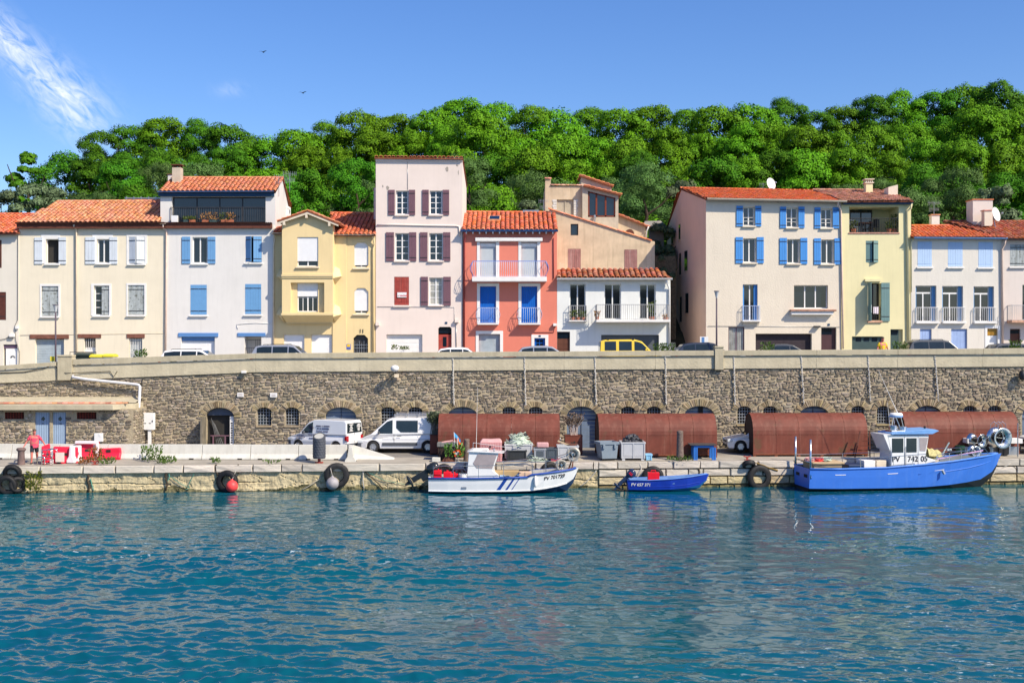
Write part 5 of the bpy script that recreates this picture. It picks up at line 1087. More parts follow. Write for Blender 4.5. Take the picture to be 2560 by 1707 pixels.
# ------------------------------------------------------------------ quay
QA, QB_, QS = 60.4, -26.66, .0726
def QY(x): return QA+QS*(x-QB_)
def qY(px): return (QA-QS*QB_)/(1-QS*(px-CX)/F)
QANG = math.atan(QS); QZ = 1.42
def gz(x, y): return QZ+.2*max(0, min(1, (y-QY(x))/5.5))
def base(px, py):
    z = 1.5
    for _ in range(6):
        Y = (HC-z)*F/(py-CY); z = gz(X(px, Y), Y)
    y0 = QY(X(px, Y))+.25
    if Y < y0: Y = y0; z = gz(X(px, Y), Y)
    return Vector((X(px, Y), Y, z))
mb = MB(); gxs = list(np.linspace(-60, 62, 40)); secs = []
for d in (.0, .8, 2.2, 3.6, 5.5): secs.append([(x, min(QY(x)+d, 68.5), gz(x, QY(x)+d)) for x in gxs])
secs.append([(x, 68.6, QZ+.2) for x in gxs]); 
mb.loft(secs[:3]); struct('quay', mb, M_quay, norm=False)
mb = MB(); mb.loft(secs[2:]); struct('road', mb, mat('quay_road', CL(176, 170, 162, .5), rough=.95, var=.15, scale=.7, bump=.4, bscale=40, wear=((.30, .28, .25), .8, .62)), norm=False)
qw = thing('quay_wall', 'old quay wall of pale cap stones over rough yellowish masonry at the water', 'quay wall', (0, QY(0), 0))
mb = MB(); mb.poly((-60, QY(-60)+.03, -1.5), (62, QY(62)+.03, -1.5), (62, QY(62)+.03, QZ-.01), (-60, QY(-60)+.03, QZ-.01)); mb.build('core', mat('quay_core', (.24, .19, .13), rough=1, var=.4, scale=4), qw, norm=False)
M_cap = mat('cap_stone', CL(224, 214, 200, .72), rough=.9, var=.16, scale=2.2, rnd=.13, hue=.012, bump=.5, bscale=7, streak=.25, streakcol=(.25, .22, .18))
M_low = mat('rough_quay_stone', CL(224, 204, 162, .72), rough=.95, var=.26, scale=2.6, rnd=.14, hue=.012, bump=1.6, bscale=5, streak=.3, streakcol=(.24, .18, .11), wear=((.26, .20, .12), 1.4, .63))
M_alg = mat('weedy_stone', CL(156, 144, 100, .6), rough=.8, var=.35, scale=3, rnd=.15, hue=.015, bump=1.0, bscale=7, wear=((.045, .045, .02), 2.2, .5))
BK = {m.name: [piece_mesh('stone', m, 'block', k) for k in range(6)] for m in (M_cap, M_low, M_alg)}
xq = -40.
def quay_row(z0, z1, xa, xb, wmin, wmax, m, dp, gap=.02, ch=None):
    x = xa
    while x < xb:
        w_ = random.uniform(wmin, wmax); w_ = min(w_, xb-x)
        mm = m
        M = Matrix.Translation(Vector((x+w_/2, QY(x+w_/2)+.04, (z0+z1)/2))-qw.location) @ Matrix.Rotation(QANG, 4, 'Z') @ Matrix.Diagonal((w_-gap, dp+.05+random.uniform(0, .06), (z1-z0-gap)*random.uniform(.97, 1.01), 1))
        inst('stone', random.choice(BK[mm.name]), qw, M); x += w_
XS = X(1495, qY(1495)); XL, XR = -33., 36.
quay_row(1.0, QZ-.004, XL, XS, 1.0, 2.6, M_cap, .16); 
from mathutils import noise
def nf(x, z, s): return noise.fractal(Vector((x*s, z*s, 3.7)), 1., 2., 5)
nx_, zl_ = 640, [-.7, -.45, -.3]+[-.2+.06*i for i in range(21)]; mb = MB(); sec = []
for i in range(nx_):
    x = XL+(XS-XL)*i/(nx_-1); col = []
    for z_ in zl_:
        d_ = .05*nf(x, z_*1.3, .9)+.035*nf(x+9, z_*.5, 4)-(.05 if abs((x*.55+.2*math.sin(z_*9+x)) % 1-.5) < .02 and z_ > -.2 else 0)-(.06 if abs(z_-.42-.05*math.sin(x*.8)) < .035 and nf(x, 0, .4) > -.1 else 0)
        col.append((x, QY(x)-.05-d_-(.03 if z_ < .2 else 0), min(z_, 1.0)))
    sec.append(col)
n_ = len(zl_); mb.v = [p for c in sec for p in c]; mb.r = [0.]*len(mb.v)
for i in range(nx_-1):
    for j in range(n_-1): mb.f.append((i*n_+j, (i+1)*n_+j, (i+1)*n_+j+1, i*n_+j+1)); mb.m.append(1 if zl_[j] < .14+.2*nf(sec[i][j][0], 1, .7) else 0)
mb.build('masonry', [M_low, M_alg], qw, norm=False)
quay_row(1.02, QZ-.004, XS, XR, 1.0, 2.4, M_cap, .14); quay_row(.60, 1.0, XS, XR, .8, 1.9, M_cap, .10, .03); quay_row(.16, .58, XS, XR, .7, 1.6, M_low, .11, .03); quay_row(-.9, .15, XS, XR, .8, 1.5, M_alg, .10, .03)
# ------------------------------------------------------------------ shed against the wall at the left
YS_ = 65.9; sh = House('harbour_shed', 'low stone shed with two pale blue doors and a tiled concrete roof', -120, 333, 1126, Y=YS_, depth=2.3, cat='shed', group=None)
M_pale = mat('pale_blue_door', CL(176, 200, 228, .75), rough=.6, var=.06); M_grille = mat('terracotta_grille', CL(130, 60, 50, .7), rough=.9, var=.2)
for a, b, n in ((87, 124, '9'), (131, 165, '10')):
    sh.hole(a, 1030, b, 1121, .16); d = sh.box('door', a+.3, 1030.3, b-.3, 1120, .09, .15, M_pale); c = (a+b)/2+1; mb = MB()
    mb.prism([(sh.X(c-5.5), sh.Y+.07, sh.Z(1047)), (sh.X(c), sh.Y+.07, sh.Z(1053)), (sh.X(c+5.5), sh.Y+.07, sh.Z(1047)), (sh.X(c), sh.Y+.07, sh.Z(1041))], (0, .03, 0)); mb.build('diamond_pane', M_glass, d); o = sh.root.location
    text(n, .13, Matrix.Translation((sh.X(c-2)-o.x, .075, sh.Z(1061)-o.z)) @ FACE, M_text, d, 'door_number')
    mb = MB()
    for i in range(6): x = sh.X(a+.5)+(sh.X(b-.5)-sh.X(a+.5))*(i+.5)/6; mb.box(x-.004, x+.004, sh.Y+.082, sh.Y+.095, sh.Z(1119), sh.Z(1031))
    mb.build('plank_joint', M_doord, d, kind='stuff')
for a, b in ((12, 60), (192, 241)):
    sh.hole(a, 1030, b, 1047.5, .2); mb = MB(); nx = 7
    for i in range(nx+1): x = sh.X(a)+(sh.X(b)-sh.X(a))*i/nx; mb.box(x-.018, x+.018, sh.Y+.04, sh.Y+.14, sh.Z(1047.3), sh.Z(1030.2))
    for j in range(5): z = sh.Z(1047.3)+(sh.Z(1030.2)-sh.Z(1047.3))*j/4; mb.box(sh.X(a), sh.X(b), sh.Y+.05, sh.Y+.13, z-.018, z+.018)
    g = mb.build('grille', M_grille, sh.root); sh.box('opening', a, 1030.2, b, 1047.3, .17, .19, M_dark, g)
sw_ = sh.wall(M_mortar, 1022, D=2.4); mb = MB(); rest = MB(); z = 1.6
while z < sh.Z(1027):
    hh = random.uniform(.12, .2); x = sh.X(-118)
    while x < sh.X(332):
        w_ = random.uniform(.18, .55); px = CX+(x+w_/2)*F/YS_; py = CY+(HC-z-hh/2)*F/YS_
        if not any(a-6 < px < b+6 and y0-3 < py < y1+3 for a, b, y0, y1 in ((87, 165, 1028, 1130), (12, 60, 1028, 1049), (192, 241, 1028, 1049))) and x+w_ < sh.X(332.5):
            k = random.randrange(12); rest.rv = random.random(); M = Matrix.Translation((x+w_/2, YS_+.004, z+hh/2)) @ Matrix.Diagonal((w_*.95, random.uniform(.04, .09), hh*.93, 1)); rest.add([M @ v for v in svd[k][0]], svd[k][1])
        x += w_
    z += hh
z = 1.6
while z < sh.Z(1029):
    hh = random.uniform(.12, .2); y_ = YS_
    while y_ < YW: w_ = random.uniform(.2, .5); k = random.randrange(12); rest.rv = random.random(); M = Matrix.Translation((sh.X(333)+.003, y_+w_/2, z+hh/2)) @ Matrix.Rotation(R(90), 4, 'Z') @ Matrix.Diagonal((w_*.95, .06, hh*.93, 1)); rest.add([M @ v for v in svd[k][0]], svd[k][1]); y_ += w_
    z += hh
rest.build('stone', M_stone, sw_, kind='stuff')
mb = MB(); zr = Z(1025, YS_-.45); a, b, c = X(-140, YS_-.5), X(282, YS_-.5), X(342, YS_+1.2)
mb.prism([(a, YS_-.5, zr), (b, YS_-.5, zr), (c, YS_+1.0, zr), (c, YW+.04, zr), (a, YW+.04, zr)], (0, 0, .30)); slab = mb.build('roof_slab', M_conc, sh.root, bevel=.02)
tm = []; rt = MB()
for i in range(34):
    x = a+.2+i*.305
    if x > c-.1: break
    yb = YW-.25 if False else YS_+.2; secs = []
    for yy, r in ((x-.17, .085), (x+.16, .10)): secs.append([(yy, YS_+.05+.12-.12*math.cos(math.pi*j/6)+(.5 if x > b else 0)*max(0, (x-b)/1.5), zr+.33+r*math.sin(math.pi*j/6)) for j in range(7)])
    rt = MB(); rt.loft(secs); rt.build('tile', mat('pale_orange_tile', (.52, .2, .11), rough=.85, var=.3, scale=4, rnd=.35, hue=.02), slab, smooth=True)
mb = MB(); mb.poly((a, YS_+.25, zr+.34), (c, YS_+.9, zr+.34), (c, YW+.04, zr+.62), (a, YW+.04, zr+.62)); mb.build('roof_fill', M_conc, slab, norm=False)
mb = MB(); mb.box(X(237, YS_-.1), X(257.5, YS_-.1), YS_-.2, YS_, Z(1103, YS_), Z(1082, YS_)); mb.box(X(249, YS_-.1), X(254, YS_-.1), YS_-.215, YS_-.19, Z(1090, YS_), Z(1083.5, YS_)); single('meter_box', mb, M_white, 'white meter box on the front of the stone shed', 'meter box', bevel=.01)
mb = MB(); yy = YW-.3; mb.tube([(X(178, yy), YW-.05, Z(938, yy)), W(182, 943, yy), W(215, 948, yy), W(342, 961, yy), W(347, 962.5, yy), W(350, 967, yy), W(349, 985, yy-.4), W(341, 1113, yy-.6), (X(340, yy), yy-.6, 1.6)], .085, 10); single('drain_pipe', mb, mat('white_pvc', CL(232, 232, 236, .75), rough=.4), 'fat white drain pipe bending down beside the stone shed', 'pipe', smooth=True)
t = thing('electric_cabinet', 'white electricity cabinet on a post against the stone wall', 'cabinet', W(372, 1120, YW-.5)); yy = YW-.5; mb = MB(); mb.box(X(358.6, yy), X(386.5, yy), yy-.14, yy+.16, Z(1074, yy), Z(1032, yy)); mb.build('box', M_white, t, bevel=.02); mb = MB(); mb.box(X(382, yy), X(384, yy), yy-.17, yy-.13, Z(1054, yy), Z(1050, yy))
for px in (362, 374): mb.box(X(px, yy), X(px+5, yy), yy-.145, yy-.13, Z(1058.5, yy), Z(1056.5, yy))
mb.build('vent', M_dmetal, t); mb = MB(); mb.box(X(370.5, yy), X(377.5, yy), yy-.06, yy+.08, 1.6, Z(1073.5, yy)); mb.build('post', M_white, t)
mb = MB(); mb.tube([W(0, 932, YW-.1), W(60, 930, YW-.1), W(110, 920, YW-.12), W(135, 912, YW-.12), W(150, 928, YW-.12), W(165, 933, YW-.24), W(210, 931, YW-.12), W(275, 928, YW-.12), W(284, 942, YW-.1), W(293, 928, YW-.12)], .022, 5); mb.tube([W(352, 1030, YW-.02), W(353, 960, YW-.02), W(357, 946, YW-.04)], .03, 5); single('cable', mb, M_black, 'black cables draped along the left parapet', 'cable', smooth=True)
t = thing('flood_lamp', 'white domed floodlight on the stone wall above the white van', 'lamp', W(987, 921, YW-.75)); c = W(987, 921, YW-.75); mb = MB(); mb.ball(c, .25, .25, .2, 14, 8); mb.build('dome', M_trim, t, smooth=True); mb = MB(); mb.lathe([(.001, -.13), (.2, -.12), (.245, -.02), (.25, .02)], c, 14); mb.build('lens', M_dmetal, t, smooth=True); mb = MB(); mb.tube([c, c+Vector((0, .75, -.15))], .04, 6); mb.tube([c+Vector((0, .3, -.05)), c+Vector((.02, .5, -.45)), c+Vector((.02, .75, -.5))], .03, 6); mb.build('arm', M_dmetal, t); mb = MB(); q = W(991, 939, YW-.3); mb.box(q.x-.11, q.x+.13, q.y-.1, q.y+.2, q.z-.1, q.z+.1); mb.build('ballast_box', M_cream, t)
for i, (a, b, y0, y1, m, lab) in enumerate(((594, 610, 981, 991.5, M_trim, 'small white notice between the arched doorway and the first barred window'), (676, 693.5, 981.5, 992.5, M_trim, 'small white notice above the first two barred windows'))):
    mb = MB(); mb.box(X(a, YW), X(b, YW), YW-.09, YW-.05, Z(y1, YW), Z(y0, YW)); o = single('notice', mb, m, lab, 'sign'); mb = MB(); 
    for k in range(2): mb.box(-.13, .12, -.025, -.021, .06+.08*k, .085+.08*k)
    LOCAL.add(o.name); mb.build('print', mat('faint_print', CL(150, 130, 130, .8)), o, kind='stuff')
mb = MB(); mb.box(X(606, YW), X(617, YW), YW-.28, YW-.08, Z(932, YW), Z(926, YW)); single('camera_box', mb, M_trim, 'little white box at the foot of the parapet above the notices', 'box')
mb = MB(); q = W(2556, 938, YW-.3); mb.ball(q, .2, .25, .32, 10, 7); single('lamp_head', mb, M_dmetal, 'dark lamp head on the wall at the right edge', 'lamp', smooth=True)
def street_lamp(px, pyt, label):
    Y = 69.2; c = W(px, pyt, Y); zb = street_z(px); t = thing('street_lamp', label, 'street lamp', (c.x, Y, zb), 'street lamps behind the parapet'); mb = MB(); mb.tube([(c.x, Y, zb), (c.x, Y, c.z-.42)], [.06, .045], 8); mb.build('post', mat('plum_grey_metal', CL(96, 84, 96, .8), rough=.5), t, smooth=True)
    mb = MB(); mb.lathe([(.05, -.42), (.06, -.36), (.14, -.05), (.15, -.03)], c, 12); mb.build('lamp_glass', mat('lamp_glass', CL(220, 224, 230, .7), rough=.2), t, smooth=True); mb = MB(); mb.lathe([(.001, .02), (.16, .01), (.17, -.03), (.02, -.04)], c, 12); mb.build('lamp_cap', MATS['plum_grey_metal'], t)
street_lamp(139, 762, 'slim street lamp in front of the cream-yellow house'); street_lamp(1791.5, 727.5, 'slim street lamp in front of the blue-shutter house')
# bins behind the parapet
def bin4(px0, px1, pyt, m, lidm, lab, Y=70.):
    x0, x1, zt = X(px0, Y), X(px1, Y), Z(pyt, Y); zb = street_z((px0+px1)/2); t = thing('wheeled_bin', lab, 'bin', ((x0+x1)/2, Y, zb), 'bins behind the parapet'); mb = MB()
    mb.loft([[(x0+i_, Y-.45+j_, z) for i_, j_ in ((k, k), (x1-x0-k, k), (x1-x0-k, .9-k), (k, .9-k))] for z, k in ((zb+.12, .1), (zt-.12, .0))], True, True); mb.build('body', m, t, bevel=.02); mb = MB(); mb.box(x0-.04, x1+.04, Y-.5, Y+.48, zt-.12, zt-.03)
    mb.loft([[(x, Y-.5+.98*j/6, zt-.03+.10*math.sin(math.pi*j/6)) for j in range(7)] for x in (x0-.03, x1+.03)], False, True); mb.build('lid', lidm, t)
    for k in (x0+.12, x1-.12): mb = MB(); mb.lathe([(.001, -.03), (.09, -.03), (.09, .03), (.001, .03)], (k, Y-.4, zb+.09), 10, 'X'); mb.build('wheel', M_black, t)
bin4(195, 229, 884, mat('dark_green_plastic', CL(58, 70, 66, .8), rough=.5), mat('dark_green_plastic', 0), 'dark green wheeled bin beside the parapet pillar'); bin4(232, 262, 888, M_white, mat('yellow_plastic', CL(240, 224, 60, .8), rough=.45), 'pale bin with a yellow lid right of the green bin'); bin4(264, 288, 887, M_white, MATS['yellow_plastic'], 'rightmost yellow-lidded bin behind the parapet')
mb = MB(); Y = 70.6; mb.tube([W(175, 930, Y), W(175, 880, Y), W(240, 880, Y), W(240, 930, Y)], .025, 6); single('bin_rail', mb, M_dmetal, 'thin metal hoop rail behind the green bin', 'rail')
mb = MB(); q = W(131, 897, 69.4); mb.box(q.x-.13, q.x+.12, 69.38, 69.42, q.z-.14, q.z+.15); mb.tube([(q.x, 69.44, street_z(131)), (q.x, 69.44, q.z)], .02, 5); single('yellow_sign', mb, MATS['yellow_plastic'], 'small yellow sign beside the left street lamp', 'sign')
t = thing('street_sign', 'small white and blue panel above the dark hatchback', 'sign', (X(1760, 71.6), 71.6, street_z(1760))); mb = MB(); mb.box(X(1750, 71.6), X(1770.5, 71.6), 71.58, 71.62, Z(858, 71.6), Z(841.5, 71.6)); mb.build('panel', M_white, t); mb = MB(); mb.box(X(1754, 71.6), X(1761, 71.6), 71.572, 71.579, Z(857, 71.6), Z(843, 71.6)); mb.build('stripe', M_blue, t)
mb = MB()
for px in (1752, 1768): mb.tube([(X(px, 71.6), 71.63, street_z(1760)), (X(px, 71.6), 71.63, Z(843, 71.6))], .02, 5)
mb.build('post', M_metal, t)
for i, (px, n_) in enumerate(((352, 'low bush'), (1672, 'bushy'), (1918, 'leafy'), (2250, 'sparse'), (2540, 'broad'), (1650, 'small'))):
    Yp = 68.75; zc = Z(lerp_tab(COP_T, px), YW)-.12; t = single('parapet_plant', plant_mb((X(px, Yp), Yp, zc), .38, .5, 120, .16), mat('green_leaves', (.07, .13, .025), rough=.7, var=.4, scale=8, trans=.3), ['low green bush peeping over the left parapet', 'bushy green plant over the parapet right of the low grey house', 'leafy plant over the parapet in front of the dark sedan', 'sparse green plant over the parapet by the lemon house door', 'broad green plant over the parapet at the far right', 'small green plant over the parapet at the corner of the low grey house'][i], 'plant', 'plants growing over the parapet', norm=False)
# ------------------------------------------------------------------ vehicles
M_tyre = mat('tyre_rubber', (.02, .02, .022), rough=.8, var=.2); M_rim = mat('alloy_rim', (.55, .56, .58), rough=.3, metal=.7); M_red = mat('red_lens', CL(170, 20, 30, .8), rough=.2); M_lens = mat('headlight_lens', (.55, .58, .62), rough=.1, coat=.8); M_bump = mat('grey_bumper_plastic', CL(84, 88, 96, .8), rough=.6)
def paint(n, c, metal=.0): return mat(n, c, rough=.32, var=.02, metal=metal, spec=.5, coat=.5)
P_white, P_silver, P_dark, P_navy, P_yel, P_black = paint('white_car_paint', CL(246, 246, 248, .82)), paint('silver_car_paint', (.42, .43, .45), .5), paint('dark_grey_car_paint', (.045, .05, .058)), paint('navy_car_paint', (.02, .028, .05)), paint('yellow_car_paint', CL(250, 214, 60, .82)), paint('black_car_paint', (.015, .016, .018))
def wheel(t, x, y, r, side, w_=.2):
    mb = MB(); mb.lathe([(r*.6, -w_/2), (r*.94, -w_/2), (r, -w_*.3), (r, w_*.3), (r*.94, w_/2), (r*.6, w_/2)], (x, y, r), 22, 'Y'); ty = mb.build('wheel', M_tyre, t, smooth=True); mb = MB(); s = side*w_/2
    mb.lathe([(.001, s*.8), (r*.16, s*.85), (r*.2, s*.55), (r*.52, s*.5), (r*.62, s*.9), (r*.64, s*.6)], (x, y, r), 22, 'Y')
    for i in range(6): a = 2*math.pi*i/6; mb.bar((x+r*.12*math.cos(a), y+s*.75, r+r*.12*math.sin(a)), (x+r*.58*math.cos(a), y+s*.85, r+r*.58*math.sin(a)), r*.2, .03)
    mb.build('rim', M_rim, ty)
def car(name, label, cat, loc, L, Hh, W0, low, cab, glass, wheels, rw, pm, yaw=0, zb=.6, top=.76, z0=.2, group=None, glassm=None, bump=None):
    """low: upper contour of the body, front to rear; cab: cabin contour, front to rear; x as a share of L, z as a share of height"""
    t = thing(name, label, cat, loc, group, True); xc = 0
    lowp = [(x*L, z*Hh) for x, z in low]; bot = [(lowp[-1][0]+.03, z0+.1), (lowp[-1][0]+.12, z0)]
    for xw in sorted([w_*L for w_ in wheels]):
        ra = rw*1.17; bot.append((xw-ra, z0)); bot += [(xw-ra*math.cos(math.pi*i/8), rw+ra*math.sin(math.pi*i/8)) for i in range(1, 8) if rw+ra*math.sin(math.pi*i/8) > z0+.02]; bot.append((xw+ra, z0))
    bot += [(lowp[0][0]-.12, z0), (lowp[0][0]-.03, z0+.1)]
    out = lowp+bot
    def hw(x, z): return W0/2*(1-.16*abs(x/(L/2))**7)*(1-.05*max(0, (z0+.35-z)/.35))
    mb = MB(); n = len(out); A = [(x, -hw(x, z), z) for x, z in out]; B = [(x, hw(x, z), z) for x, z in out]
    mb.add(A+B, [(i, (i+1) % n, n+(i+1) % n, n+i) for i in range(n)]+[tuple(range(n-1, -1, -1)), tuple(range(n, 2*n))]); mb.build('body', pm, t, bevel=.045, segs=3)
    mb = MB(); mb.box(-L/2+.25, L/2-.25, -W0/2+.12, W0/2-.12, z0+.02, zb*Hh*.8); mb.build('underbody', M_black, t)
    cp = [(x*L, z*Hh) for x, z in cab]; zmin, zmax = min(z for x, z in cp), max(z for x, z in cp)
    def ch(z): return W0/2*(.955-(.955-top)*(z-zmin)/(zmax-zmin))
    mb = MB(); n = len(cp); A = [(x, -ch(z), z) for x, z in cp]; B = [(x, ch(z), z) for x, z in cp]; cf = [(i, i+1, n+i+1, n+i) for i in range(n-1)]+[tuple(range(n-1, -1, -1)), tuple(range(n, 2*n))]; mb.add(A+B, cf); mb.build('cabin', pm, t, bevel=.04, segs=3)
    def topz(x):
        for (xa, za), (xb, zb2) in zip(cp[:-1], cp[1:]):
            if xb <= x <= xa: return za+(zb2-za)*(x-xa)/(xb-xa) if xa != xb else max(za, zb2)
        return zmin
    gm = glassm or M_cglass
    for s in (-1, 1):
        for xa, xb in glass:
            xs = [xa*L+(xb-xa)*L*i/5 for i in range(6)]; z_b = zb*Hh+.03; pts = []
            for x in xs: pts.append((x, max(z_b+.01, min(topz(x)-.10, zmax-.12))))
            poly = [(x, z) for x, z in pts]+[(xs[-1], z_b), (xs[0], z_b)]; mb = MB(); mb.prism([(x, s*(ch(z)+.004), z) for x, z in poly], (0, s*.008, 0)); mb.build('side_window', gm, t)
    for nm, (p, q) in (('windscreen', (cp[0], cp[1])), ('rear_window', (cp[-1], cp[-2]))):
        p, q = Vector((p[0], 0, p[1])), Vector((q[0], 0, q[1])); d = q-p; nn = Vector((d.z, 0, -d.x)).normalized(); nn = nn if (nn.x > 0) == (nm == 'windscreen') else -nn
        a, b = p+d*.12+nn*.006, p+d*.93+nn*.006; wa, wb = ch(a.z)-.09, ch(b.z)-.09; mb = MB(); mb.prism([a+Vector((0, -wa, 0)), a+Vector((0, wa, 0)), b+Vector((0, wb, 0)), b+Vector((0, -wb, 0))], nn*.008); mb.build(nm, gm, t)
    for xw in wheels:
        for s in (-1, 1): wheel(t, xw*L, s*(W0/2-.11), rw, s)
    for s in (-1, 1):
        xf, xr = lowp[1][0], lowp[-2][0]; mb = MB(); mb.box(xf-.3, xf+.015, s*W0*.40-.16, s*W0*.40+.13, lowp[1][1]-.06, lowp[1][1]+.10); mb.build('headlight', M_lens, t, bevel=.03)
        mb = MB(); mb.box(xr-.02, xr+.13, s*W0*.435-.09, s*W0*.435+.07, lowp[-2][1]-.22, lowp[-2][1]+.02); mb.build('tail_light', M_red, t, bevel=.02)
        xm = cp[0][0]-.10*L; mb = MB(); mb.box(xm-.06, xm+.06, s*(W0/2+.02), s*(W0/2+.2), zb*Hh+.0, zb*Hh+.15); mb.build('mirror', pm if pm != P_white else M_bump, t, bevel=.03)
        mb = MB(); mb.box(-.02*L, .03*L, s*(W0/2+.002), s*(W0/2+.03), zb*Hh-.13, zb*Hh-.10); mb.build('door_handle', M_dmetal, t)
    if not bump: mb = MB(); mb.box(L/2-.06, L/2+.012, -W0*.3, W0*.3, Hh*.19, Hh*.27); mb.box(L/2-.06, L/2+.014, -W0*.24, W0*.24, Hh*.36, Hh*.42); mb.build('grille', M_black, t)
    if bump: mb = MB(); mb.box(lowp[0][0]-.22, lowp[0][0]+.03, -W0/2+.1, W0/2-.1, z0, z0+.4); mb.box(lowp[-1][0]-.03, lowp[-1][0]+.2, -W0/2+.1, W0/2-.1, z0, z0+.3); mb.build('bumper', bump, t, bevel=.05)
    t.rotation_euler.z = yaw; return t
LOWC = [(.5, .30), (.497, .42), (.47, .50), (.24, .615), (-.46, .64), (-.495, .54), (-.5, .32)]; LOWS = [(.5, .28), (.497, .40), (.47, .48), (.24, .60), (-.34, .655), (-.475, .64), (-.5, .5), (-.5, .30)]
CAB = dict(hatch=([(.25, .60), (.07, .955), (-.02, 1), (-.24, .985), (-.37, .93), (-.47, .63)], [(.19, .0), (-.015, -.2), (-.215, -.38)]),
 estate=([(.25, .60), (.07, .955), (-.02, 1), (-.3, .985), (-.42, .93), (-.48, .63)], [(.19, .02), (.005, -.19), (-.205, -.42)]),
 suv=([(.22, .60), (.08, .95), (.0, 1), (-.34, .985), (-.43, .93), (-.485, .63)], [(.17, .01), (-.005, -.2), (-.215, -.41)]),
 sedan=([(.23, .60), (.05, .95), (-.04, 1), (-.16, .985), (-.26, .90), (-.38, .645)], [(.17, .01), (-.005, -.2), (-.215, -.32)]))
def street_car(px0, kind, L, Hh, pm, label, pyt=None, W0=1.78, Y=70.25):
    cab, gl = CAB[kind]; px = px0+L/2*F/Y; zb = street_z(px)+.005
    if pyt: Hh = Z(pyt, Y)-zb
    t = car('parked_car', label, 'car', (X(px, Y), Y, zb), L, Hh, W0, LOWS if kind == 'sedan' else LOWC, cab, gl, (.31, -.29), .32, pm, group='cars parked behind the parapet', bump=None)
    zr = Hh; mb = MB()
    if kind in ('estate', 'suv'):
        for s in (-1, 1): mb.tube([(.0*L, s*W0*.36, zr*.985), (-.02*L, s*W0*.365, zr+.03), (-.32*L, s*W0*.365, zr+.01), (-.34*L, s*W0*.36, zr*.97)], .018, 5)
        mb.build('roof_rail', M_dmetal, t)
    return t
street_car(405, 'estate', 4.5, 1.5, P_white, 'white estate car parked below the white loggia house', 873); street_car(632, 'suv', 4.55, 1.6, P_silver, 'silver estate with roof rails parked between the white and the bay house', 861.5); street_car(1083, 'hatch', 3.7, 1.45, P_white, 'small white hatchback in front of the tall pink house door', 868); street_car(1284, 'hatch', 4.1, 1.5, P_silver, 'silver hatchback parked below the coral red house', 864)
tv = car('parked_van', 'bright yellow van with roof bars parked below the low grey house', 'van', (X(1497, 70.25)+2.0, 70.25, street_z(1580)+.005), 4.0, Z(848.5, 70.25)-street_z(1580), 1.72, [(.5, .28), (.497, .38), (.47, .45), (.28, .56), (-.49, .58), (-.5, .5), (-.5, .28)], [(.29, .55), (.13, .93), (.02, 1), (-.42, .985), (-.485, .93), (-.497, .56)], [(.22, .02), (-.02, -.21), (-.255, -.425)], (.32, -.31), .31, P_yel, group='cars parked behind the parapet', top=.84)
mb = MB(); zt_ = Z(848.5, 70.25)-street_z(1580)
for x in (.0, -1.5): mb.box(x-.03, x+.03, -.72, .72, zt_+.05, zt_+.08); mb.box(x-.05, x+.05, -.74, -.66, zt_-.04, zt_+.08); mb.box(x-.05, x+.05, .66, .74, zt_-.04, zt_+.08)
mb.build('roof_bars', M_black, tv)
street_car(1683, 'hatch', 4.2, 1.5, P_navy, 'dark navy hatchback parked beside the right-hand parapet pillar', 855.5); street_car(1872, 'sedan', 4.6, 1.42, P_dark, 'dark grey saloon in front of the brown garage door', 859.5); street_car(2258, 'suv', 4.4, 1.6, P_dark, 'dark crossover car parked between the lemon and pale blue shutter houses', 849.5); street_car(2462, 'hatch', 3.9, 1.5, P_navy, 'small dark car at the right end of the street', 857.5)
# lower vans
pv = base(900, 1126); LV = 4.78
van = car('white_van', 'long white panel van with roof rack parked on the quay road', 'van', (X(899, 66.6)+LV/2, 66.6, QZ+.2), LV, 1.95, 1.9, [(.5, .17), (.498, .30), (.485, .38), (.33, .53), (-.495, .56), (-.5, .5), (-.5, .2)], [(.345, .52), (.15, .945), (.09, .995), (-.47, 1.0), (-.497, .93), (-.498, .55)], [(.255, .085)], (.315, -.333), .32, P_white, yaw=math.pi, zb=.535, top=.84, z0=.22, bump=M_bump)
mb = MB(); zt_ = 1.95
for s in (-1, 1): mb.tube([(.35, s*.68, zt_+.12), (-2.2, s*.68, zt_+.12)], .03, 6); mb.tube([(.35, s*.68, zt_+.2), (-2.2, s*.68, zt_+.2)], .015, 5)
for x in (.3, -.35, -1., -1.6, -2.15): mb.tube([(x, -.68, zt_+.12), (x, .68, zt_+.12)], .022, 6); mb.tube([(x, -.68, zt_-.02), (x, -.68, zt_+.2)], .02, 5); mb.tube([(x, .68, zt_-.02), (x, .68, zt_+.2)], .02, 5)
mb.build('roof_rack', M_metal, van)
for s in (-1, 1):
    def vy(z): return .95*(.955-(.955-.84)*(z-1.014)/(1.95-1.014))
    mb = MB(); mb.prism([(x, s*(vy(z)+.003), z) for x, z in ((.20, 1.80), (-1.02, 1.80), (-1.02, 1.14), (-.06, 1.14), (.20, 1.38))], (0, s*.012, 0)); mb.build('side_window', M_cglass, van)
    mb = MB(); mb.box(-1.0, .98, s*.945, s*.975, .40, .56); mb.build('side_moulding', M_bump, van, bevel=.01)
    mb = MB()
    for x in (.34, .30-.62*0, -1.1): mb.box(x-.006, x+.006, s*.945, s*.956, .42, 1.05)
    mb.box(-2.2, 1.0, s*.945, s*.956, .735, .75); mb.build('panel_seam', M_bump, van)
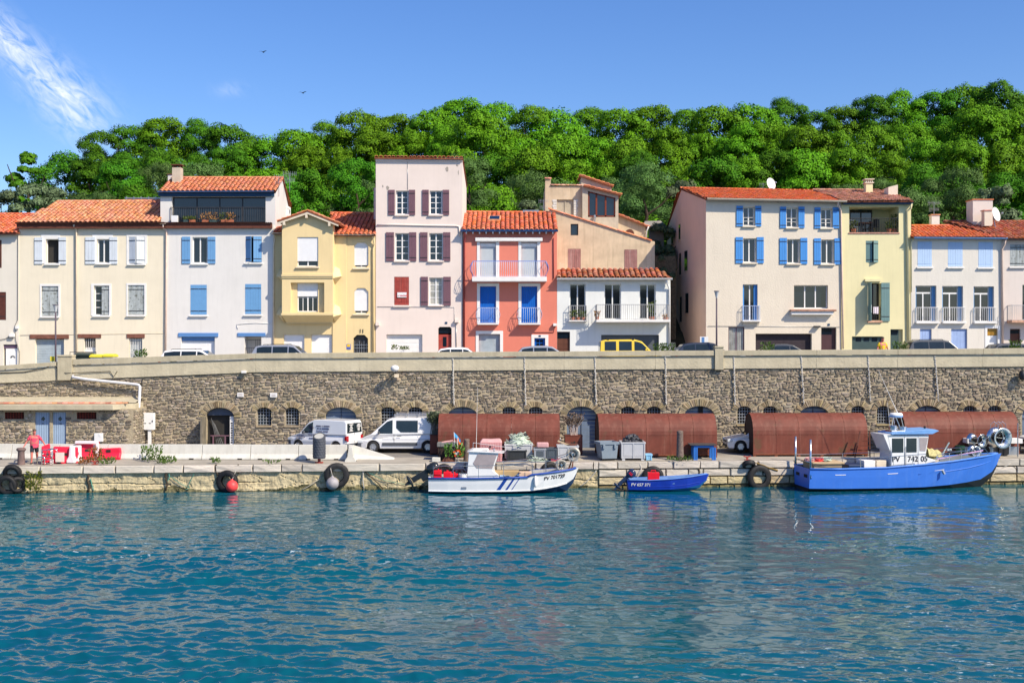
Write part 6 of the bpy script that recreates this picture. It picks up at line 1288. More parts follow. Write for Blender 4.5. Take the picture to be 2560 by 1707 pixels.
# smaller lettered van, turned so that its rear doors show
k = base(800, 1130); van2 = car('white_van', 'small white lettered van with its rear doors showing, behind the concrete barriers', 'van', (X(812, 66.7)-.02, 66.95, QZ+.2), 4.1, 1.82, 1.72, [(.5, .25), (.497, .36), (.47, .44), (.29, .56), (-.495, .58), (-.5, .5), (-.5, .25)], [(.30, .55), (.15, .90), (.06, .985), (-.1, 1), (-.46, .985), (-.487, .93), (-.498, .56)], [(.24, .07)], (.32, -.325), .30, P_white, yaw=math.pi+R(-27), zb=.56, top=.86, z0=.22, bump=M_bump)
for s in (-1, 1): mb = MB(); mb.prism([(-2.05-.006, s*.06, 1.12), (-2.05-.006, s*.70, 1.12), (-2.0-.006, s*.66, 1.62), (-2.0-.006, s*.06, 1.62)], (-.012, 0, 0)); mb.build('rear_window', M_cglass, van2); mb = MB(); mb.box(-2.06, -2.03, s*.66-.08, s*.66+.08, .62, .95); mb.build('tail_light', M_red, van2, bevel=.01)
mb = MB(); mb.box(-2.075, -2.04, -.28, .28, .66, .8); mb.build('number_plate', M_trim, van2); mb = MB(); mb.box(-2.06, -2.04, -.008, .008, .45, 1.7); mb.build('panel_seam', M_bump, van2)
M_prt = mat('blue_grey_print', CL(110, 112, 140, .8)); M_prt2 = mat('navy_print', CL(30, 36, 70, .8))
# the near flank of the van is its local +Y side seen from the water
TM = Matrix.Rotation(R(180), 4, 'Z') @ FACE
# lettering too small to read: lines of word-long strokes, headline lines larger
mb = MB()
for x, z, hh_, words in ((.05, 1.42, .08, (.34, .06, .42)), (-.02, 1.28, .07, (.12, .10, .5)), (.02, 1.13, .06, (.4, .35))):
    for w_ in words: mb.box(x-w_, x, .80, .835-.12*(z-1.0)*.55, z, z+hh_); x -= w_+.06
for x, z, hh_, words in ((.55, .93, .055, (.3, .05, .34, .05, .36)), (.1, .82, .05, (.16, .3)), (.5, .72, .05, (.3, .2, .4)), (1.35, .86, .05, (.2, .25)), (1.4, .77, .05, (.15, .1, .1, .1)), (1.45, .69, .05, (.12, .3))):
    for w_ in words: mb.box(x-w_, x, .85, .868, z, z+hh_); x -= w_+.05
mb.build('lettering', M_prt, van2, kind='stuff')
mb = MB(); random.seed(5)
for a in (20, 50, 75, 105, 140, 160, 200, 235): mb.bar((.42, .825, 1.3), (.42+.2*math.cos(R(a))*random.uniform(.6, 1.2), .825, 1.3+.2*math.sin(R(a))*random.uniform(.7, 1.2)), .035, .01)
mb.lathe([(.001, 0), (.07, 0)], (.48, .828, 1.12), 8, 'Y'); mb.build('emblem', M_prt2, van2); mb = MB()
for s in (-1, 1):
    for z in (1.2, 1.27, 1.34, 1.42, 1.5, 1.56): w_ = random.uniform(.08, .2); mb.box(-2.085, -2.055, s*.37-w_, s*.37+w_, z, z+.035)
mb.build('window_lettering', M_trim, van2, kind='stuff')
car('parked_car', 'white hatchback parked in the gap between two rusty shelters', 'car', (X(1812, 66.8)+2.0, 66.8, QZ+.2), 4.0, 1.5, 1.72, LOWC, *CAB['hatch'], (.31, -.29), .31, P_white, yaw=math.pi, bump=None)
car('parked_car', 'white car mostly hidden behind the first rusty shelter and the corten planter', 'car', (X(1318, 66.9), 66.9, QZ+.2), 3.9, 1.4, 1.7, LOWC, *CAB['hatch'], (.31, -.29), .31, P_white)
car('parked_car', 'white car at the right edge beyond the last rusty shelter', 'car', (X(2552, 66.6)+2.1, 66.6, QZ+.2), 4.1, 1.6, 1.72, LOWC, *CAB['suv'], (.31, -.29), .31, P_white, yaw=math.pi)
# ------------------------------------------------------------------ concrete barriers, quay furniture
random.seed(21)
BAR = [(-.30, 0), (-.30, .08), (-.16, .30), (-.09, .80), (.09, .80), (.16, .30), (.30, .08), (.30, 0)]
def barrier(L, label, m=None):
    t = thing('concrete_barrier', label, 'barrier', (0, 0, 0), 'concrete road barriers along the quay', True); mb = MB(); mb.loft([[(x, y, z) for y, z in BAR] for x in (-L/2+.012, L/2-.012)], True, True); o = mb.build('block', M_concl, t, bevel=.015)
    mb = MB()
    for sx in (-L*.29, L*.29): mb.box(sx-.12, sx+.12, -.312, .312, .0, .07)
    mb.build('drain_slot', M_dark, t); return t
Yb = base(400, 1147).y; jx = [-90, 32, 151, 271, 389, 507, 628, 747.5, 868]
names = ['first at the left edge', 'behind the cast-iron bollard', 'behind the fallen red plastic barriers', 'with weeds growing in front of its left part', 'with the tall weeds in front', 'in front of the open arched doorway', 'in front of the first barred windows', 'behind the grey litter bin']
for i, (a, b) in enumerate(zip(jx[:-1], jx[1:])):
    L = X(b, Yb)-X(a, Yb); t = barrier(L, 'pale concrete road barrier '+names[i]); t.location = ((X(a, Yb)+X(b, Yb))/2, Yb+random.uniform(-.015, .015), gz(X(a, Yb), Yb)); t.rotation_euler.z = random.gauss(0, .004)
t = thing('concrete_barrier', 'tapered concrete barrier end sloping down to the road', 'barrier', (X(872, Yb+.3), Yb+.3, gz(0, Yb)), 'concrete road barriers along the quay', True); mb = MB(); mb.loft([[(x, y*(1 if z < .1 else 1), z*f) for y, z in BAR] for x, f in ((0, 1), (.25, .98), (2.5, .12))], True, True); mb.build('block', M_concl, t, bevel=.012)
t = barrier(1.5, 'short concrete barrier end-on to the water, its profile showing'); q = base(872, 1158); t.location = (q.x, q.y+1.0, q.z); t.rotation_euler.z = R(90)+.06
q = base(798, 1158); t = thing('litter_bin', 'dark grey round litter bin with a quilted shell on a post', 'bin', q, None, True); mb = MB(); rb = .335
mb.lathe([(rb*.9, .24), (rb, .27), (rb, 1.30)], (0, 0, 0), 24); 
n = 24; top = [(rb*math.cos(2*math.pi*j/n), rb*math.sin(2*math.pi*j/n), 1.30+.14*(1+math.sin(2*math.pi*j/n))) for j in range(n)]; inn = [(x*.78, y*.78-.02, z+.02) for x, y, z in top]; low = [(rb*math.cos(2*math.pi*j/n), rb*math.sin(2*math.pi*j/n), 1.30) for j in range(n)]
M_bin = mat('anthracite_plastic', CL(84, 88, 98, .75), rough=.45); mb.loft([low, top, inn], True); mb.build('shell', M_bin, t, smooth=False); mb = MB()
for r_ in range(7):
    for k in range(14):
        a = 2*math.pi*(k+.5*(r_ % 2))/14; c = Vector((rb*math.cos(a), rb*math.sin(a), .36+.135*r_)); u_ = Vector((-math.sin(a), math.cos(a), 0)); w_ = Vector((0, 0, 1)); o_ = Vector((math.cos(a), math.sin(a), 0)); P = [c-w_*.07, c+u_*.072, c+w_*.07, c-u_*.072]; mb.add(P+[c+o_*.018], [(0, 1, 4), (1, 2, 4), (2, 3, 4), (3, 0, 4)])
mb.build('quilting', M_bin, t, kind='stuff'); mb = MB(); mb.poly(*[(x*.98, y*.98, z-.03) for x, y, z in inn]); mb.build('mouth', mat('pale_lining', CL(190, 190, 186, .7)), t); mb = MB(); mb.box(-.07, .07, -.07, .07, .06, .26); mb.box(-.2, .2, -.12, .12, 0, .06); mb.build('post', M_shred, t)
def bollard(px, py, r, h, label, m, flare=True):
    q = base(px, py); mb = MB(); prof = [(r*1.05, 0), (r, .1), (r*.86, h*.75), (r*.95, h*.8), (r*1.25, h*.86), (r*1.3, h*.93), (r*1.0, h), (.001, h*1.02)] if flare else [(r*1.12, 0), (r*1.05, .15), (r*.92, h*.5), (r*.85, h*.9), (r*.9, h*.97), (r*.6, h), (.001, h)]
    mb.lathe(prof, q, 18); return single('bollard', mb, m, label, 'bollard', smooth=True)
M_iron = mat('rusty_cast_iron', CL(142, 120, 116, .6), rough=.85, var=.3, scale=5, bump=.4, wear=((.16, .07, .04), 4, .6)); M_post = mat('weathered_stone_post', CL(140, 122, 114, .6), rough=.95, var=.35, scale=6, bump=.8, bscale=12)
bollard(53, 1161, .19, .88, 'squat rusty cast-iron mooring bollard beside the man in pink', M_iron); bollard(1700, 1154, .20, 1.62, 'tall rough stone mooring post in front of the second rusty shelter', M_post, False); bollard(1167, 1152, .17, 1.2, 'grey stone mooring post behind the white fishing boat', M_post, False)
def cleat(px, py, lab): q = base(px, py); mb = MB(); mb.box(q.x-.16, q.x+.16, q.y-.09, q.y+.09, q.z, q.z+.03); mb.box(q.x-.05, q.x+.05, q.y-.05, q.y+.05, q.z+.03, q.z+.15); mb.tube([(q.x-.2, q.y, q.z+.2), (q.x-.06, q.y, q.z+.16), (q.x+.06, q.y, q.z+.16), (q.x+.2, q.y, q.z+.2)], .035, 6); single('mooring_cleat', mb, M_shred, lab, 'cleat', 'red-brown mooring cleats')
cleat(237, 1162, 'red-brown mooring cleat in front of the fallen plastic barriers'); cleat(1868, 1160, 'red-brown mooring cleat above the tyres left of the blue trawler')
# water-filled plastic barriers, knocked about
M_rp = mat('red_plastic', CL(240, 44, 76, .85), rough=.4, var=.08, scale=3); M_wp = mat('white_plastic', CL(250, 240, 244, .85), rough=.4, var=.04)
def plastic_barrier(loc, rz, rx, ry, m, lab, L=1.15, Hh=.8):
    t = thing('plastic_barrier', lab, 'barrier', loc, 'fallen plastic road barriers', True); mb = MB(); prof = [(-.24, 0), (-.25, .14), (-.12, .36), (-.09, Hh), (.09, Hh), (.12, .36), (.25, .14), (.24, 0)]; mb.loft([[(x, y*k, z*kk) for y, z in prof] for x, k, kk in ((-L/2, .86, .96), (-L/2+.06, 1, 1), (L/2-.06, 1, 1), (L/2, .86, .96))], True, True); mb.build('shell', m, t, bevel=.035, segs=2)
    mb = MB(); 
    for sx in (-.22*L, .22*L): mb.box(sx-.1, sx+.1, -.262, .262, .0, .09)
    mb.box(-.12, .12, -.135, -.1, .42, .56); mb.build('slot', M_dark if m is M_rp else M_rp, t); t.rotation_euler = (R(rx), R(ry), R(rz)); return t
q = base(150, 1160); plastic_barrier(q+Vector((.1, .45, 0)), 8, 0, 2, M_rp, 'red plastic road barrier behind the ladder with a white board', 1.25, .88)
q = base(182, 1158); plastic_barrier(q+Vector((0, .3, 0)), 82, 0, 4, M_wp, 'white plastic road barrier end-on between two red ones', 1.0, .92)
q = base(207, 1150); plastic_barrier(q+Vector((.1, .4, 0)), 12, -6, 0, M_rp, 'red plastic road barrier standing with a white band along its top', 1.2, 1.0)
q = base(262, 1150); plastic_barrier(q+Vector((.15, .4, .0)), -4, 6, -3, M_rp, 'low red plastic road barrier at the right of the pile, against the concrete', 1.3, .62)
q = base(112, 1160); t = plastic_barrier(q+Vector((0, .25, .0)), 84, 0, -6, M_rp, 'narrow red plastic road barrier standing end-on behind the man in pink', .8, 1.0); t.scale.y = .5
q = base(165, 1112); mb = MB(); p = base(213, 1150); mb.box(p.x-.62, p.x+.62, p.y+.15, p.y+.32, p.z+.86, p.z+1.02); mb.box(p.x+.5, p.x+.64, p.y+.15, p.y+.32, p.z+.2, p.z+.9); single('plastic_band', mb, M_wp, 'white plastic barrier rail lying over the red barrier', 'barrier', bevel=.03)
q = base(140, 1160); mb = MB(); mb.box(q.x-.02, q.x+.44, q.y-.03, q.y, q.z+.12, q.z+.62); single('board', mb, mat('white_board', CL(240, 226, 214, .8), rough=.7), 'white board leaning on the fallen red barrier', 'board')
t = thing('quay_ladder', 'stainless quay ladder with two hooped handrails', 'ladder', base(118, 1163), None, True); mb = MB()
for dy in (-.02, .42):
    for sx in ((-.27, .27),): mb.tube([(sx[0]+dy*.2, dy, -.9 if dy < 0 else 0), (sx[0]+dy*.2, dy, .72), (sx[0]+.06+dy*.2, dy, .80), (sx[1]-.06+dy*.2, dy, .80), (sx[1]+dy*.2, dy, .72), (sx[1]+dy*.2, dy, -.9 if dy < 0 else 0)], .028, 8)
mb.build('handrail', M_steel, t, smooth=True); mb = MB()
for k in range(9): mb.tube([(-.27, -.02, -.7+.16*k), (.27, -.02, -.7+.16*k)], .02, 6)
mb.build('rungs', M_steel, t)
q = base(102, 1164); mb = MB(); mb.tube([(q.x-.18, q.y, q.z), (q.x-.18, q.y, q.z+.34), (q.x-.12, q.y, q.z+.42), (q.x+.14, q.y, q.z+.42), (q.x+.2, q.y, q.z+.34), (q.x+.2, q.y, q.z)], .028, 8); single('hoop_rail', mb, M_steel, 'small stainless hoop at the left of the quay ladder', 'rail', smooth=True)
q = base(126, 1160); mb = MB(); mb.lathe([(.001, 0), (.09, 0), (.11, .24), (.09, .24), (.08, .03)], q+Vector((.02, .1, 0)), 12); single('bucket', mb, M_wp, 'small white paint bucket behind the quay ladder', 'bucket')
# ------------------------------------------------------------------ rusty barrel shelters
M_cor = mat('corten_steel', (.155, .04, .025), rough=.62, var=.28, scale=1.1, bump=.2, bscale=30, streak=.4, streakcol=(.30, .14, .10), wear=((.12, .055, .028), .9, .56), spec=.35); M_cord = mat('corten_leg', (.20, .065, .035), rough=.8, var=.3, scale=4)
def shelter(px0, px1, Y, label, yaw=0.):
    x0, x1 = X(px0, Y), X(px1, Y); L = x1-x0; zg = gz((x0+x1)/2, Y); t = thing('rusty_shelter', label, 'shelter', ((x0+x1)/2, Y, zg), 'barrel-topped corten shelters on the quay', True); D = 2.2; r = D/2; zs, zt = 1.24, 2.38
    def prof(n): return [(r-r*math.cos(math.pi*j/n), zs+(zt-zs)*math.sin(math.pi*j/n)) for j in range(n+1)]
    nP = 5; g = .006; th = .03
    for i in range(nP):
        a, b = -L/2+L*i/nP+g, -L/2+L*(i+1)/nP-g; o = prof(16); inn = [(r+(y-r)*(1-th/r), zs+(z-zs)*(1-th/(zt-zs))) for y, z in o]
        mb = MB(); mb.loft([[(a, y, z) for y, z in o]+[(a, y, z) for y, z in inn[::-1]], [(b, y, z) for y, z in o]+[(b, y, z) for y, z in inn[::-1]]], True, True); mb.build('roof_panel', M_cor, t, smooth=False)
        mb = MB(); mb.box(a, b, -.012, .02, .16, zs-.012); mb.build('front_panel', M_cor, t); mb = MB(); mb.box(a, b, D-.02, D+.012, .16, zs-.012); mb.build('rear_panel', M_cor, t)
    for sx in (-1, 1):
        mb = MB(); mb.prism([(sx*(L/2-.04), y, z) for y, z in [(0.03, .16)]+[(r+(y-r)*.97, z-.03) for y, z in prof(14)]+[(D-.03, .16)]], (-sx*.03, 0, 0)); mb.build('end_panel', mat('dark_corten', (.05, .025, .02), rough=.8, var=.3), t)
    mb = MB()
    for i in range(nP+1):
        x = -L/2+L*i/nP; x = max(-L/2+.09, min(L/2-.09, x)); 
        for y in (.0, D-.16): mb.box(x-.08, x+.08, y, y+.16, 0, .16)
    mb.box(-L/2, L/2, -.02, .05, .10, .17); mb.build('footing', M_cord, t); mb = MB()
    for i in range(nP*4): x = -L/2+L*(i+.5)/(nP*4); mb.ball((x, -.014, zs-.03), .018, n=5, m=3)
    for i in range(nP+1):
        for k in range(5): a = math.pi*.5*k/5; mb.ball((max(-L/2+.03, min(L/2-.03, -L/2+L*i/nP+.03)), r-(r+.004)*math.cos(a), zs+(zt-zs+.004)*math.sin(a)), .016, n=5, m=3)
    mb.build('rivets', M_cord, t, kind='stuff'); t.rotation_euler.z = yaw; return t
shelter(1095, 1400, 64.0, 'rusty barrel-topped shelter behind the white fishing boat, beside the white van'); shelter(1497, 1794, 64.3, 'rusty barrel-topped shelter behind the tall stone post and the blue table', QANG*.5)
shelter(1882, 2171, 64.9, 'rusty barrel-topped shelter left of the trawler wheelhouse', QANG*.4); shelter(2262, 2550, 65.9, 'rusty barrel-topped shelter behind the trawler bow and net drums', QANG*.3)
# ------------------------------------------------------------------ people
def skin(name, J, E, root, m, parent, sub=2):
    """J: joint -> ((x,y,z), rx, ry); E: list of joint pairs"""
    k = list(J); me = bpy.data.meshes.new(name); me.from_pydata([J[j][0] for j in k], [(k.index(a), k.index(b)) for a, b in E], []); o = bpy.data.objects.new(name, me); COL.objects.link(o); o.parent = parent; me.materials.append(m)
    s = o.modifiers.new('skin', 'SKIN'); s.use_smooth_shade = True; lay = me.skin_vertices[0] if me.skin_vertices else None
    if lay is None:
        bm = bmesh.new(); bm.from_mesh(me); bm.verts.layers.skin.verify(); bm.to_mesh(me); bm.free(); lay = me.skin_vertices[0]
    for i, j in enumerate(k): lay.data[i].radius = (J[j][1], J[j][2] if len(J[j]) > 2 else J[j][1]); lay.data[i].use_root = j == root
    q = o.modifiers.new('subd', 'SUBSURF'); q.levels = sub; q.render_levels = sub; return o
M_skin = mat('sunburnt_skin', CL(214, 128, 116, .75), rough=.55, var=.06); M_hair = mat('greying_hair', (.10, .07, .05), rough=.8, var=.3)
def person(loc, yaw, shirt, shorts, label, step=.22, belly=1.0, arms=((-.36, .12), (.30, -.05))):
    t = thing('person', label, 'person', loc, None, True); J = dict(pel=((0, 0, .94), .15, .12), ab=((0, -.03*belly, 1.10), .165*belly, .14*belly), ch=((0, 0, 1.32), .17, .13), nk=((0, -.01, 1.47), .065), nk2=((0, -.02, 1.53), .06), hd0=((0, -.04, 1.58), .085, .095), hd1=((0, -.035, 1.68), .09, .105), hd2=((0, -.03, 1.75), .06, .07))
    E = [('pel', 'ab'), ('ab', 'ch'), ('ch', 'nk'), ('nk', 'nk2'), ('nk2', 'hd0'), ('hd0', 'hd1'), ('hd1', 'hd2')]
    S = {}
    for s, nm in ((-1, 'l'), (1, 'r')):
        f = step*s; J['hip'+nm] = ((s*.10, f*.1, .86), .105); J['kn'+nm] = ((s*.12, f*.55-.03, .48), .068); J['cf'+nm] = ((s*.12, f*.85, .32), .06); J['an'+nm] = ((s*.12, f+.03, .09), .042); J['toe'+nm] = ((s*.14, f-.16, .035), .04)
        E += [('pel', 'hip'+nm), ('hip'+nm, 'kn'+nm), ('kn'+nm, 'cf'+nm), ('cf'+nm, 'an'+nm), ('an'+nm, 'toe'+nm)]
        ax, ay = arms[0 if s < 0 else 1]; sh = Vector((s*.20, 0, 1.40)); el = Vector((s*.20+ax*.62, ay*.4+.04, 1.12)); wr = Vector((s*.20+ax, ay-.08, .90)); d = (wr-el).normalized()
        J['sh'+nm] = (tuple(sh), .072); J['el'+nm] = (tuple(el), .048); J['wr'+nm] = (tuple(wr), .033); pm_ = wr+d*.07; J['pm'+nm] = (tuple(pm_), .036, .022); E += [('ch', 'sh'+nm), ('sh'+nm, 'el'+nm), ('el'+nm, 'wr'+nm), ('wr'+nm, 'pm'+nm)]
        for i, (off, ln) in enumerate(((-.03, .07), (-.01, .085), (.01, .08), (.028, .06), (-.05, .05))):
            b = pm_+Vector((0, off, .0))+d*.01; m2 = b+d*ln*.55; e = m2+d*ln*.4+Vector((-s*.02, 0, 0)); 
            for q, (v, r_) in enumerate(((b, .011), (m2, .010), (e, .008))): J[f'f{nm}{i}{q}'] = (tuple(v), r_)
            E += [('pm'+nm, f'f{nm}{i}0'), (f'f{nm}{i}0', f'f{nm}{i}1'), (f'f{nm}{i}1', f'f{nm}{i}2')]
    skin('body', J, E, 'pel', M_skin, t)
    K = dict(pel=((0, 0, .90), .165, .135), ab=((0, -.035*belly, 1.08), .19*belly, .165*belly), ch=((0, 0, 1.31), .19, .15), top=((0, 0, 1.43), .11, .09)); EE = [('pel', 'ab'), ('ab', 'ch'), ('ch', 'top')]
    for nm in 'lr': sh, el = Vector(J['sh'+nm][0]), Vector(J['el'+nm][0]); K['s'+nm] = (tuple(sh), .09); K['e'+nm] = (tuple(sh.lerp(el, .72)), .085); EE += [('ch', 's'+nm), ('s'+nm, 'e'+nm)]
    skin('shirt', K, EE, 'ab', shirt, t); K = dict(pel=((0, 0, .90), .16, .13)); EE = []
    for nm in 'lr': K['h'+nm] = (tuple(Vector(J['hip'+nm][0])), .125); K['k'+nm] = (tuple(Vector(J['hip'+nm][0]).lerp(Vector(J['kn'+nm][0]), .85)), .105); EE += [('pel', 'h'+nm), ('h'+nm, 'k'+nm)]
    skin('shorts', K, EE, 'pel', shorts, t)
    for nm in 'lr': a, b = Vector(J['an'+nm][0]), Vector(J['toe'+nm][0]); mb = MB(); mb.loft([[(p.x+w_*math.cos(u), p.y, max(0, p.z-.03+hh*math.sin(u))) for u in [math.pi*i/6 for i in range(7)]] for p, w_, hh in ((a+Vector((0, .05, -.05)), .045, .09), (a.lerp(b, .5)-Vector((0, 0, .03)), .052, .09), (b+Vector((0, -.03, 0)), .04, .05))], True, True); mb.build('shoe', M_black, t, smooth=True)
    mb = MB(); mb.ball((0, -.02, 1.735), .098, .115, .085, 12, 8); mb.build('hair', M_hair, t, smooth=True); mb = MB(); mb.add([(-.018, -.125, 1.63), (.018, -.125, 1.63), (0, -.155, 1.635), (0, -.125, 1.69)], [(0, 1, 2), (0, 2, 3), (1, 3, 2)]); mb.build('nose', M_skin, t); mb = MB()
    for s in (-1, 1): mb.ball((s*.035, -.125, 1.685), .013, n=6, m=4)
    mb.build('eyes', M_black, t); mb = MB(); mb.box(-.028, .028, -.128, -.118, 1.598, 1.606); mb.build('mouth', M_shred, t); t.rotation_euler.z = yaw; return t
M_pinks = mat('pink_shirt', CL(240, 84, 110, .85), rough=.9, var=.08, scale=6); M_shorts = mat('dark_shorts', (.03, .032, .045), rough=.9); M_yels = mat('yellow_shirt', CL(248, 214, 50, .85), rough=.9)
person(base(86, 1157), R(18), M_pinks, M_shorts, 'man in a pink T-shirt and dark shorts walking on the quay', .24, 1.25, ((-.30, -.05), (.34, .12)))
Yp = 69.9; person(Vector((X(2206, Yp), Yp, street_z(2206))), R(10), M_yels, M_shorts, 'person in a yellow top walking behind the parapet', .15, 1.05, ((-.18, -.1), (.24, .05)))
# ------------------------------------------------------------------ fishing gear on the quay
M_grey = mat('grey_plastic_crate', CL(166, 172, 180, .75), rough=.6, var=.08); M_lgrey = mat('light_grey_crate', CL(206, 208, 212, .75), rough=.6, var=.06); M_dkc = mat('dark_slate_crate', CL(88, 98, 108, .75), rough=.6, var=.08); M_rope = mat('pale_green_rope', CL(206, 222, 206, .75), rough=.9, var=.2, scale=6); M_net = mat('black_net', (.035, .035, .04), rough=.8, var=.5, scale=8); M_pink = mat('pink_net_wrap', CL(226, 176, 176, .75), rough=.8, var=.12, scale=5)
def crate(px0, px1, py0, py1, m, label, D=1.0, dark=None, legs=True, nP=2, grp='plastic fish crates on the quay'):
    q = base((px0+px1)/2, py1); k = F/q.y; w_ = (px1-px0)/k; h_ = (py1-py0)/k; t = thing('fish_crate', label, 'crate', q, grp, True); mb = MB(); b0 = .12 if legs else .02; th = .05
    for y0, y1 in ((0, th), (D-th, D)): mb.box(-w_/2, w_/2, y0, y1, b0, h_)
    for x0, x1 in ((-w_/2, -w_/2+th), (w_/2-th, w_/2)): mb.box(x0, x1, th, D-th, b0, h_-.002)
    mb.box(-w_/2+th, w_/2-th, th, D-th, b0, b0+.05); mb.build('body', m, t, bevel=.012); mb = MB(); mb.box(-w_/2-.03, w_/2+.03, -.03, .0, h_-.09, h_+.004); mb.box(-w_/2-.03, w_/2+.03, D, D+.03, h_-.09, h_+.004); mb.box(-w_/2-.03, -w_/2, 0, D, h_-.09, h_); mb.box(w_/2, w_/2+.03, 0, D, h_-.09, h_); mb.build('rim', m, t, bevel=.01)
    for i in range(nP): a = -w_/2+.08+(w_-.16)*i/nP+.04; b = a+(w_-.16)/nP-.08; mb = MB(); mb.box(a, b, -.012, .002, b0+.12, h_-.14); mb.build('panel', dark or m, t, bevel=.006)
    mb = MB()
    for i in range(nP+1): x = -w_/2+.04+(w_-.08)*i/nP; mb.box(x-.03, x+.03, -.03, -.001, b0, h_-.09)
    mb.build('ribs', m, t)
    if legs:
        for sx in (-1, 1):
            for y in (.1, D-.1): mb = MB(); mb.box(sx*w_*.4-.08, sx*w_*.4+.08, y-.08, y+.08, 0, b0); mb.build('foot', m, t)
    return t, q, w_, h_
def rope_pile(c, rx, ry, h, m, label, n=90, r=.018, cat='rope pile', nm='rope_pile'):
    mb = MB()
    for _ in range(n):
        a, q, ph = random.uniform(0, 6.28), math.sqrt(random.random()), random.uniform(0, 6.28); z = h*(1-q*q)*random.uniform(.55, 1.0); ra = random.uniform(.1, .3); cx, cy = c[0]+rx*q*math.cos(a)*.85, c[1]+ry*q*math.sin(a)*.85; tl = random.uniform(-.6, .6)
        mb.tube([(cx+ra*math.cos(ph+i*.7), cy+ra*.8*math.sin(ph+i*.7), max(c[2]+.02, c[2]+z+ra*tl*math.sin(i*.7)+.02*i*random.uniform(-1, 1))) for i in range(7)], r, 4, False)
    mb.ball((c[0], c[1], c[2]), rx*.85, ry*.85, h*.75, 12, 6, .1); return single(nm, mb, m, label, cat, smooth=True, norm=False)
t, q, w_, h_ = crate(1262, 1331, 1110, 1151, M_lgrey, 'large light grey crate heaped with pale rope', 1.1); rope_pile((q.x, q.y+.5, q.z+h_-.12), w_*.5, .55, .68, M_rope, 'pale green rope heaped in the large grey crate', 120)
for i, px in enumerate((1284, 1311)): p = W(px, 1090, q.y+.55); mb = MB(); mb.tube([p+Vector((-.2, 0, -.2)), p+Vector((.12, .1, .12))], .09, 10); single('float', mb, M_net, ['dark float sticking out of the left of the rope heap', 'dark float sticking out of the right of the rope heap'][i], 'float')
crate(1268, 1316, 1131, 1159, mat('black_plastic_tub', (.03, .034, .038), rough=.5), 'black tub in front of the heaped rope crate', .6, legs=False, nP=1); crate(1335, 1364, 1121, 1153, M_grey, 'grey crate with dark panel under the pink bundle', .9, M_dkc, nP=1); crate(1365, 1392, 1121, 1153, M_dkc, 'dark slate crate between two lighter ones', .9, nP=1)
t, q, w_, h_ = crate(1394, 1446, 1115, 1153, M_lgrey, 'light grey crate with planks sticking out of it', 1.0); mb = MB()
for i, (a, b) in enumerate((((-.55, .3, h_+.25), (.3, .6, h_-.1)), ((-.1, .2, h_+.2), (.5, .7, h_-.1)), ((.1, .3, h_+.02), (.55, .3, h_+.08)))): mb = MB(); mb.bar(q+Vector(a), q+Vector(b), .09, .05); single('plank', mb, M_wood if i else mat('pale_wood', CL(214, 190, 160, .7), var=.2), ['pale plank leaning out of the light grey crate', 'brown plank in the middle of the light grey crate', 'short plank lying on the light grey crate rim'][i], 'plank')
p = base(1357, 1153); mb = MB(); z = p.z+.72; mb.box(p.x-.32, p.x+.32, p.y+.15, p.y+.7, z, z+.26); single('bundle', mb, M_pink, 'flat pink netted bundle on the grey crates', 'bundle', bevel=.05)
q = base(1227, 1156); mb = MB(); w_ = 54.6*q.y/F; hh = 55*q.y/F; secs = []
for z, k in ((0, 1.0), (.3, 1.03), (.7, 1.0), (hh-.12, .99), (hh, .8)): secs.append([(q.x+w_/2*k*c, q.y+.5+.5*k*s, q.z+z+random.uniform(-.03, .03)) for c, s in ((-1, -1), (-.3, -1.05), (.3, -1), (1, -1), (1.02, 0), (1, 1), (0, 1), (-1, 1), (-1, 0))])
mb.loft(secs, True, True); pk = single('wrapped_pallet', mb, M_pink, 'tall pallet of traps wrapped in pink netting', 'pallet', bevel=.04); LOCAL.add(pk.name); mb = MB()
for i in range(9): z = .06+.12*i; mb.tube([(-w_/2*1.02, -.535, z), (w_/2*1.02, -.535, z)], .012, 4)
for i in range(10): x = -w_/2+w_*i/9; mb.tube([(x, -.535, .0), (x, -.535, hh-.14)], .009, 4)
mb.build('net_mesh', mat('red_net_cord', CL(200, 120, 130, .7)), pk, kind='stuff'); mb = MB(); mb.box(-.1, .02, -.545, -.53, hh*.66, hh*.74); mb.build('tag', M_text, pk)
rope_pile(base(1341, 1163)+Vector((0, .3, 0)), .55, .4, .36, M_rope, 'low heap of greenish-white net on the quay edge', 70, .02, 'net heap', 'net_heap'); q = base(1390, 1161); mb = MB(); mb.box(q.x-.28, q.x+.25, q.y, q.y+.3, q.z, q.z+.14); single('red_box', mb, mat('red_box', CL(206, 40, 60, .8), rough=.6), 'small flat red box beside the net heap', 'box', bevel=.02)
q = base(1117, 1152); t = thing('gutting_table', 'brown fish-gutting stand with a grey top beside the corten planter', 'table', q, None, True); w_ = 49*q.y/F; mb = MB(); mb.box(-w_/2+.06, w_/2-.1, .06, .74, 0, .76); mb.build('cabinet', mat('dark_brown_box', (.035, .022, .018), rough=.8, var=.3), t); mb = MB(); mb.box(-w_/2, w_/2, 0, .8, .76, .98); mb.build('table_top', mat('cement_grey', CL(150, 150, 146, .6), rough=.9, var=.15), t, bevel=.02); mb = MB()
for i in range(6): mb.bar((-.3+.1*i, .2+.05*i, 1.0), (.1+.1*i, .5-.04*i, 1.05+.02*(i % 3)), .04)
mb.build('fish_remains', M_pink, t)
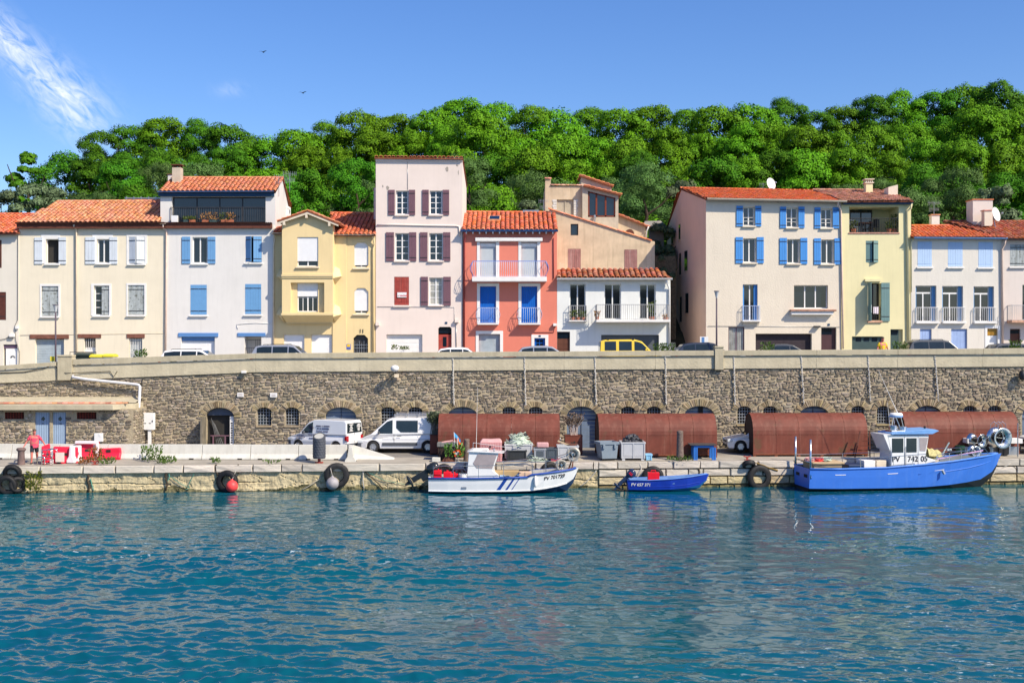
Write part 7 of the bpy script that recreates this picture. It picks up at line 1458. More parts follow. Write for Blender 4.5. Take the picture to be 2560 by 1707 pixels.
def planter(px0, px1, py0, py1, lab, dl, dead=False, pxs=None, pys=1040):
    q = base((px0+px1)/2, py1); q.y += .3; k = F/q.y; w_ = (px1-px0)/k; hh = (py1-py0)/k; t = thing('planter', lab, 'planter', q, 'corten planters with shrubs', True); mb = MB(); mb.box(-w_/2, w_/2, 0, 1.0, .08, hh); mb.box(-w_/2-.02, w_/2+.02, -.02, 1.02, hh, hh+.03); mb.build('box', M_cor, t, bevel=.008); mb = MB()
    for sx in (-1, 1): mb.box(sx*w_*.42-.06, sx*w_*.42+.06, .1, .9, 0, .08)
    mb.build('feet', M_cord, t); top = (py0-pys)/k
    if dead:
        mb = MB()
        for i in range(3): mb.lathe([(.001, 0), (.07, 0)], (-.12+.16*i, -.008, hh*.62+(.05 if i == 1 else 0)), 8, 'Y')
        mb.build('cut_out', M_dark, t)
    s = thing('shrub', dl, 'shrub', q+Vector((0, .5, hh)), None, True); mb = MB(); tips = []
    for _ in range(34):
        a, l = random.uniform(0, 6.28), random.uniform(.7, 1); r0, r1 = random.uniform(0, .25), random.uniform(.2, .62)*max(.6, w_); p0, p1, p2 = Vector((r0*math.cos(a), r0*math.sin(a), 0)), Vector((r1*.5*math.cos(a), r1*.5*math.sin(a), top*l*.55)), Vector((r1*math.cos(a+.3), r1*math.sin(a+.3), top*l)); mb.tube([p0, p1, p2], [.018, .014, .006], 4, False); tips += [p1.lerp(p2, f) for f in (.3, .55, .8, 1)]
    mb.build('branches', mat('pale_dead_twig', CL(222, 206, 200, .7), rough=.9) if dead else mat('grey_twig', CL(150, 142, 128, .6), rough=.9), s); mb = MB()
    for p in tips: plant_mb((p.x, p.y, p.z-.05), .12, .16, 5 if dead else 9, .12, mb)
    mb.build('leaves', mat('dry_shrub_leaf', CL(140, 120, 104, .6), rough=.9, var=.5, scale=12) if dead else mat('grey_green_leaf', (.10, .13, .07), rough=.7, var=.4, scale=9), s, norm=False)
planter(1074, 1094, 1090, 1139, 'corten planter between the white van and the first shelter', 'sparse green shrub in the planter beside the white van', False, None, 1036); planter(1413, 1457, 1091, 1138, 'corten planter with cut-out leaves in front of the blue-grey arched door', 'dead-looking shrub in the planter by the blue-grey arched door', True)
# containers, table
q = base(1524, 1156); t = thing('wheeled_container', 'grey wheeled rubbish container with an open top', 'container', q, None, True); w0, w1, hh = .82, 1.0, 1.02; mb = MB(); mb.loft([[(-w/2, 0, z), (w/2, 0, z), (w/2, dd, z), (-w/2, dd, z)] for w, z, dd in ((w0, .12, .8), (w1, hh-.1, .95))], True); mb.loft([[(-w/2+.03, .03, z), (w/2-.03, .03, z), (w/2-.03, dd-.03, z), (-w/2+.03, dd-.03, z)] for w, z, dd in ((w1, hh-.1, .95), (w0, .2, .8))], True, True); mb.build('body', mat('blue_grey_container', CL(136, 150, 164, .75), rough=.5, var=.06), t); mb = MB()
for a, b, c_, d in ((-.56, .56, -.05, .03), (-.56, .56, .92, 1.0)): mb.box(a, b, c_, d, hh-.14, hh)
for a, b in ((-.56, -.48), (.48, .56)): mb.box(a, b, .03, .92, hh-.14, hh-.002)
for x in (-.34, .3): mb.box(x-.06, x+.06, -.1, -.02, hh-.36, hh-.14)
mb.build('rim', mat('blue_grey_container', 0), t, bevel=.01)
for x in (-.3, .3): mb = MB(); mb.lathe([(.001, -.03), (.08, -.03), (.08, .03), (.001, .03)], (x, .15, .08), 12, 'X'); mb.build('wheel', M_black, t)
t.rotation_euler.z = .25
t, q, w_, h_ = crate(1553, 1613, 1110, 1156, M_lgrey, 'large light grey tub heaped with black netting', 1.15); mb = MB()
for _ in range(46): a, r_ = random.uniform(0, 6.28), math.sqrt(random.random()); mb.ball((q.x+.52*r_*math.cos(a), q.y+.55+.48*r_*math.sin(a), q.z+h_-.1+.42*(1-r_*r_)), random.uniform(.1, .17), random.uniform(.1, .17), random.uniform(.07, .13), 7, 5, .22)
single('net_heap', mb, mat('shiny_black_sheet', (.05, .052, .06), rough=.35, var=.6, scale=6, bump=.6, bscale=10), 'shiny black netting heaped in the large light grey tub', 'net heap', norm=False); p = W(1601, 1103, q.y+.3); mb = MB(); mb.lathe([(.09, -.15), (.10, .12), (.07, .12), (.06, -.1)], p, 12); single('pipe_end', mb, M_black, 'black pipe end poking out of the netting heap', 'pipe')
crate(1615, 1630, 1139, 1155, mat('light_blue_crate', CL(150, 206, 240, .8), rough=.5), 'small light blue crate at the foot of the grey tub', .45, legs=False, nP=1)
q = base(1758, 1152); t = thing('work_table', 'bright blue wooden table with a dark top in front of the second shelter', 'table', q, None, True); M_tbl = mat('blue_table_paint', CL(50, 118, 206, .8), rough=.6, var=.1); mb = MB(); mb.box(-.72, .72, -.05, .95, .80, .85); mb.build('table_top', mat('dark_table_top', (.06, .055, .055), rough=.7, var=.2), t); mb = MB(); mb.box(-.5, .6, .02, .08, .68, .80); mb.box(-.5, .6, .82, .88, .68, .8); mb.build('apron', M_tbl, t)
for x in (-.46, .54):
    for y in (.05, .85): mb = MB(); mb.box(x-.06, x+.06, y-.06, y+.06, 0, .68); mb.box(x+.08, x+.16, y-.05, y+.05, 0, .68) if y < .5 else None; mb.build('leg', M_tbl, t)
# flags, marker buoys and fake weed in pots by the stand
q = base(1143, 1160)
for i, (px, pyt, col, lab) in enumerate(((1135, 1080, CL(70, 160, 220, .8), 'blue flag on a tilted marker pole'), (1144, 1092, CL(240, 120, 40, .8), 'orange flag on a thin marker pole'), (1130, 1120, CL(130, 160, 210, .8), 'furled pale blue flag among the green weed'))):
    t = thing('marker_flag', lab, 'flag', q+Vector((.1*i-.1, .2, 0)), 'dan-buoy flags', True); tp = W(px, pyt, q.y+.2)-t.location; mb = MB(); mb.tube([(0, 0, 0), tp], .015, 5); mb.build('pole', M_trim, t); mb = MB(); e = Vector((.36 if i != 1 else .22, .02, -.42)); mb.loft([[tp+Vector((0, .01, 0)), tp*.86], [tp+e*.5+Vector((0, .05, .02)), tp*.86+e*.5], [tp+e, tp*.9+e*.96]]); o = mb.build('flag', mat('flag_cloth%d' % i, col, rough=.8), t, norm=False); sm_ = o.modifiers.new('thick', 'SOLIDIFY'); sm_.thickness = .01
for i, (px, py) in enumerate(((1121, 1150), (1149, 1150))): p = base(px, py+8); t = single('artificial_weed', plant_mb((p.x, p.y, p.z+.25), .17, .62, 90, .2), mat('bright_green_plastic', CL(100, 150, 62, .7), rough=.5, var=.3, scale=9), ['bright green strands left of the marker flags', 'bright green strands right of the marker flags'][i], 'plant', norm=False)
p = base(1146, 1156); mb = MB(); mb.box(-.2, .2, -.09, .09, 0, .3); mb.tube([(-.08, 0, .3), (-.08, 0, .36), (.1, 0, .36), (.1, 0, .3)], .025, 6); mb.M = None; o = single('jerry_can', mb, mat('orange_plastic', CL(236, 96, 44, .85), rough=.4), 'orange jerry can tilted beside the marker flags', 'jerry can', bevel=.03); o.location = p+Vector((0, 0, .35)); o.rotation_euler.y = -.35; LOCAL.add(o.name); mb = MB(); mb.box(-.1, .08, -.1, -.092, .06, .22); mb.build('sticker', M_trim, o)
p = base(1090, 1160); mb = MB(); mb.box(p.x-.22, p.x+.22, p.y, p.y+.4, p.z, p.z+.24); single('stone_block', mb, M_concl, 'white block at the foot of the gutting stand', 'block', bevel=.03)
p = base(1126, 1156); mb = MB(); mb.prism([(p.x-.5, p.y, p.z), (p.x+.25, p.y-.05, p.z), (p.x-.0, p.y+.3, p.z+.5), (p.x-.1, p.y+.3, p.z+.5)], (0, .05, 0)); single('board', mb, M_brownd, 'brown board leaning against the gutting stand', 'board')
# weeds
def weed(px, py, r, h, n, m, lab, cat='plant', leaf=.14, nm='weed'): p = base(px, py); return single(nm, plant_mb((p.x, p.y, p.z), r, h, n, leaf, None, .9), m, lab, cat, 'weeds on the quay', norm=False)
M_weed = mat('weed_green', (.10, .17, .035), rough=.7, var=.4, scale=8, trans=.3); M_weedr = mat('reddish_weed', (.24, .10, .03), rough=.7, var=.6, scale=6, trans=.2); weed(368, 1152, .3, .75, 120, M_weed, 'tall thin weed in front of the concrete barrier'); weed(388, 1155, .4, .9, 150, M_weed, 'tallest bushy weed in front of the concrete barrier'); weed(415, 1158, .5, .3, 170, M_weed, 'low spreading weed right of the tall weeds'); weed(240, 1158, .4, .75, 190, M_weedr, 'reddish-green weed in front of the red barriers'); weed(212, 1162, .3, .35, 90, M_weedr, 'low reddish weed at the foot of the white plastic barrier'); weed(268, 1160, .45, .3, 110, M_weed, 'low green weed below the rightmost red barrier'); weed(539, 1163, .2, .25, 50, M_weed, 'small weed on the quay edge above the tyre with the red buoy'); weed(1700, 1163, .7, .16, 160, M_weed, 'flat weed at the foot of the tall stone post'); weed(680, 1158, .5, .12, 40, M_weed, 'thin dry tuft on the quay before the litter bin')
x0 = X(85, 60.4); single('quay_bush', plant_mb((x0, QY(x0)-.2, .15), .38, .95, 260, .16), mat('yellow_green_leaf', (.18, .20, .03), rough=.7, var=.4, scale=7, trans=.3), 'yellow-green bush growing out of the quay wall by the left tyres', 'bush', norm=False)
# ------------------------------------------------------------------ tyres, buoys, ropes on the quay wall
def tyre(px, py, rpx, label, tilt=0, rz=0, dy=0., w_=.28, group='old tyre fenders on the quay wall'):
    Y = qY(px)-.25-dy; r = rpx*Y/F; c = W(px, py, Y); t = thing('tyre_fender', label, 'tyre', c, group, True); mb = MB(); n = 26; prof = [(r*.56, -w_*.40), (r*.74, -w_*.5), (r*.93, -w_*.45), (r, -w_*.28), (r, w_*.28), (r*.93, w_*.45), (r*.74, w_*.5), (r*.56, w_*.40), (r*.60, w_*.2), (r*.60, -w_*.2), (r*.56, -w_*.40)]; mb.lathe(prof, (0, 0, 0), n, 'Y'); o = mb.build('carcass', M_black, t, smooth=True); mb = MB()
    for k in range(n*2): a = math.pi*k/n; mb.box(-.02, .02, -w_*.3, w_*.3, r*.985, r*1.02); mb.v[-8:] = [tuple(Matrix.Rotation(a, 3, 'Y') @ Vector(v)) for v in mb.v[-8:]]
    mb.build('tread', M_black, t, kind='stuff'); t.rotation_euler = (R(tilt), 0, QANG+R(rz)); return t
tyre(31, 1181, 22, 'old tyre hanging highest at the left end of the quay', 25, 0); tyre(17, 1212, 25, 'old tyre at the water, leftmost of the three', 10, 0, .12); tyre(44, 1211, 20, 'old tyre wedged behind the leftmost one', 0, 30); tyre(568, 1204, 28.5, 'large tyre fender behind the red ball buoy', 4, -18); tyre(842, 1188, 31, 'large tyre fender behind the grey ball buoy', 2, 10); tyre(1110, 1180, 21, 'tyre fender behind the stern of the white fishing boat'); tyre(1375, 1178, 24, 'tyre fender behind the bow of the white fishing boat', 0, 20); tyre(1632, 1192, 27, 'tyre fender behind the small blue dinghy'); tyre(1898, 1193, 31, 'large tyre fender left of the blue trawler stern', 2, 8); tyre(1872, 1161, 16, 'smaller tyre lying on the quay edge above the large one', 55, 0)
def buoy(px, py, r, m, lab, dy=.62):
    Y = qY(px)-dy; c = W(px, py, Y); t = thing('ball_buoy', lab, 'buoy', c, None, True); mb = MB(); rr = r*Y/F; mb.ball((0, 0, 0), rr, n=20, m=14); mb.build('ball', m, t, smooth=True); mb = MB(); mb.lathe([(rr*.3, rr*.93), (rr*.16, rr*1.12), (rr*.14, rr*1.2), (.001, rr*1.2)], (0, 0, 0), 10); mb.build('neck', m, t, smooth=True); return c, rr
M_rope2 = mat('dirty_white_rope', CL(206, 200, 190, .7), rough=.9); M_ropeg = mat('green_rope', CL(96, 168, 150, .7), rough=.9); M_roped = mat('weedy_brown_rope', (.06, .045, .03), rough=.9, var=.4, scale=10)
c1, r1 = buoy(580, 1215, 15, mat('red_buoy', CL(250, 80, 80, .8), rough=.45, var=.08, wear=(CL(236, 130, 120, .8), 5, .62)), 'red ball buoy hanging at the water from the quay'); c2, r2 = buoy(831, 1208, 16, mat('grey_buoy', CL(176, 172, 176, .7), rough=.6, var=.25, scale=3), 'grey ball buoy hanging from the quay tyre')
def rope(pts, m, label, r=.022, dy=.14, grp=None):   # pts in photo px on the quay face
    mb = MB(); P = [W(px, py, qY(px)-dy) for px, py in pts]; Q = []
    for a, b in zip(P[:-1], P[1:]): Q += [a.lerp(b, f)+Vector((0, random.uniform(-.01, .01), 0)) for f in (0, .34, .67)]
    mb.tube(Q+[P[-1]], r, 5); return single('rope', mb, m, label, 'rope', grp, smooth=True)
def rope3(pts, m, label, r=.02): mb = MB(); mb.tube(pts, r, 5); return single('rope', mb, m, label, 'rope', smooth=True)
q = base(597, 1160); rope3([(q.x, q.y, q.z+.03), (q.x-.05, QY(q.x)-.2, 1.1), c1+Vector((.02, 0, r1*1.15))], M_rope2, 'thin rope holding the red ball buoy'); q = base(833, 1160); rope3([(q.x, q.y, q.z), (q.x-.02, QY(q.x)-.5, 1.2), c2+Vector((0, 0, r2*1.15))], M_rope2, 'thin rope holding the grey ball buoy')
for pts, m, lab, r in (([(222, 1186), (219, 1200), (224, 1216), (221, 1228)], M_roped, 'weed-covered brown rope at the left of the quay wall', .06), ([(226, 1196), (230, 1212), (234, 1226)], M_ropeg, 'green rope end beside the weedy rope', .03), ([(417, 1172), (414, 1190), (419, 1210), (414, 1226)], M_roped, 'dark rope hanging from a ring in the quay wall', .05), ([(421, 1178), (424, 1192), (417, 1206)], M_ropeg, 'green loop beside the dark hanging rope', .03), ([(426, 1190), (450, 1208), (475, 1220), (462, 1224)], M_ropeg, 'slack green rope trailing to the water', .016), ([(490, 1164), (484, 1186), (474, 1206), (470, 1219)], M_ropeg, 'taut thin green rope down the quay wall', .016), ([(541, 1160), (540, 1172), (544, 1188)], M_roped, 'short dark rope tuft above the red-buoy tyre', .05), ([(596, 1160), (594, 1176), (598, 1184)], M_roped, 'bunch of rope over the quay edge right of the tyre', .04), ([(812, 1172), (800, 1196), (770, 1216), (755, 1224)], M_rope2, 'rope slanting from the grey-buoy tyre to the water', .018), ([(908, 1174), (907, 1198), (910, 1222)], M_rope2, 'hanging rope right of the grey-buoy tyre', .035), ([(912, 1178), (930, 1194), (948, 1210), (958, 1222)], M_roped, 'dark rope slanting right of the hanging rope', .03), ([(912, 1176), (960, 1200), (1020, 1212), (1070, 1206)], M_ropeg, 'slack green rope below the outboard motor', .014), ([(1491, 1176), (1483, 1186), (1470, 1200), (1450, 1216)], M_rope2, 'frayed rope from the quay ring to the white boat bow', .03), ([(1600, 1160), (1603, 1172), (1596, 1184), (1592, 1196)], M_rope2, 'bundle of pale rope above the blue dinghy', .05), ([(1746, 1170), (1748, 1180), (1745, 1190)], M_roped, 'dark knotted rope on the quay right of the dinghy', .06), ([(1832, 1158), (1834, 1180), (1836, 1210)], M_rope2, 'thin vertical rope on the quay wall left of the tyres', .014), ([(1880, 1154), (1900, 1160), (1925, 1170), (1944, 1176)], mat('ochre_rope', CL(140, 116, 70, .7), rough=.9), 'thick ochre rope over the edge by the trawler stern', .06), ([(2526, 1158), (2505, 1170), (2480, 1186), (2455, 1198)], M_rope2, 'mooring rope from the quay to the trawler bow', .03), ([(2528, 1158), (2540, 1172), (2560, 1182)], M_roped, 'dark rope drooping at the right end of the quay', .02)):
    rope(pts, m, lab, r)
# ------------------------------------------------------------------ boats
def hull(t, S, mt, mbm, mi, floor, nm='hull'):
    """S: sections (x, half sheer, z sheer, half chine, z chine, z keel[, dx of the sheer])"""
    P, K, I = [], [], []
    for x, bs, zs, bc, zc, zk, *r in S:
        dx = r[0] if r else 0; m1 = (bs*.55+bc*.45, zs*.55+zc*.45)
        P.append([(x, bc, zc), (x+dx*.45, m1[0]*1.01, m1[1]), (x+dx, bs, zs)]); K.append([(x, -bc, zc), (x-.0, 0, zk), (x, bc, zc)])
        w = max(.0, bs-.09); fl = min(zs-.05, max(floor, zc+.55*(zs-zc)) if bc < .8 else floor); wf = max(0., min(w-.05, bc+(bs-bc)*max(0, fl-zc)/(zs-zc)-.1)); I.append([(x+dx, bs, zs), (x+dx*.97, w, zs-.004), (x+dx*.8, wf, fl), (x+dx*.8, 0, fl)])
    mb = MB()
    for s in (1, -1): mb.loft([[(x, s*y, z) for x, y, z in q] for q in P])
    a = [(x, y, z) for x, y, z in P[0]]; mb.poly(*([(x, -y, z) for x, y, z in a[::-1]]+a))
    h = mb.build(nm, mt, t, smooth=False); mb = MB(); mb.loft(K); k0 = K[0]; mb.poly(*k0); mb.build('bottom', mbm, t); mb = MB()
    for s in (1, -1): mb.loft([[(x, s*y, z) for x, y, z in q] for q in I])
    b = [(x+.05, y, z) for x, y, z in I[0]]; mb.poly(*([(x, -y, z) for x, y, z in b]+b[::-1])); mb.build('deck', mi, t); return h
def hs(S, x, f, s=-1):       # point on the topsides, f from chine to sheer
    for A, B in zip(S[:-1], S[1:]):
        if A[0] <= x <= B[0]: break
    u = (x-A[0])/(B[0]-A[0]); bs, zs, bc, zc = [A[i]+(B[i]-A[i])*u for i in (1, 2, 3, 4)]; return Vector((x, s*(bc+(bs-bc)*f), zc+(zs-zc)*f))
def hull_text(t, S, body, x0, x1, f, size, m, shear=0, off=.02, nm='registration'):
    a, b = hs(S, x0, f), hs(S, x1, f); e = (b-a).normalized(); u = (hs(S, (x0+x1)/2, min(1, f+.3))-hs(S, (x0+x1)/2, f)).normalized(); n = e.cross(u).normalized(); u = n.cross(e); M = Matrix((e, u, n)).transposed().to_4x4(); M.translation = a+n*off; return text(body, size, M, m, t, nm, .003, shear=shear)
def rail(mb, pts, r=.018): mb.tube(pts, r, 6)
def stanchions(S, xs, h, s, mb, inset=.05):
    for x in xs: p = hs(S, x, 1, s); p.y -= s*inset; mb.tube([p, p+Vector((0, 0, h))], .016, 5)
M_bw = mat('white_gelcoat', CL(244, 246, 248, .8), rough=.3, var=.03, coat=.4); M_ant = mat('navy_antifouling', (.008, .03, .08), rough=.6, var=.2); M_bblue = mat('blue_boat_trim', CL(40, 80, 170, .8), rough=.4); M_deckg = mat('pale_deck', CL(214, 214, 210, .65), rough=.8, var=.1); M_engine = mat('black_outboard', (.015, .018, .022), rough=.3, coat=.5, var=.1); M_clear = mat('tinted_acrylic', CL(196, 184, 186, .6), rough=.08, coat=.6)
# --- white fishing boat
Yw = 61.05; wb = thing('fishing_boat', 'white fishing boat with blue trim and a small wheelhouse moored at the quay', 'boat', (X(1071, Yw-.9), Yw, 0), 'boats moored along the quay', True)
SW = [(0, .90, .84, .80, .13, -.25), (1.0, .96, .84, .88, .12, -.28), (2.5, 1.0, .84, .92, .12, -.3), (4.0, 1.0, .87, .92, .13, -.3), (5.18, .97, .92, .87, .16, -.28), (5.32, .97, 1.03, .86, .17, -.26), (6.0, .88, 1.09, .68, .24, -.2), (6.7, .66, 1.16, .40, .34, -.1), (7.2, .42, 1.21, .18, .46, .05), (7.55, .2, 1.25, .05, .68, .45, .05), (7.72, .04, 1.28, .005, .98, .9, .12)]
hull(wb, SW, M_bw, M_ant, M_deckg, .35)
for s in (-1, 1):
    mb = MB(); mb.tube([hs(SW, x, 1, s)+Vector((0, s*.015, -.03)) for x in (0, 1, 2.5, 4, 5.18)], .05, 6); mb.tube([hs(SW, x, 1, s)+Vector((0, s*.015, -.03)) for x in (5.1, 5.35, 6, 6.7, 7.2, 7.55, 7.7)], .05, 6); mb.build('gunwale', M_bblue, wb, smooth=True)
    mb = MB(); mb.tube([hs(SW, x, .02, s)+Vector((0, s*.02, 0)) for x in (0, 1, 2.5, 4, 5.2, 6, 6.7, 7.2)], .035, 5); mb.build('chine_strake', M_bw, wb)
    for x, w_ in ((3.55, .20), (4.0, .12), (4.32, .05)): p = [hs(SW, x-.02, .12, s), hs(SW, x+w_-.02, .12, s), hs(SW, x+.38+w_, .9, s), hs(SW, x+.38, .9, s)]; mb = MB(); mb.prism([q+Vector((0, s*.012, 0)) for q in p], (0, s*-.006, 0)); mb.build('stripe', M_bblue, wb)
p = hs(SW, 1.85, .28); mb = MB(); mb.box(p.x-.13, p.x+.13, p.y-.03, p.y+.02, p.z-.05, p.z+.05); mb.build('vent', M_metal, wb); hull_text(wb, SW, 'PV 701729', 5.98, 6.72, .54, .27, M_text, .15)
rd = [(1.98, .36), (1.93, 1.0), (2.08, 2.36)]; mb = MB()   # wheelhouse
side = [(2.0, .35), (3.66, .35), (3.66, .90), (3.34, 1.18), (3.64, 2.08), (2.08, 2.14), (2.0, 1.1)]
mb.prism([(x, -.55, z) for x, z in side], (0, 1.1, 0)); mb.build('wheelhouse', M_bw, wb, bevel=.03); mb = MB(); mb.prism([(1.98, -.64, 2.15), (3.85, -.64, 2.07), (3.95, -.64, 2.11), (2.15, -.64, 2.22)], (0, 1.28, 0)); mb.build('wheelhouse_roof', M_bw, wb, bevel=.02)
for s in (-1, 1): mb = MB(); mb.prism([(x, s*.555, z) for x, z in ((2.30, 1.56), (2.50, 1.30), (3.30, 1.28), (3.56, 2.02), (2.55, 2.04), (2.42, 1.76))], (0, s*.012, 0)); mb.build('side_window', M_clear, wb)
mb = MB(); mb.prism([(3.37, -.46, 1.27), (3.37, .46, 1.27), (3.62, .46, 2.0), (3.62, -.46, 2.0)], (.012, 0, -.004)); mb.build('windscreen', M_clear, wb)
mb = MB(); mb.box(2.2, 3.1, -.3, .3, 2.19, 2.28); mb.build('life_raft', M_trim, wb, bevel=.04); mb = MB(); mb.tube([(2.45, .1, 2.2), (2.52, .1, 5.5)], [.014, .005], 5); mb.build('whip_aerial', M_trim, wb)
mb = MB(); mb.tube([(2.3, -.3, 2.2), (2.3, -.3, 2.62)], .02, 5); mb.tube([(2.3, -.3, 2.6), (4.5, -.2, 2.3)], .012, 4); mb.build('mast', M_metal, wb); mb = MB(); mb.lathe([(.12, -.03), (.14, 0), (.12, .03)], (3.4, -.5, 2.22), 10, 'X'); mb.build('lamp', M_metal, wb)
mb = MB()
for s in (-1, 1):
    stanchions(SW, (.25, 1.3, 2.6, 3.9), .62, s, mb); rail(mb, [hs(SW, x, 1, s)+Vector((0, -s*.05, z)) for x, z in ((.25, .45), (.4, .6), (1.3, .62), (2.6, .62), (3.9, .62), (5.2, .6))]); stanchions(SW, (5.4, 6.1, 6.7, 7.1), .5, s, mb)
    rail(mb, [hs(SW, x, 1, s)+Vector((0, -s*.05, z)) for x, z in ((3.9, .62), (5.4, .62), (6.1, .56), (6.7, .62), (7.1, .72), (7.5, .9))])
mb.build('railing', M_steel, wb)
mb = MB(); mb.box(-.02, .1, -.55, .55, .4, .86); mb.build('transom', M_bw, wb)
# outboard, tilted up over the stern
def outboard(name, label, loc, s, m, m2, yaw=0, tilt=48, grp='outboard motors on the boats'):
    o = thing(name, label, 'outboard motor', loc, grp, True); mb = MB(); secs = []
    for z, a, b, c in ((.0, .16, .14, .0), (.1, .24, .2, .02), (.3, .29, .22, .05), (.48, .25, .2, .04), (.58, .14, .13, .02)): secs.append([(c-a*math.cos(2*math.pi*j/12)*s, b*math.sin(2*math.pi*j/12)*s, (.25+z)*s) for j in range(12)])
    mb.loft(secs, True, True); mb.build('cowling', m, o, smooth=True); mb = MB(); mb.loft([[(x*s, y*s, z*s) for x, y in ((-.13, -.06), (.11, -.06), (.13, .06)[:2], (.11, .06), (-.13, .06))] for z in (.28, -.55)], True, True); mb.box(-.2*s, .12*s, -.025*s, .025*s, -.56*s, -.52*s); mb.build('leg', m2, o, bevel=.02); mb = MB(); mb.lathe([(.02, -.32*s), (.075*s, -.2*s), (.08*s, .05*s), (.03, .25*s)], (0, 0, -.66*s), 10, 'X'); mb.prism([(-.1*s, -.012, -.7*s), (.1*s, -.012, -.7*s), (.05*s, -.012, -.95*s), (-.04*s, -.012, -.95*s)], (0, .024, 0)); mb.build('gearcase', m2, o, smooth=False); mb = MB()
    for k in range(3): a = 2*math.pi*k/3; mb.prism([(-.3*s, .05*s*math.cos(a), -.66*s+.05*s*math.sin(a)), (-.26*s, .17*s*math.cos(a-.4), -.66*s+.17*s*math.sin(a-.4)), (-.3*s, .17*s*math.cos(a+.35), -.66*s+.17*s*math.sin(a+.35))], (.012, 0, 0))
    mb.build('propeller', M_metal, o); mb = MB(); mb.box(.05*s, .3*s, -.14*s, .14*s, -.15*s, .2*s); mb.build('bracket', m2, o); o.rotation_euler = (0, R(tilt), yaw); return o
outboard('outboard_motor', 'big black outboard motor tilted up at the stern of the white boat', (X(1071, Yw-.9)-.35, Yw-.2, .95), 1.15, M_engine, M_engine, 0, 58)
# gear on board
def on(b, x, y, z): return Vector(b.location)+Vector((x, y, z))
M_redc = mat('red_canister', CL(232, 30, 50, .85), rough=.4)
for i, x in enumerate((.45, .95, 1.3)): c = on(wb, x, -.35+.1*i, .4); mb = MB(); mb.box(c.x-.2, c.x+.2, c.y-.2, c.y+.2, c.z, c.z+.78-.1*i); mb.box(c.x-.06, c.x+.06, c.y-.03, c.y+.03, c.z+.78-.1*i, c.z+.86-.1*i); single('fuel_can', mb, M_redc, ['red fuel can nearest the outboard in the white boat', 'middle red fuel can in the stern of the white boat', 'red fuel can nearest the white bucket in the white boat'][i], 'fuel can', 'red fuel cans in the white boat', bevel=.04)
c = on(wb, 1.78, -.45, .45); mb = MB(); mb.lathe([(.001, 0), (.19, 0), (.23, .55), (.2, .55)], c, 14); single('bucket', mb, M_trim, 'white bucket in the stern of the white boat', 'bucket'); 
for i, x in enumerate((1.45, 1.65)): c = on(wb, x+.0, .25, .4); mb = MB(); mb.lathe([(.3, -.08), (.34, 0), (.3, .08), (.26, 0), (.3, -.08)], c+Vector((0, 0, .5)), 16, 'Y'); mb.box(c.x-.03, c.x+.03, c.y-.03, c.y+.03, c.z, c.z+.5); single('fish_trap', mb, M_rope2, ['round fish trap left of the wheelhouse door', 'round fish trap against the wheelhouse'][i], 'trap', 'round traps in the white boat')
c = on(wb, 4.2, .1, .38); mb = MB(); mb.box(c.x-.85, c.x+.5, c.y-.3, c.y+.3, c.z, c.z+.72); single('fish_box', mb, mat('tan_box', CL(206, 176, 128, .7), rough=.8, var=.1), 'tan wooden box amidships in the white boat', 'box', bevel=.02); c = on(wb, 5.0, -.35, .4); mb = MB(); mb.box(c.x-.3, c.x+.35, c.y-.25, c.y+.25, c.z, c.z+.7); single('fish_box', mb, mat('peach_box', CL(240, 206, 176, .75), rough=.7), 'peach box right of the tan box in the white boat', 'box', bevel=.03)
c = on(wb, 4.4, -.5, .55); mb = MB(); secs = []
for i in range(7): secs.append([(c.x-.7+.22*i, c.y-.1+.22*k, c.z+.18+.2*math.sin(i*.9+k)+(.32 if 3 < i < 6 else 0)*(1 if k < 3 else .3)) for k in range(5)])
mb.loft(secs); o = single('tarpaulin', mb, mat('pale_blue_sheet', CL(160, 190, 222, .75), rough=.6, var=.1), 'crumpled pale blue sheet along the side of the white boat', 'tarpaulin', norm=False); o.modifiers.new('thick', 'SOLIDIFY').thickness = .012
c = on(wb, 5.55, -.99, .35); t = thing('boat_fender', 'white fender hanging on the side of the white boat', 'fender', c, None, True); mb = MB(); mb.lathe([(.001, 0), (.07, .04), (.085, .15), (.085, .5), (.05, .58), (.001, .6)], (0, 0, 0), 12); mb.build('body', M_trim, t, smooth=True); mb = MB(); mb.tube([(0, 0, .6), (0, .1, .85)], .01, 4); mb.build('rope', M_rope2, t)
def drum(name, label, c, r, w_, yaw, m, spokes=3, grp='net drums'):
    t = thing(name, label, 'net drum', c, grp, True); mb = MB(); mb.lathe([(r*.35, -w_*.5), (r*.3, -w_*.1), (r*.3, w_*.1), (r*.35, w_*.5)], (0, 0, 0), 16, 'Y'); mb.build('hub', M_dmetal, t, smooth=True)
    for s in (-1, 1): mb = MB(); mb.lathe([(r, s*w_*.62), (r*.97, s*w_*.66), (r*.32, s*w_*.12), (r*.32, s*w_*.08), (r*.99, s*w_*.58), (r, s*w_*.62)], (0, 0, 0), 26, 'Y'); mb.build('flange', m, t, smooth=True)
    mb = MB()
    for k in range(spokes): a = 2*math.pi*k/spokes+.5; mb.tube([(0, -w_*.66, 0), (r*math.cos(a), -w_*.66, r*math.sin(a))], .018, 5)
    mb.lathe([(.001, -w_*.75), (.06, -w_*.75), (.06, w_*.7), (.001, w_*.7)], (0, 0, 0), 8, 'Y'); mb.build('spokes', M_steel, t); t.rotation_euler = (0, 0, yaw); return t
M_dr = mat('stained_steel_drum', (.52, .47, .40), rough=.45, metal=.4, var=.2, scale=4); drum('net_hauler', 'larger spoked net-hauling drum at the bow of the white boat', on(wb, 7.55, -.05, 1.98), .36, .34, -.15, M_dr); drum('net_hauler', 'smaller net-hauling drum below the larger one on the white boat', on(wb, 6.9, -.25, 1.45), .28, .34, .1, M_dr)
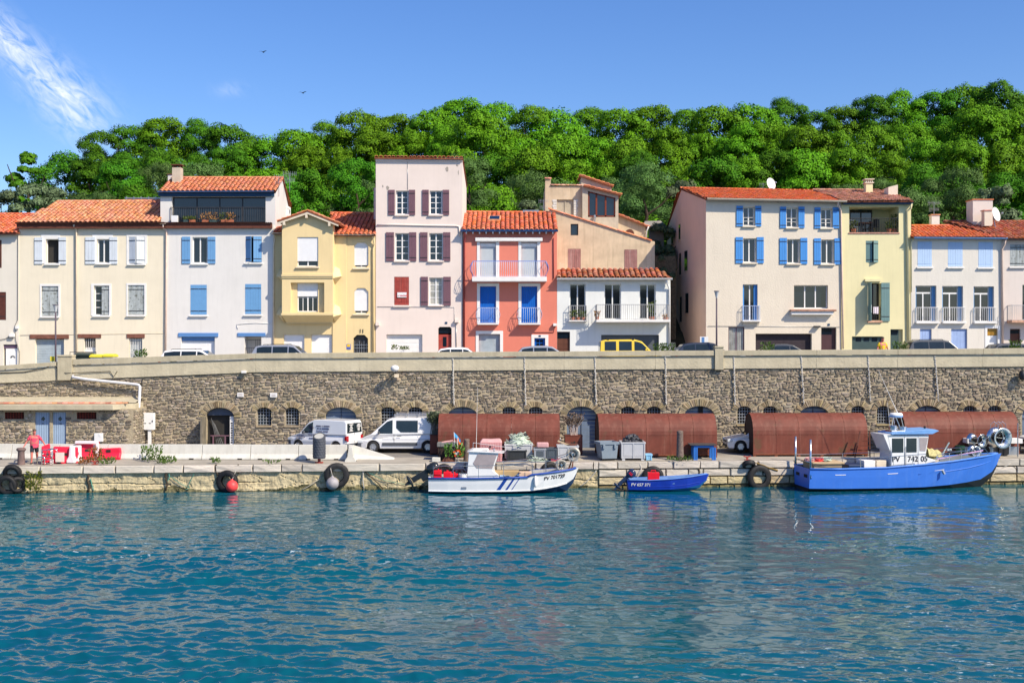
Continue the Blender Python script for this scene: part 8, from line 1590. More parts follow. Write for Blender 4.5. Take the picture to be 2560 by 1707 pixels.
mb = MB(); c = on(wb, 7.3, 0, 1.15); mb.bar(c, c+Vector((.3, 0, .85)), .07); mb.bar(c+Vector((.2, .2, 0)), c+Vector((.3, .15, .8)), .06); mb.bar(c+Vector((-.5, -.15, 0)), c+Vector((-.4, -.1, .3)), .06); single('hauler_frame', mb, M_cord, 'rusty frame carrying the drums at the white boat bow', 'frame')
# --- small blue dinghy
Yd = 61.5; db = thing('dinghy', 'small blue open dinghy with a tilted outboard moored at the quay', 'boat', (X(1572, Yd-.6), Yd, 0), 'boats moored along the quay', True)
SD = [(0, .60, .62, .50, .12, -.1, -.08), (1.0, .64, .62, .54, .1, -.12), (2.2, .62, .68, .50, .12, -.12), (3.1, .45, .76, .3, .18, -.06), (3.8, .2, .84, .08, .32, .15), (4.2, .03, .90, .005, .6, .55, .1)]
M_db = mat('deep_blue_boat_paint', CL(26, 62, 178, .8), rough=.4, var=.12, scale=3, wear=(CL(120, 150, 220, .7), 3.5, .68)); hull(db, SD, M_db, mat('turquoise_bottom', CL(30, 110, 170, .7), rough=.5, var=.1), mat('pale_blue_inside', CL(120, 160, 214, .7), rough=.6), .2)
for s in (-1, 1): mb = MB(); mb.tube([hs(SD, x, 1, s)+Vector((0, s*.01, 0)) for x in (0, 1, 2.2, 3.1, 3.8, 4.2)], .028, 6); mb.build('gunwale', mat('light_blue_gunwale', CL(96, 140, 220, .8), rough=.5), db, smooth=True); mb = MB(); mb.tube([hs(SD, x, .3, s)+Vector((0, s*.005, 0)) for x in (.1, 1, 2.2, 3.1, 3.8)], .014, 5); mb.build('strake', M_db, db)
hull_text(db, SD, 'PV 657 371', .12, 1.0, .42, .22, M_trim, .1)
for x in (.9, 2.3): mb = MB(); mb.box(x-.12, x+.12, -.55, .55, .42, .46); mb.build('thwart', mat('pale_blue_inside', 0), db)
o = outboard('outboard_motor', 'dark blue outboard tilted up at the stern of the small dinghy', (X(1572, Yd-.6)-.15, Yd-.05, .62), .82, mat('navy_cowling', CL(40, 56, 90, .8), rough=.3, coat=.4), mat('navy_cowling', 0), 0, 45); mb = MB(); mb.box(-.1, .1, -.187, -.176, .36, .40); mb.box(-.1, .1, -.187, -.176, .44, .47); mb.build('cowl_stripe', M_redc, o)
c = on(db, 1.35, -.1, .3); mb = MB(); mb.box(c.x-.3, c.x+.3, c.y-.18, c.y+.18, c.z, c.z+.68); mb.tube([(c.x-.12, c.y, c.z+.68), (c.x-.12, c.y, c.z+.78), (c.x+.12, c.y, c.z+.78), (c.x+.12, c.y, c.z+.68)], .025, 6); single('fuel_can', mb, M_redc, 'red fuel can in the small blue dinghy', 'fuel can', bevel=.05)
# --- blue trawler
Yt = 61.95; YAW = R(7.5); tb = thing('trawler', 'bright blue trawler with a white wheelhouse and net drums at the bow', 'boat', (X(2012, 61.0)+.08, Yt, 0), 'boats moored along the quay', True)
ST = [(0, 1.12, 1.22, 1.02, .18, -.5), (1.5, 1.2, 1.2, 1.1, .15, -.6), (4.0, 1.22, 1.24, 1.12, .14, -.7), (6.0, 1.2, 1.38, 1.04, .16, -.7), (7.4, 1.08, 1.50, .78, .22, -.6), (8.5, .84, 1.61, .46, .30, -.4), (9.4, .56, 1.69, .2, .42, -.1), (10.1, .28, 1.76, .04, .80, .5, .12), (10.4, .05, 1.80, .005, 1.2, 1.1, .22)]
M_tb = mat('bright_blue_hull', CL(64, 124, 224, .85), rough=.38, var=.06, scale=1.2, streak=.2, streakcol=CL(130, 170, 236, .8), spec=.4); hull(tb, ST, M_tb, mat('black_antifouling', (.012, .016, .02), rough=.6), mat('blue_grey_deck', CL(150, 160, 170, .6), rough=.8), .62)
for s in (-1, 1):
    mb = MB(); mb.tube([hs(ST, x, 1, s)+Vector((0, s*.0, 0)) for x in (0, 1.5, 4, 6, 7.4, 8.5, 9.4, 10.1, 10.4)], .05, 6); mb.build('gunwale', mat('mid_blue_rail', CL(80, 136, 226, .85), rough=.4), tb, smooth=True); mb = MB(); mb.tube([hs(ST, x, f, s)+Vector((0, s*.0, 0)) for x, f in ((5.6, .58), (7.4, .60), (8.5, .62), (9.3, .66), (9.9, .7))], .03, 5); mb.build('strake', M_tb, tb, smooth=True)
    for x in (1.55, 4.25, 6.75): p, q = hs(ST, x-.27, .62, s), hs(ST, x+.27, .62, s); up_ = Vector((0, 0, .17)); mb = MB(); mb.prism([p+Vector((0, s*.006, -.0)), q+Vector((0, s*.006, 0)), q+up_+Vector((0, s*.012, 0)), p+up_+Vector((0, s*.012, 0))], (0, s*-.02, 0)); sc_ = mb.build('scupper', M_dark, tb); mb = MB(); mb.bar(p+up_*.5+Vector((0, s*.018, 0)), q+up_*.5+Vector((0, s*.018, 0)), .03); mb.build('scupper_bar', M_trim, sc_)
for y in (.55,-.55): mb = MB(); mb.box(-.02, .012, y-.22, y+.22, .72, .88); mb.build('scupper', M_dark, tb)
mb = MB(); wz = [(4.35, .62), (6.9, .62), (6.72, 1.55), (6.20, 1.75), (6.38, 2.90), (4.20, 2.92), (4.40, 1.9)]; mb.prism([(x, -.72, z) for x, z in wz], (0, 1.44, 0)); mb.build('wheelhouse', M_bw, tb, bevel=.04)
mb = MB(); mb.prism([(3.95, -.80, 2.92), (4.5, -.80, 2.93), (4.5, .8, 2.93), (3.95, .8, 2.92)], (0, 0, .04)); mb.prism([(3.95, -.8, 2.92), (4.15, -.8, 2.92), (4.30, -.8, 2.1), (4.28, -.8, 2.1)], (0, 1.6, 0)); mb.build('rear_visor', M_bw, tb)
mb = MB(); mb.prism([(4.35, -.84, 2.95), (6.5, -.84, 2.95), (6.86, -.84, 3.12), (6.65, -.84, 3.20), (5.9, -.84, 3.18), (4.35, -.84, 3.02)], (0, 1.68, 0)); mb.build('wheelhouse_roof', mat('sky_blue_roof', CL(116, 166, 226, .85), rough=.45), tb, bevel=.015)
for s in (-1, 1):
    for a, b in ((4.42, 5.02), (5.18, 5.72)): mb = MB(); mb.box(a, b, s*.725-.006, s*.725+.006, 1.98, 2.74); mb.build('side_window', M_clear if s > 0 else M_cglass, tb, bevel=.0)
    mb = MB(); mb.prism([(5.88, s*.728, 2.06), (6.18, s*.728, 2.04), (6.32, s*.728, 2.76), (5.86, s*.728, 2.76)], (0, s*.008, 0)); mb.build('side_window', M_clear, tb); mb = MB()
    for x in (5.09, 5.8): mb.box(x-.012, x+.012, s*.725-.006, s*.725+.01, .75, 2.85)
    mb.tube([(5.13, s*.77, .8), (5.13, s*.77, 2.3)], .02, 5); mb.build('door_seam', M_metal, tb)
for y in (-.32, .05):
    mb = MB(); q0, q1 = Vector((4.33, y, 2.15)), Vector((4.27, y, 2.45)); mb.prism([q0+Vector((-.012, -.1, 0)), q0+Vector((-.012, .1, 0)), q1+Vector((-.012, .1, 0)), q1+Vector((-.012, -.1, 0))], (-.01, 0, 0)); mb.build('rear_window', mat('red_lens', 0), tb)
for body, x in (('PV', 4.42), ('742', 5.24), ('05', 5.93)): text(body, .40, Matrix.Translation((x, -.732, 1.50)) @ FACE, M_text, tb, 'registration', .003, sx=.92)
mb = MB(); mb.lathe([(.001, .0), (.30, .02), (.34, .08), (.34, .18), (.28, .26), (.001, .28)], (5.0, .1, 3.78), 18); rdm = mb.build('radar_dome', M_white, tb, smooth=True); mb = MB(); mb.lathe([(.345, .05), (.35, .09), (.345, .13)], (5.0, .1, 3.78), 18); mb.build('band', M_skyb, rdm); mb = MB()
for x, y in ((4.8, -.1), (5.2, -.1), (5.0, .4)): mb.tube([(x+(x-5)*.8, y, 3.02), (x, y*.6, 3.8)], .025, 5)
mb.tube([(5.3, .1, 3.05), (5.0, .1, 3.8)], .03, 5); mb.build('mast', M_steel, tb); mb = MB(); mb.box(4.55, 5.5, -.4, .4, 3.0, 3.12); mb.lathe([(.001, 0), (.2, 0), (.22, .25), (.16, .3), (.001, .3)], (4.75, -.1, 3.1), 12); mb.lathe([(.001, 0), (.2, 0), (.22, .22), (.001, .24)], (5.25, -.1, 3.1), 12); mb.build('life_raft_canister', M_steel, tb, bevel=.01)
mb = MB(); mb.tube([(5.15, .1, 3.9), (4.15, .3, 6.35)], [.02, .006], 5); mb.tube([(4.7, .1, 3.1), (4.55, .1, 4.6)], [.018, .006], 5); mb.build('whip_aerial', M_trim, tb); mb = MB(); mb.ball((6.35, -.3, 3.28), .07, n=8, m=6); mb.build('lamp', M_black, tb)
mb = MB()
for s in (-1, 1):
    stanchions(ST, (2.6, 4.3, 5.3, 6.0), .55, s, mb); rail(mb, [hs(ST, x, 1, s)+Vector((0, -s*.05, .55)) for x in (.1, 1.5, 2.6, 4.3, 5.3, 6.0)]); stanchions(ST, (7.3, 8.0, 8.8), .45, s, mb); rail(mb, [hs(ST, x, 1, s)+Vector((0, -s*.05, z)) for x, z in ((6.6, .42), (7.3, .46), (8.0, .46), (8.8, .42), (9.5, .4), (9.75, .05))]); rail(mb, [hs(ST, x, 1, s)+Vector((0, -s*.05, z)) for x, z in ((6.8, .26), (8.0, .28), (9.3, .24))], .014)
mb.build('railing', M_steel, tb); mb = MB()
for y in (-1.05, 1.05): mb.tube([(.06, y, .7), (.06, y, 2.75)], .055, 8)
mb.tube([(.06, -1.05, 1.55), (.06, 1.05, 1.55)], .03, 6); mb.build('net_post', M_steel, tb, smooth=True)
def tpt(x, y, z): return Matrix.Translation(tb.location) @ Matrix.Rotation(YAW, 4, 'Z') @ Vector((x*1.07, y, z))
tb.rotation_euler.z = YAW; tb.scale.x = 1.07
def tthing(name, mb, m, label, cat, grp=None, **k): 
    mb.v = [tuple(tpt(*v)) for v in mb.v]; return single(name, mb, m, label, cat, grp, **k)
mb = MB(); mb.box(.25, 1.9, -.85, .9, 1.42, 1.52); mb.box(.35, 1.8, -.75, .8, .62, 1.42); tthing('sorting_table', mb, mat('tan_tub', CL(214, 188, 150, .7), rough=.7, var=.1), 'tan sorting tub with a flat top in the trawler stern', 'tub', bevel=.02); mb = MB(); mb.box(2.2, 3.0, -.6, .5, .62, 1.35); tthing('fish_bin', mb, mat('deep_blue_bin', (.01, .03, .09), rough=.5), 'dark blue bin behind the rail of the trawler', 'bin', bevel=.04)
for i, (a, b, m) in enumerate(((3.05, 3.65, M_trim), (3.7, 4.25, M_cream))): mb = MB(); mb.box(a, b, -.5, .5, .62, 1.55); tthing('fish_box', mb, m, ['white fish box left of the trawler wheelhouse', 'cream fish box touching the trawler wheelhouse'][i], 'box', bevel=.03)
for i, (x, m, lb) in enumerate(((.75, mat('red_net', CL(220, 70, 70, .8), rough=.9), 'red coil of net on the trawler sorting tub'), (.3, mat('pink_net', CL(226, 170, 170, .75), rough=.9), 'pale pink net at the left of the trawler sorting tub'), (1.15, M_rope, 'pale green net right of the red coil on the trawler'))):
    c = Vector((x, -.3, 1.5)); mb = MB(); 
    for k in range(26): ra = random.uniform(.1, .26); mb.tube([(c.x+random.uniform(-.1, .1)+ra*math.cos(a), c.y+ra*math.sin(a), c.z+.02+random.uniform(0, .22)) for a in np.linspace(0, 5.5, 8)], .018, 4, False)
    tthing('net_coil', mb, m, lb, 'net', 'nets on the trawler', norm=False)
mb = MB(); secs = []
for i in range(6): secs.append([(6.35+.14*i, -.78+.28*k*.5, 1.55+.62*math.sin(math.pi*min(1, (k+.6)/5.2))*(1-.05*i)+.04*math.sin(3*i+k)) for k in range(7)])
mb.loft(secs); o = tthing('winch_cover', mb, mat('ochre_striped_cloth', CL(206, 196, 140, .75), rough=.9, var=.3, scale=10), 'ochre cloth tied over the winch ahead of the trawler wheelhouse', 'cover', norm=False); o.modifiers.new('thick', 'SOLIDIFY').thickness = .02
mb = MB(); mb.bar((7.1, -.3, 1.5), (7.65, -.3, 2.45), .07); mb.box(7.5, 7.75, -.4, -.2, 2.0, 2.12); mb.lathe([(.001, -.03), (.16, -.03), (.16, .03), (.001, .03)], (7.12, -.45, 1.75), 12, 'Y'); tthing('line_hauler', mb, M_steel, 'steel line hauler arm on the trawler foredeck', 'hauler'); mb = MB(); mb.tube([(6.7, -.95, 1.62), (9.3, -.62, 2.02)], .03, 6); tthing('boat_hook', mb, mat('pink_pole', CL(220, 180, 226, .8), rough=.4), 'long pale pink pole along the trawler bow rail', 'pole')
mb = MB(); mb.tube([(6.86, -1.18, 1.05), (6.95, -1.22, .85)], .07, 8); tthing('anchor', mb, M_metal, 'small grey anchor at the forward scupper of the trawler', 'anchor')
drum('net_drum', 'small net drum low on the trawler bow', tpt(9.0, -.3, 1.95), .30, .36, .2, M_steel, 3); drum('net_drum', 'middle-sized shiny net drum on the quay above the trawler bow', Vector((X(2443, 65.0), 65.0, Z(1100, 65.0))), .62*.6, .7, .35, M_steel, 4); d3 = drum('net_drum', 'largest shiny net drum with hoops, at the right above the trawler', Vector((X(2498, 64.8), 64.8, Z(1094, 64.8))), .58, .55, .25, M_steel, 5)
mb = MB()
for dx in (-.25, 0, .2): c = d3.location; mb.tube([(c.x+dx-.22, c.y+.1, c.z+.45), (c.x+dx-.18, c.y+.1, c.z+.75), (c.x+dx, c.y+.1, c.z+.9), (c.x+dx+.2, c.y+.1, c.z+.75), (c.x+dx+.24, c.y+.1, c.z+.4)], .016, 5)
single('wire_hoop', mb, M_steel, 'thin wire hoops over the largest net drum', 'hoops'); q = Vector((X(2490, 65.2), 65.2, gz(X(2490, 65.2), 65.2))); t = thing('drum_trailer', 'white flatbed trailer on the quay carrying the net drums', 'trailer', q, None, True); mb = MB(); mb.box(-1.6, 1.5, 0, 1.2, .72, .98); mb.build('bed', M_trim, t, bevel=.01); mb = MB()
for x in (-1.2, -.2, .8): mb.box(x-.05, x+.05, .3, .4, .98, 1.2); mb.box(x-.05, x+.05, .05, .12, .1, .72)
mb.box(-1.6, 1.5, .5, .6, 0, .5); mb.tube([(1.05, -.4, 0), (1.05, -.4, 1.9)], .03, 6); mb.build('stand', M_metal, t)
for x in (-.6, .5): mb = MB(); mb.lathe([(.001, -.08), (.3, -.08), (.3, .08), (.001, .08)], (x, .15, .3), 16, 'Y'); mb.build('wheel', M_black, t)
mb = MB(); q = base(2412, 1143); mb.lathe([(.001, 0), (.24, 0), (.26, .6), (.001, .6)], q+Vector((0, .7, 0)), 12); single('barrel', mb, mat('dark_green_barrel', (.01, .06, .03), rough=.5), 'dark green barrel left of the drum trailer', 'barrel')
mb = MB(); q = base(2162, 1150); 
for x in (-.5, .35): mb.bar((q.x+x, q.y+.2, q.z), (q.x+.2+x*.6, q.y+.5, q.z+1.5), .05)
for k in range(5): mb.bar((q.x-.42+.14*k, q.y+.25+.05*k, q.z+.25*k+.2), (q.x+.32+.1*k*.3, q.y+.25+.05*k, q.z+.25*k+.2), .04)
single('step_ladder', mb, M_brown, 'rusty brown step frame behind the trawler wheelhouse', 'ladder')
# ------------------------------------------------------------------ trees on the hillside
def leaf_mat(name, col, k=1.):
    m = bpy.data.materials.new(name); m.use_nodes = True; MATS[name] = m; n, l = m.node_tree.nodes, m.node_tree.links; b = n['Principled BSDF']; b.inputs['Roughness'].default_value = .6; b.inputs['Specular IOR Level'].default_value = .08
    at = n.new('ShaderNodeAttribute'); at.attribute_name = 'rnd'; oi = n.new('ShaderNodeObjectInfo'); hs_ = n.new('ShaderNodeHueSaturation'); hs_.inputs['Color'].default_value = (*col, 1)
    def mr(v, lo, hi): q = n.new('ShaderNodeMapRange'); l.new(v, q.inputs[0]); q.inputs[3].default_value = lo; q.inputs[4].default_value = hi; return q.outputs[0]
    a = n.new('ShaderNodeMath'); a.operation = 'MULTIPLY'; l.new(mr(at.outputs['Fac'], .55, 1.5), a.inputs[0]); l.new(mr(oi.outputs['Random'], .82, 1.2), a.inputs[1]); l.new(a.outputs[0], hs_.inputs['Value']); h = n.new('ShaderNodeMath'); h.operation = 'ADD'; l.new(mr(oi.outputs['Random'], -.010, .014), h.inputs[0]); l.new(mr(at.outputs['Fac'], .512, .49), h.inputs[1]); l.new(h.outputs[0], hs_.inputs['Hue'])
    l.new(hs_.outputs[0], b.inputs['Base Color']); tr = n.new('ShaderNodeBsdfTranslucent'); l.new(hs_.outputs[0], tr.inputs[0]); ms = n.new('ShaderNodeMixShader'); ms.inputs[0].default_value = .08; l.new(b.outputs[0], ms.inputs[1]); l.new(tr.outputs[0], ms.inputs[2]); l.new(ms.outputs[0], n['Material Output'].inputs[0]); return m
def crown_mesh(name, m, seed, lobes, R0, H0, nleaf, leaf, flat=1., top=True, needle=.4):
    """foliage: leaf-sized faces spread over and inside many lobes of an uneven crown (origin at the crown base)"""
    g = np.random.default_rng(seed); V, Fc, RN, NR = [], [], [], []; C = []
    for i in range(lobes):
        a = g.uniform(0, 2*np.pi); u = g.uniform(0, 1); z = H0*(.12+.80*u); rr = R0*(1-.75*max(0, u-.25)**1.3)*np.sqrt(g.uniform(.12, 1))*.86; C.append((rr*np.cos(a), rr*np.sin(a), z, R0*g.uniform(.22, .40)))
    C.append((0, 0, H0*.9, R0*.36)); C = np.array(C); per = nleaf//len(C)
    for k, (cx, cy, cz, r) in enumerate(C):
        n = int(per*(r/(R0*.33))**2); d = g.normal(size=(n, 3)); d /= np.linalg.norm(d, axis=1)[:, None]; d[:, 2] = np.where(d[:, 2] < -.28, -d[:, 2]*g.uniform(.1, 1, n), d[:, 2]); fr = g.uniform(.55, 1.08, n)**.6*(1+.16*np.sin(5*d[:, 0]+3*d[:, 1]+k)); p = np.stack([cx+d[:, 0]*r*fr, cy+d[:, 1]*r*fr, cz+d[:, 2]*r*fr*.86*flat], 1)
        inside = np.zeros(n, bool)
        for j, (qx, qy, qz, qr) in enumerate(C):
            if j != k: inside |= (((p-np.array((qx, qy, qz)))/np.array((1, 1, .86*flat)))**2).sum(1) < (qr*.72)**2
        p, d, fr = p[~inside], d[~inside], fr[~inside]; n = len(p); t1 = np.cross(d+g.normal(size=(n, 3))*.35, g.normal(size=(n, 3))); t1 /= np.linalg.norm(t1, axis=1)[:, None]; t2 = np.cross(d, t1); t2 /= np.maximum(1e-6, np.linalg.norm(t2, axis=1))[:, None]; t2 = t2+d*g.uniform(-.25, .55, n)[:, None]; s = leaf*g.uniform(.55, 1.35, n)[:, None]
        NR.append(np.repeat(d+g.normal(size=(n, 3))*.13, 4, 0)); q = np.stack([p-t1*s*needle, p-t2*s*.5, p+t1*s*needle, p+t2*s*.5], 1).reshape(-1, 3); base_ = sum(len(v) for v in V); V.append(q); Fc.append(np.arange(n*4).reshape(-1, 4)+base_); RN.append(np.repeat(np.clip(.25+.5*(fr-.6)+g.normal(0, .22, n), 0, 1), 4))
    V, Fc, RN = np.concatenate(V), np.concatenate(Fc), np.concatenate(RN); me = bpy.data.meshes.new(name); me.vertices.add(len(V)); me.vertices.foreach_set('co', V.ravel()); me.loops.add(len(Fc)*4); me.loops.foreach_set('vertex_index', Fc.ravel().astype(np.int32)); me.polygons.add(len(Fc)); me.polygons.foreach_set('loop_start', (np.arange(len(Fc))*4).astype(np.int32)); me.update(calc_edges=True); a = me.attributes.new('rnd', 'FLOAT', 'POINT'); a.data.foreach_set('value', RN.astype(np.float32)); me.materials.append(m); me.polygons.foreach_set('use_smooth', [True]*len(me.polygons)); nr = np.concatenate(NR); nr[:, 2] += .15; nr /= np.linalg.norm(nr, axis=1)[:, None]; me.normals_split_custom_set_from_vertices(nr.tolist()); return me
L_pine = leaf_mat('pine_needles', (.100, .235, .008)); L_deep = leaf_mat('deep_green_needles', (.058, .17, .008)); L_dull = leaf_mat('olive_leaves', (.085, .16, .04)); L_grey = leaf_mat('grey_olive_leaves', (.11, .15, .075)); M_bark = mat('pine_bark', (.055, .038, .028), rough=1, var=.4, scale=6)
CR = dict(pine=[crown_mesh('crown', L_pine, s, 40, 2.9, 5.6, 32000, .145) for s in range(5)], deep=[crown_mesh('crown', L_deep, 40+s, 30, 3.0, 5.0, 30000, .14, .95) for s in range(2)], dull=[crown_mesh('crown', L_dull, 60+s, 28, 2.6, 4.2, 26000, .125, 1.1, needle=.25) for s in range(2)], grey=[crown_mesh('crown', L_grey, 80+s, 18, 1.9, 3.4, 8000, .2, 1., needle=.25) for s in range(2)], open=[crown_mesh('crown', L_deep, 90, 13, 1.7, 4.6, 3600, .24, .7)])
def trunk_mesh(seed, h, limbs=6):
    r_ = random.Random(seed); mb = MB(); pts = [(0, 0, 0)]
    for i in range(1, 6): pts.append((r_.uniform(-.15, .15)*i*.6, r_.uniform(-.15, .15)*i*.6, h*i/5))
    mb.tube(pts, [.26, .22, .19, .16, .12, .06], 7)
    for _ in range(limbs): b = Vector(pts[r_.randint(2, 4)]); a = r_.uniform(0, 6.28); l = r_.uniform(1., 1.9); mb.tube([b, b+Vector((math.cos(a)*l*.55, math.sin(a)*l*.55, l*.4)), b+Vector((math.cos(a)*l, math.sin(a)*l, l*.9))], [.09, .06, .025], 5, False)
    me = bpy.data.meshes.new('trunk'); me.from_pydata(mb.v, [], mb.f); me.materials.append(M_bark); return me
TR = [trunk_mesh(s, 6.0) for s in range(3)]
LM = [(0, 'the left edge'), (85, 'the white fanlight door house'), (170, 'the left end of the orange roof'), (255, 'the middle of the orange roof'), (340, 'the right end of the orange roof'), (425, 'the chimney of the loggia house'), (510, 'the left of the loggia roof'), (595, 'the right of the loggia roof'), (680, 'the aerial of the loggia house'), (765, 'the gable of the bay house'), (850, 'the red roof beside the bay'), (935, 'the left corner of the pink house'), (1010, 'the left windows of the pink house'), (1085, 'the right windows of the pink house'), (1165, 'the gap right of the pink house'), (1245, 'the skylight of the coral red house'), (1325, 'the right of the coral red roof'), (1400, 'the taupe doors of the beige house'), (1480, 'the brown sunroom window'), (1560, 'the annexe of the beige house'), (1640, 'the gap before the salmon gable'), (1715, 'the salmon gable'), (1795, 'the left blue shutters'), (1875, 'the left of the bright orange roof'), (1950, 'the dish of the blue-shutter house'), (2030, 'the right blue shutters'), (2110, 'the join of the two roofs'), (2185, 'the vented lemon chimney'), (2260, 'the wedge chimney of the lemon house'), (2335, 'the small aerial chimney'), (2410, 'the start of the brick orange roof'), (2480, 'the large pink chimney'), (2550, 'the right edge'), (2640, 'beyond the right edge')]
used = set()
KW = dict(pine='bright green pine', deep='deep green round pine', dull='olive-green tree', grey='grey-green olive bush', open='thin open-crowned pine')
ROWW = ['on the skyline over', 'just below the skyline over', 'halfway up the slope over', 'low on the slope over', 'at the slope foot behind']
def tree(kind, px, pyt, Y, row, s=1., wide=1.):
    lab = None
    for k, (lx, nm) in sorted(enumerate(LM), key=lambda q: abs(q[1][0]-px)):
        if (row, kind, k) not in used: used.add((row, kind, k)); lab = f'{KW[kind]} {ROWW[row]} {nm}'; break
    me = random.choice(CR[kind]); H0 = dict(pine=5.6, deep=5., dull=4.2, grey=3.4, open=4.6)[kind]*1.04*s; x = X(px, Y); zt = Z(pyt, Y); zc = zt-H0; zg = min(hill_z(x, Y), zc-.4); t = thing('olive_bush' if kind == 'grey' else ('pine_tree' if kind != 'dull' else 'broadleaf_tree'), lab, 'bush' if kind == 'grey' else 'tree', (x, Y, zg), 'trees on the hillside behind the houses')
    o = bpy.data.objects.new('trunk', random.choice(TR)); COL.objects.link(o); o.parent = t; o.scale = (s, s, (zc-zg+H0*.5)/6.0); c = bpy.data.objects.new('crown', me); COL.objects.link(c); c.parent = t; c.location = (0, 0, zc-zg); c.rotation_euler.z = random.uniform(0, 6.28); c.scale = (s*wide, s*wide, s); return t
random.seed(11)
SKY = [(-120, 470), (0, 480), (60, 470), (110, 440), (150, 400), (220, 345), (300, 312), (400, 298), (520, 296), (600, 303), (655, 330), (690, 372), (740, 312), (850, 282), (960, 276), (1080, 268), (1150, 244), (1220, 238), (1250, 268), (1330, 252), (1450, 272), (1550, 262), (1700, 266), (1850, 262), (1950, 246), (2050, 266), (2150, 242), (2250, 226), (2350, 230), (2450, 206), (2520, 212), (2600, 245), (2760, 250)]
def sky_y(px): return lerp_tab(SKY, px)
for row, (Y, dy, step) in enumerate(((121, 0, 82), (113, 62, 88), (105, 128, 92), (97.5, 196, 98), (90, 262, 108))):
    px = -70+row*37
    while px < 2650:
        y = sky_y(px)+dy*(1 if px > 350 else .8)+random.uniform(-14, 30)*(1 if row else .6); y = max(y, sky_y(px)+dy*.3); kind = 'pine'; s = random.uniform(.82, 1.28)
        if px < 640: kind = random.choice(('deep', 'pine', 'deep') if row < 2 else ('dull', 'dull', 'deep'))
        elif row >= 3: kind = random.choice(('pine', 'deep', 'dull', 'dull') if px < 1700 else ('dull', 'dull', 'grey', 'deep'))
        elif row == 2: kind = random.choice(('pine', 'pine', 'pine', 'deep'))
        elif px > 1900: kind = random.choice(('pine', 'pine', 'deep'))
        if not (px < 130 and row < 2): tree(kind, px, y, Y+random.uniform(-2.5, 2.5), row, s*(1.15 if row == 0 else 1))
        px += step*random.uniform(.85, 1.15)
tree('open', 68, 372, 108, 1, 1.25); tree('grey', 95, 462, 88, 3, 1.25); tree('grey', 20, 480, 90, 4, 1.1); tree('grey', 130, 470, 92, 2, 1.1); tree('dull', 1170, 398, 90, 2, .95); tree('deep', 760, 430, 90, 2, 1.0); tree('deep', 890, 400, 92, 2, .9); tree('deep', 700, 445, 86, 4, .95); tree('dull', 1610, 420, 90, 2, 1.1); tree('dull', 2380, 430, 88, 2, 1.1); tree('grey', 2500, 470, 85, 4, 1.2); tree('dull', 2280, 480, 86, 4, 1.1); tree('grey', 1655, 640, 80, 4, .6); tree('grey', 1650, 560, 83, 3, .8); tree('grey', 1325, 505, 84, 3, .8)
mb = MB(); mb.box(X(1638, 79.5), X(1690, 79.5), 79.5, 80, 5, Z(640, 79.5)); single('garden_wall', mb, mat('rubble_garden_wall', CL(160, 140, 110, .45), var=.4, scale=7, bump=.6), 'rubble garden wall in the gap beside the salmon gable', 'wall')
mb = MB(); n = 9
for i in range(n): z0, y0 = street_z(1655)+i*.17, YF+1.2+.32*i; mb.box(X(1678, 75), X(1690, 75)+.4-.0, y0, y0+.34, z0-.3, z0+.17)
single('alley_steps', mb, M_concl, 'steps climbing the dark alley beside the salmon side wall', 'steps')
# a few birds
for px, py, lab in ((658, 131, 'dark bird flying highest over the loggia house'), (757, 233, 'dark bird flying low over the trees left of the pink house')):
    c = W(px, py, 90); t = thing('bird', lab, 'bird', c, None, True); mb = MB(); mb.loft([[(x+r*math.cos(a)*0, r*math.cos(a), r*math.sin(a)) for a in np.linspace(0, 5.5, 7)] for x, r in ((-.16, .01), (-.06, .035), (.06, .04), (.13, .02), (.17, .004))], True); mb.poly((-.16, 0, 0), (-.26, .05, 0), (-.26, -.05, 0)); mb.build('body', M_black, t)
    for s in (-1, 1): mb = MB(); mb.prism([(.06, s*.02, .02), (.02, s*.2, .10), (-.06, s*.36, .06), (-.06, s*.18, .07), (-.06, s*.02, .02)], (0, 0, .008)); mb.build('wing', M_black, t)
    t.rotation_euler.z = R(70)
# the dark ridge across the harbour, which the windows mirror
mb = MB(); secs = []
for d_, k in ((0, 0), (40, .75), (90, 1), (260, 0)): secs.append([(x, -520-d_, k*(24+12*math.sin(x*.006+1)+9*math.sin(x*.021)+4*math.sin(x*.06))) for x in np.linspace(-900, 900, 60)])
mb.loft(secs); struct('opposite_hill', mb, mat('far_hillside', (.03, .045, .03), rough=1, var=.4, scale=.05), smooth=True)
# ------------------------------------------------------------------ water
M_wat = bpy.data.materials.new('harbour_water'); M_wat.use_nodes = True; n, l = M_wat.node_tree.nodes, M_wat.node_tree.links; b = n['Principled BSDF']
b.inputs['Roughness'].default_value = .06; b.inputs['IOR'].default_value = 1.333; b.inputs['Specular IOR Level'].default_value = .5
t_ = n.new('ShaderNodeTexCoord')
def wnz(sc, vec, det=4, ro=.55): q = n.new('ShaderNodeTexNoise'); q.inputs['Scale'].default_value = sc; q.inputs['Detail'].default_value = det; q.inputs['Roughness'].default_value = ro; l.new(vec, q.inputs['Vector']); return q.outputs[0]
def wmap(s, rz=0): q = n.new('ShaderNodeMapping'); q.inputs['Scale'].default_value = s; q.inputs['Rotation'].default_value = (0, 0, rz); l.new(t_.outputs['Object'], q.inputs['Vector']); return q.outputs[0]
def wmr(v, a, c, lo, hi): q = n.new('ShaderNodeMapRange'); l.new(v, q.inputs[0]); [q.inputs[i+1].__setattr__('default_value', x) for i, x in enumerate((a, c, lo, hi))]; return q.outputs[0]
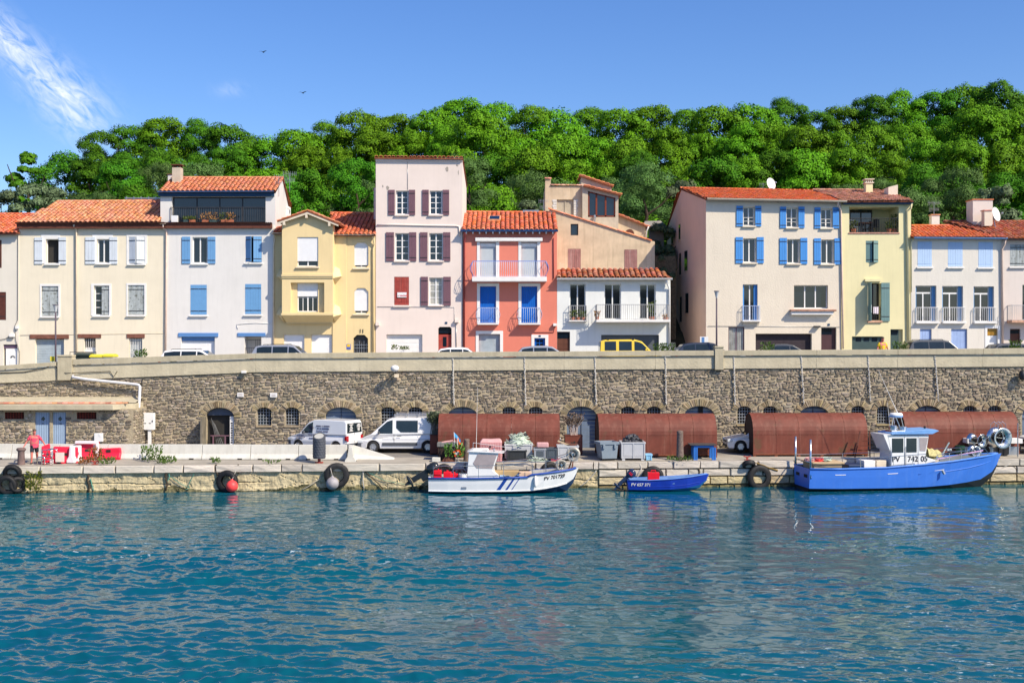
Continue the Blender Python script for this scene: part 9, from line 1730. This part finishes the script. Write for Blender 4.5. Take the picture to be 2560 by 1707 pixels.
mx_ = n.new('ShaderNodeMix'); mx_.data_type = 'RGBA'; l.new(wmr(wnz(.05, wmap((1, 1, 1)), 3), .35, .65, 0, 1), mx_.inputs[0]); mx_.inputs[6].default_value = (.001, .066, .114, 1); mx_.inputs[7].default_value = (.002, .084, .112, 1)
fo = n.new('ShaderNodeMix'); fo.data_type = 'RGBA'; fm_ = n.new('ShaderNodeMath'); fm_.operation = 'MULTIPLY'; l.new(wmr(wnz(3.0, wmap((.8, 1.6, 1), .2), 8, .72), .585, .645, 0, 1), fm_.inputs[0]); l.new(wmr(wnz(.10, wmap((.5, 1.3, 1), -.25), 3), .50, .64, 0, .85), fm_.inputs[1]); l.new(fm_.outputs[0], fo.inputs[0]); l.new(mx_.outputs[2], fo.inputs[6]); fo.inputs[7].default_value = (.65, .72, .74, 1); l.new(fo.outputs[2], b.inputs['Base Color'])
bp = n.new('ShaderNodeBump'); bp.inputs['Strength'].default_value = .22; bp.inputs['Distance'].default_value = .05; l.new(wnz(2.6, wmap((.5, 1.2, 1), .15), 2, .5), bp.inputs['Height']); l.new(bp.outputs[0], b.inputs['Normal'])
NX, NY = 700, 540; x0, x1, y0, y1 = -36., 38., 18., 66.5; gx, gy = np.meshgrid(np.linspace(-1, 1, NX), y0*(y1/y0)**np.linspace(0, 1, NY)); hw_ = .47*gy+5; sx_ = gx; gx = gx*hw_; wa, wb = .47*y0+5, .47*y1+5; g = np.random.default_rng(3); z = np.zeros_like(gx); dxx = np.zeros_like(gx); dyy = np.zeros_like(gx)
gust = np.clip(.68-.028*gx+.42*np.sin(.13*gx+.22*gy+1+.8*np.sin(.11*gx))*np.sin(.06*gx-.33*gy+2)+.33*np.sin(.19*gx+.52*gy+1.3*np.sin(.15*gx+.1*gy)), .16, 1.35)
for i in range(96):
    lam = np.exp(g.uniform(np.log(.22), np.log(1.9))); th = R(90)+g.normal(0, .48)-.12; k_ = 2*np.pi/lam; kx, ky = k_*np.cos(th), k_*np.sin(th); amp = .0056*lam**.85*g.uniform(.6, 1.2); ph = g.uniform(0, 6.28); wv = kx*gx+ky*gy+ph+.5*np.sin(.3*gx+.17*gy+i); z += amp*np.cos(wv)*(gust if lam < 1.7 else .5+.5*gust); dxx -= .7*amp*np.sin(wv)*np.cos(th); dyy -= .7*amp*np.sin(wv)*np.sin(th)
edge = np.clip(np.minimum.reduce([(1-np.abs(sx_))*8, (gy-y0)/3, (y1-gy)/1.5]), 0, 1); calm = np.clip((64-gy)/18, .24, 1); z *= edge*calm; gx2, gy2 = gx+dxx*edge*calm, gy+dyy*edge*calm
V = np.stack([gx2, gy2, z], -1).reshape(-1, 3); idx = np.arange(NX*NY).reshape(NY, NX); Fq = np.stack([idx[:-1, :-1], idx[:-1, 1:], idx[1:, 1:], idx[1:, :-1]], -1).reshape(-1, 4)
far = np.array([(-3000, -4000, 0), (3000, -4000, 0), (3000, y0, 0), (wa, y0, 0), (-wa, y0, 0), (-3000, y0, 0), (-3000, y1, 0), (-wb, y1, 0), (wb, y1, 0), (3000, y1, 0)], float); nb_ = len(V); V = np.concatenate([V, far]); FF = [tuple(q) for q in Fq]; ring = [[0, 1, 2, 5], [5, 4, 7, 6], [3, 2, 9, 8]]
me = bpy.data.meshes.new('water'); me.from_pydata([tuple(v) for v in V], [], FF+[tuple(nb_+i for i in q) for q in ring]); me.polygons.foreach_set('use_smooth', [True]*len(me.polygons)); me.materials.append(M_wat); wo_ = bpy.data.objects.new('water', me); COL.objects.link(wo_); wo_['kind'] = 'structure'
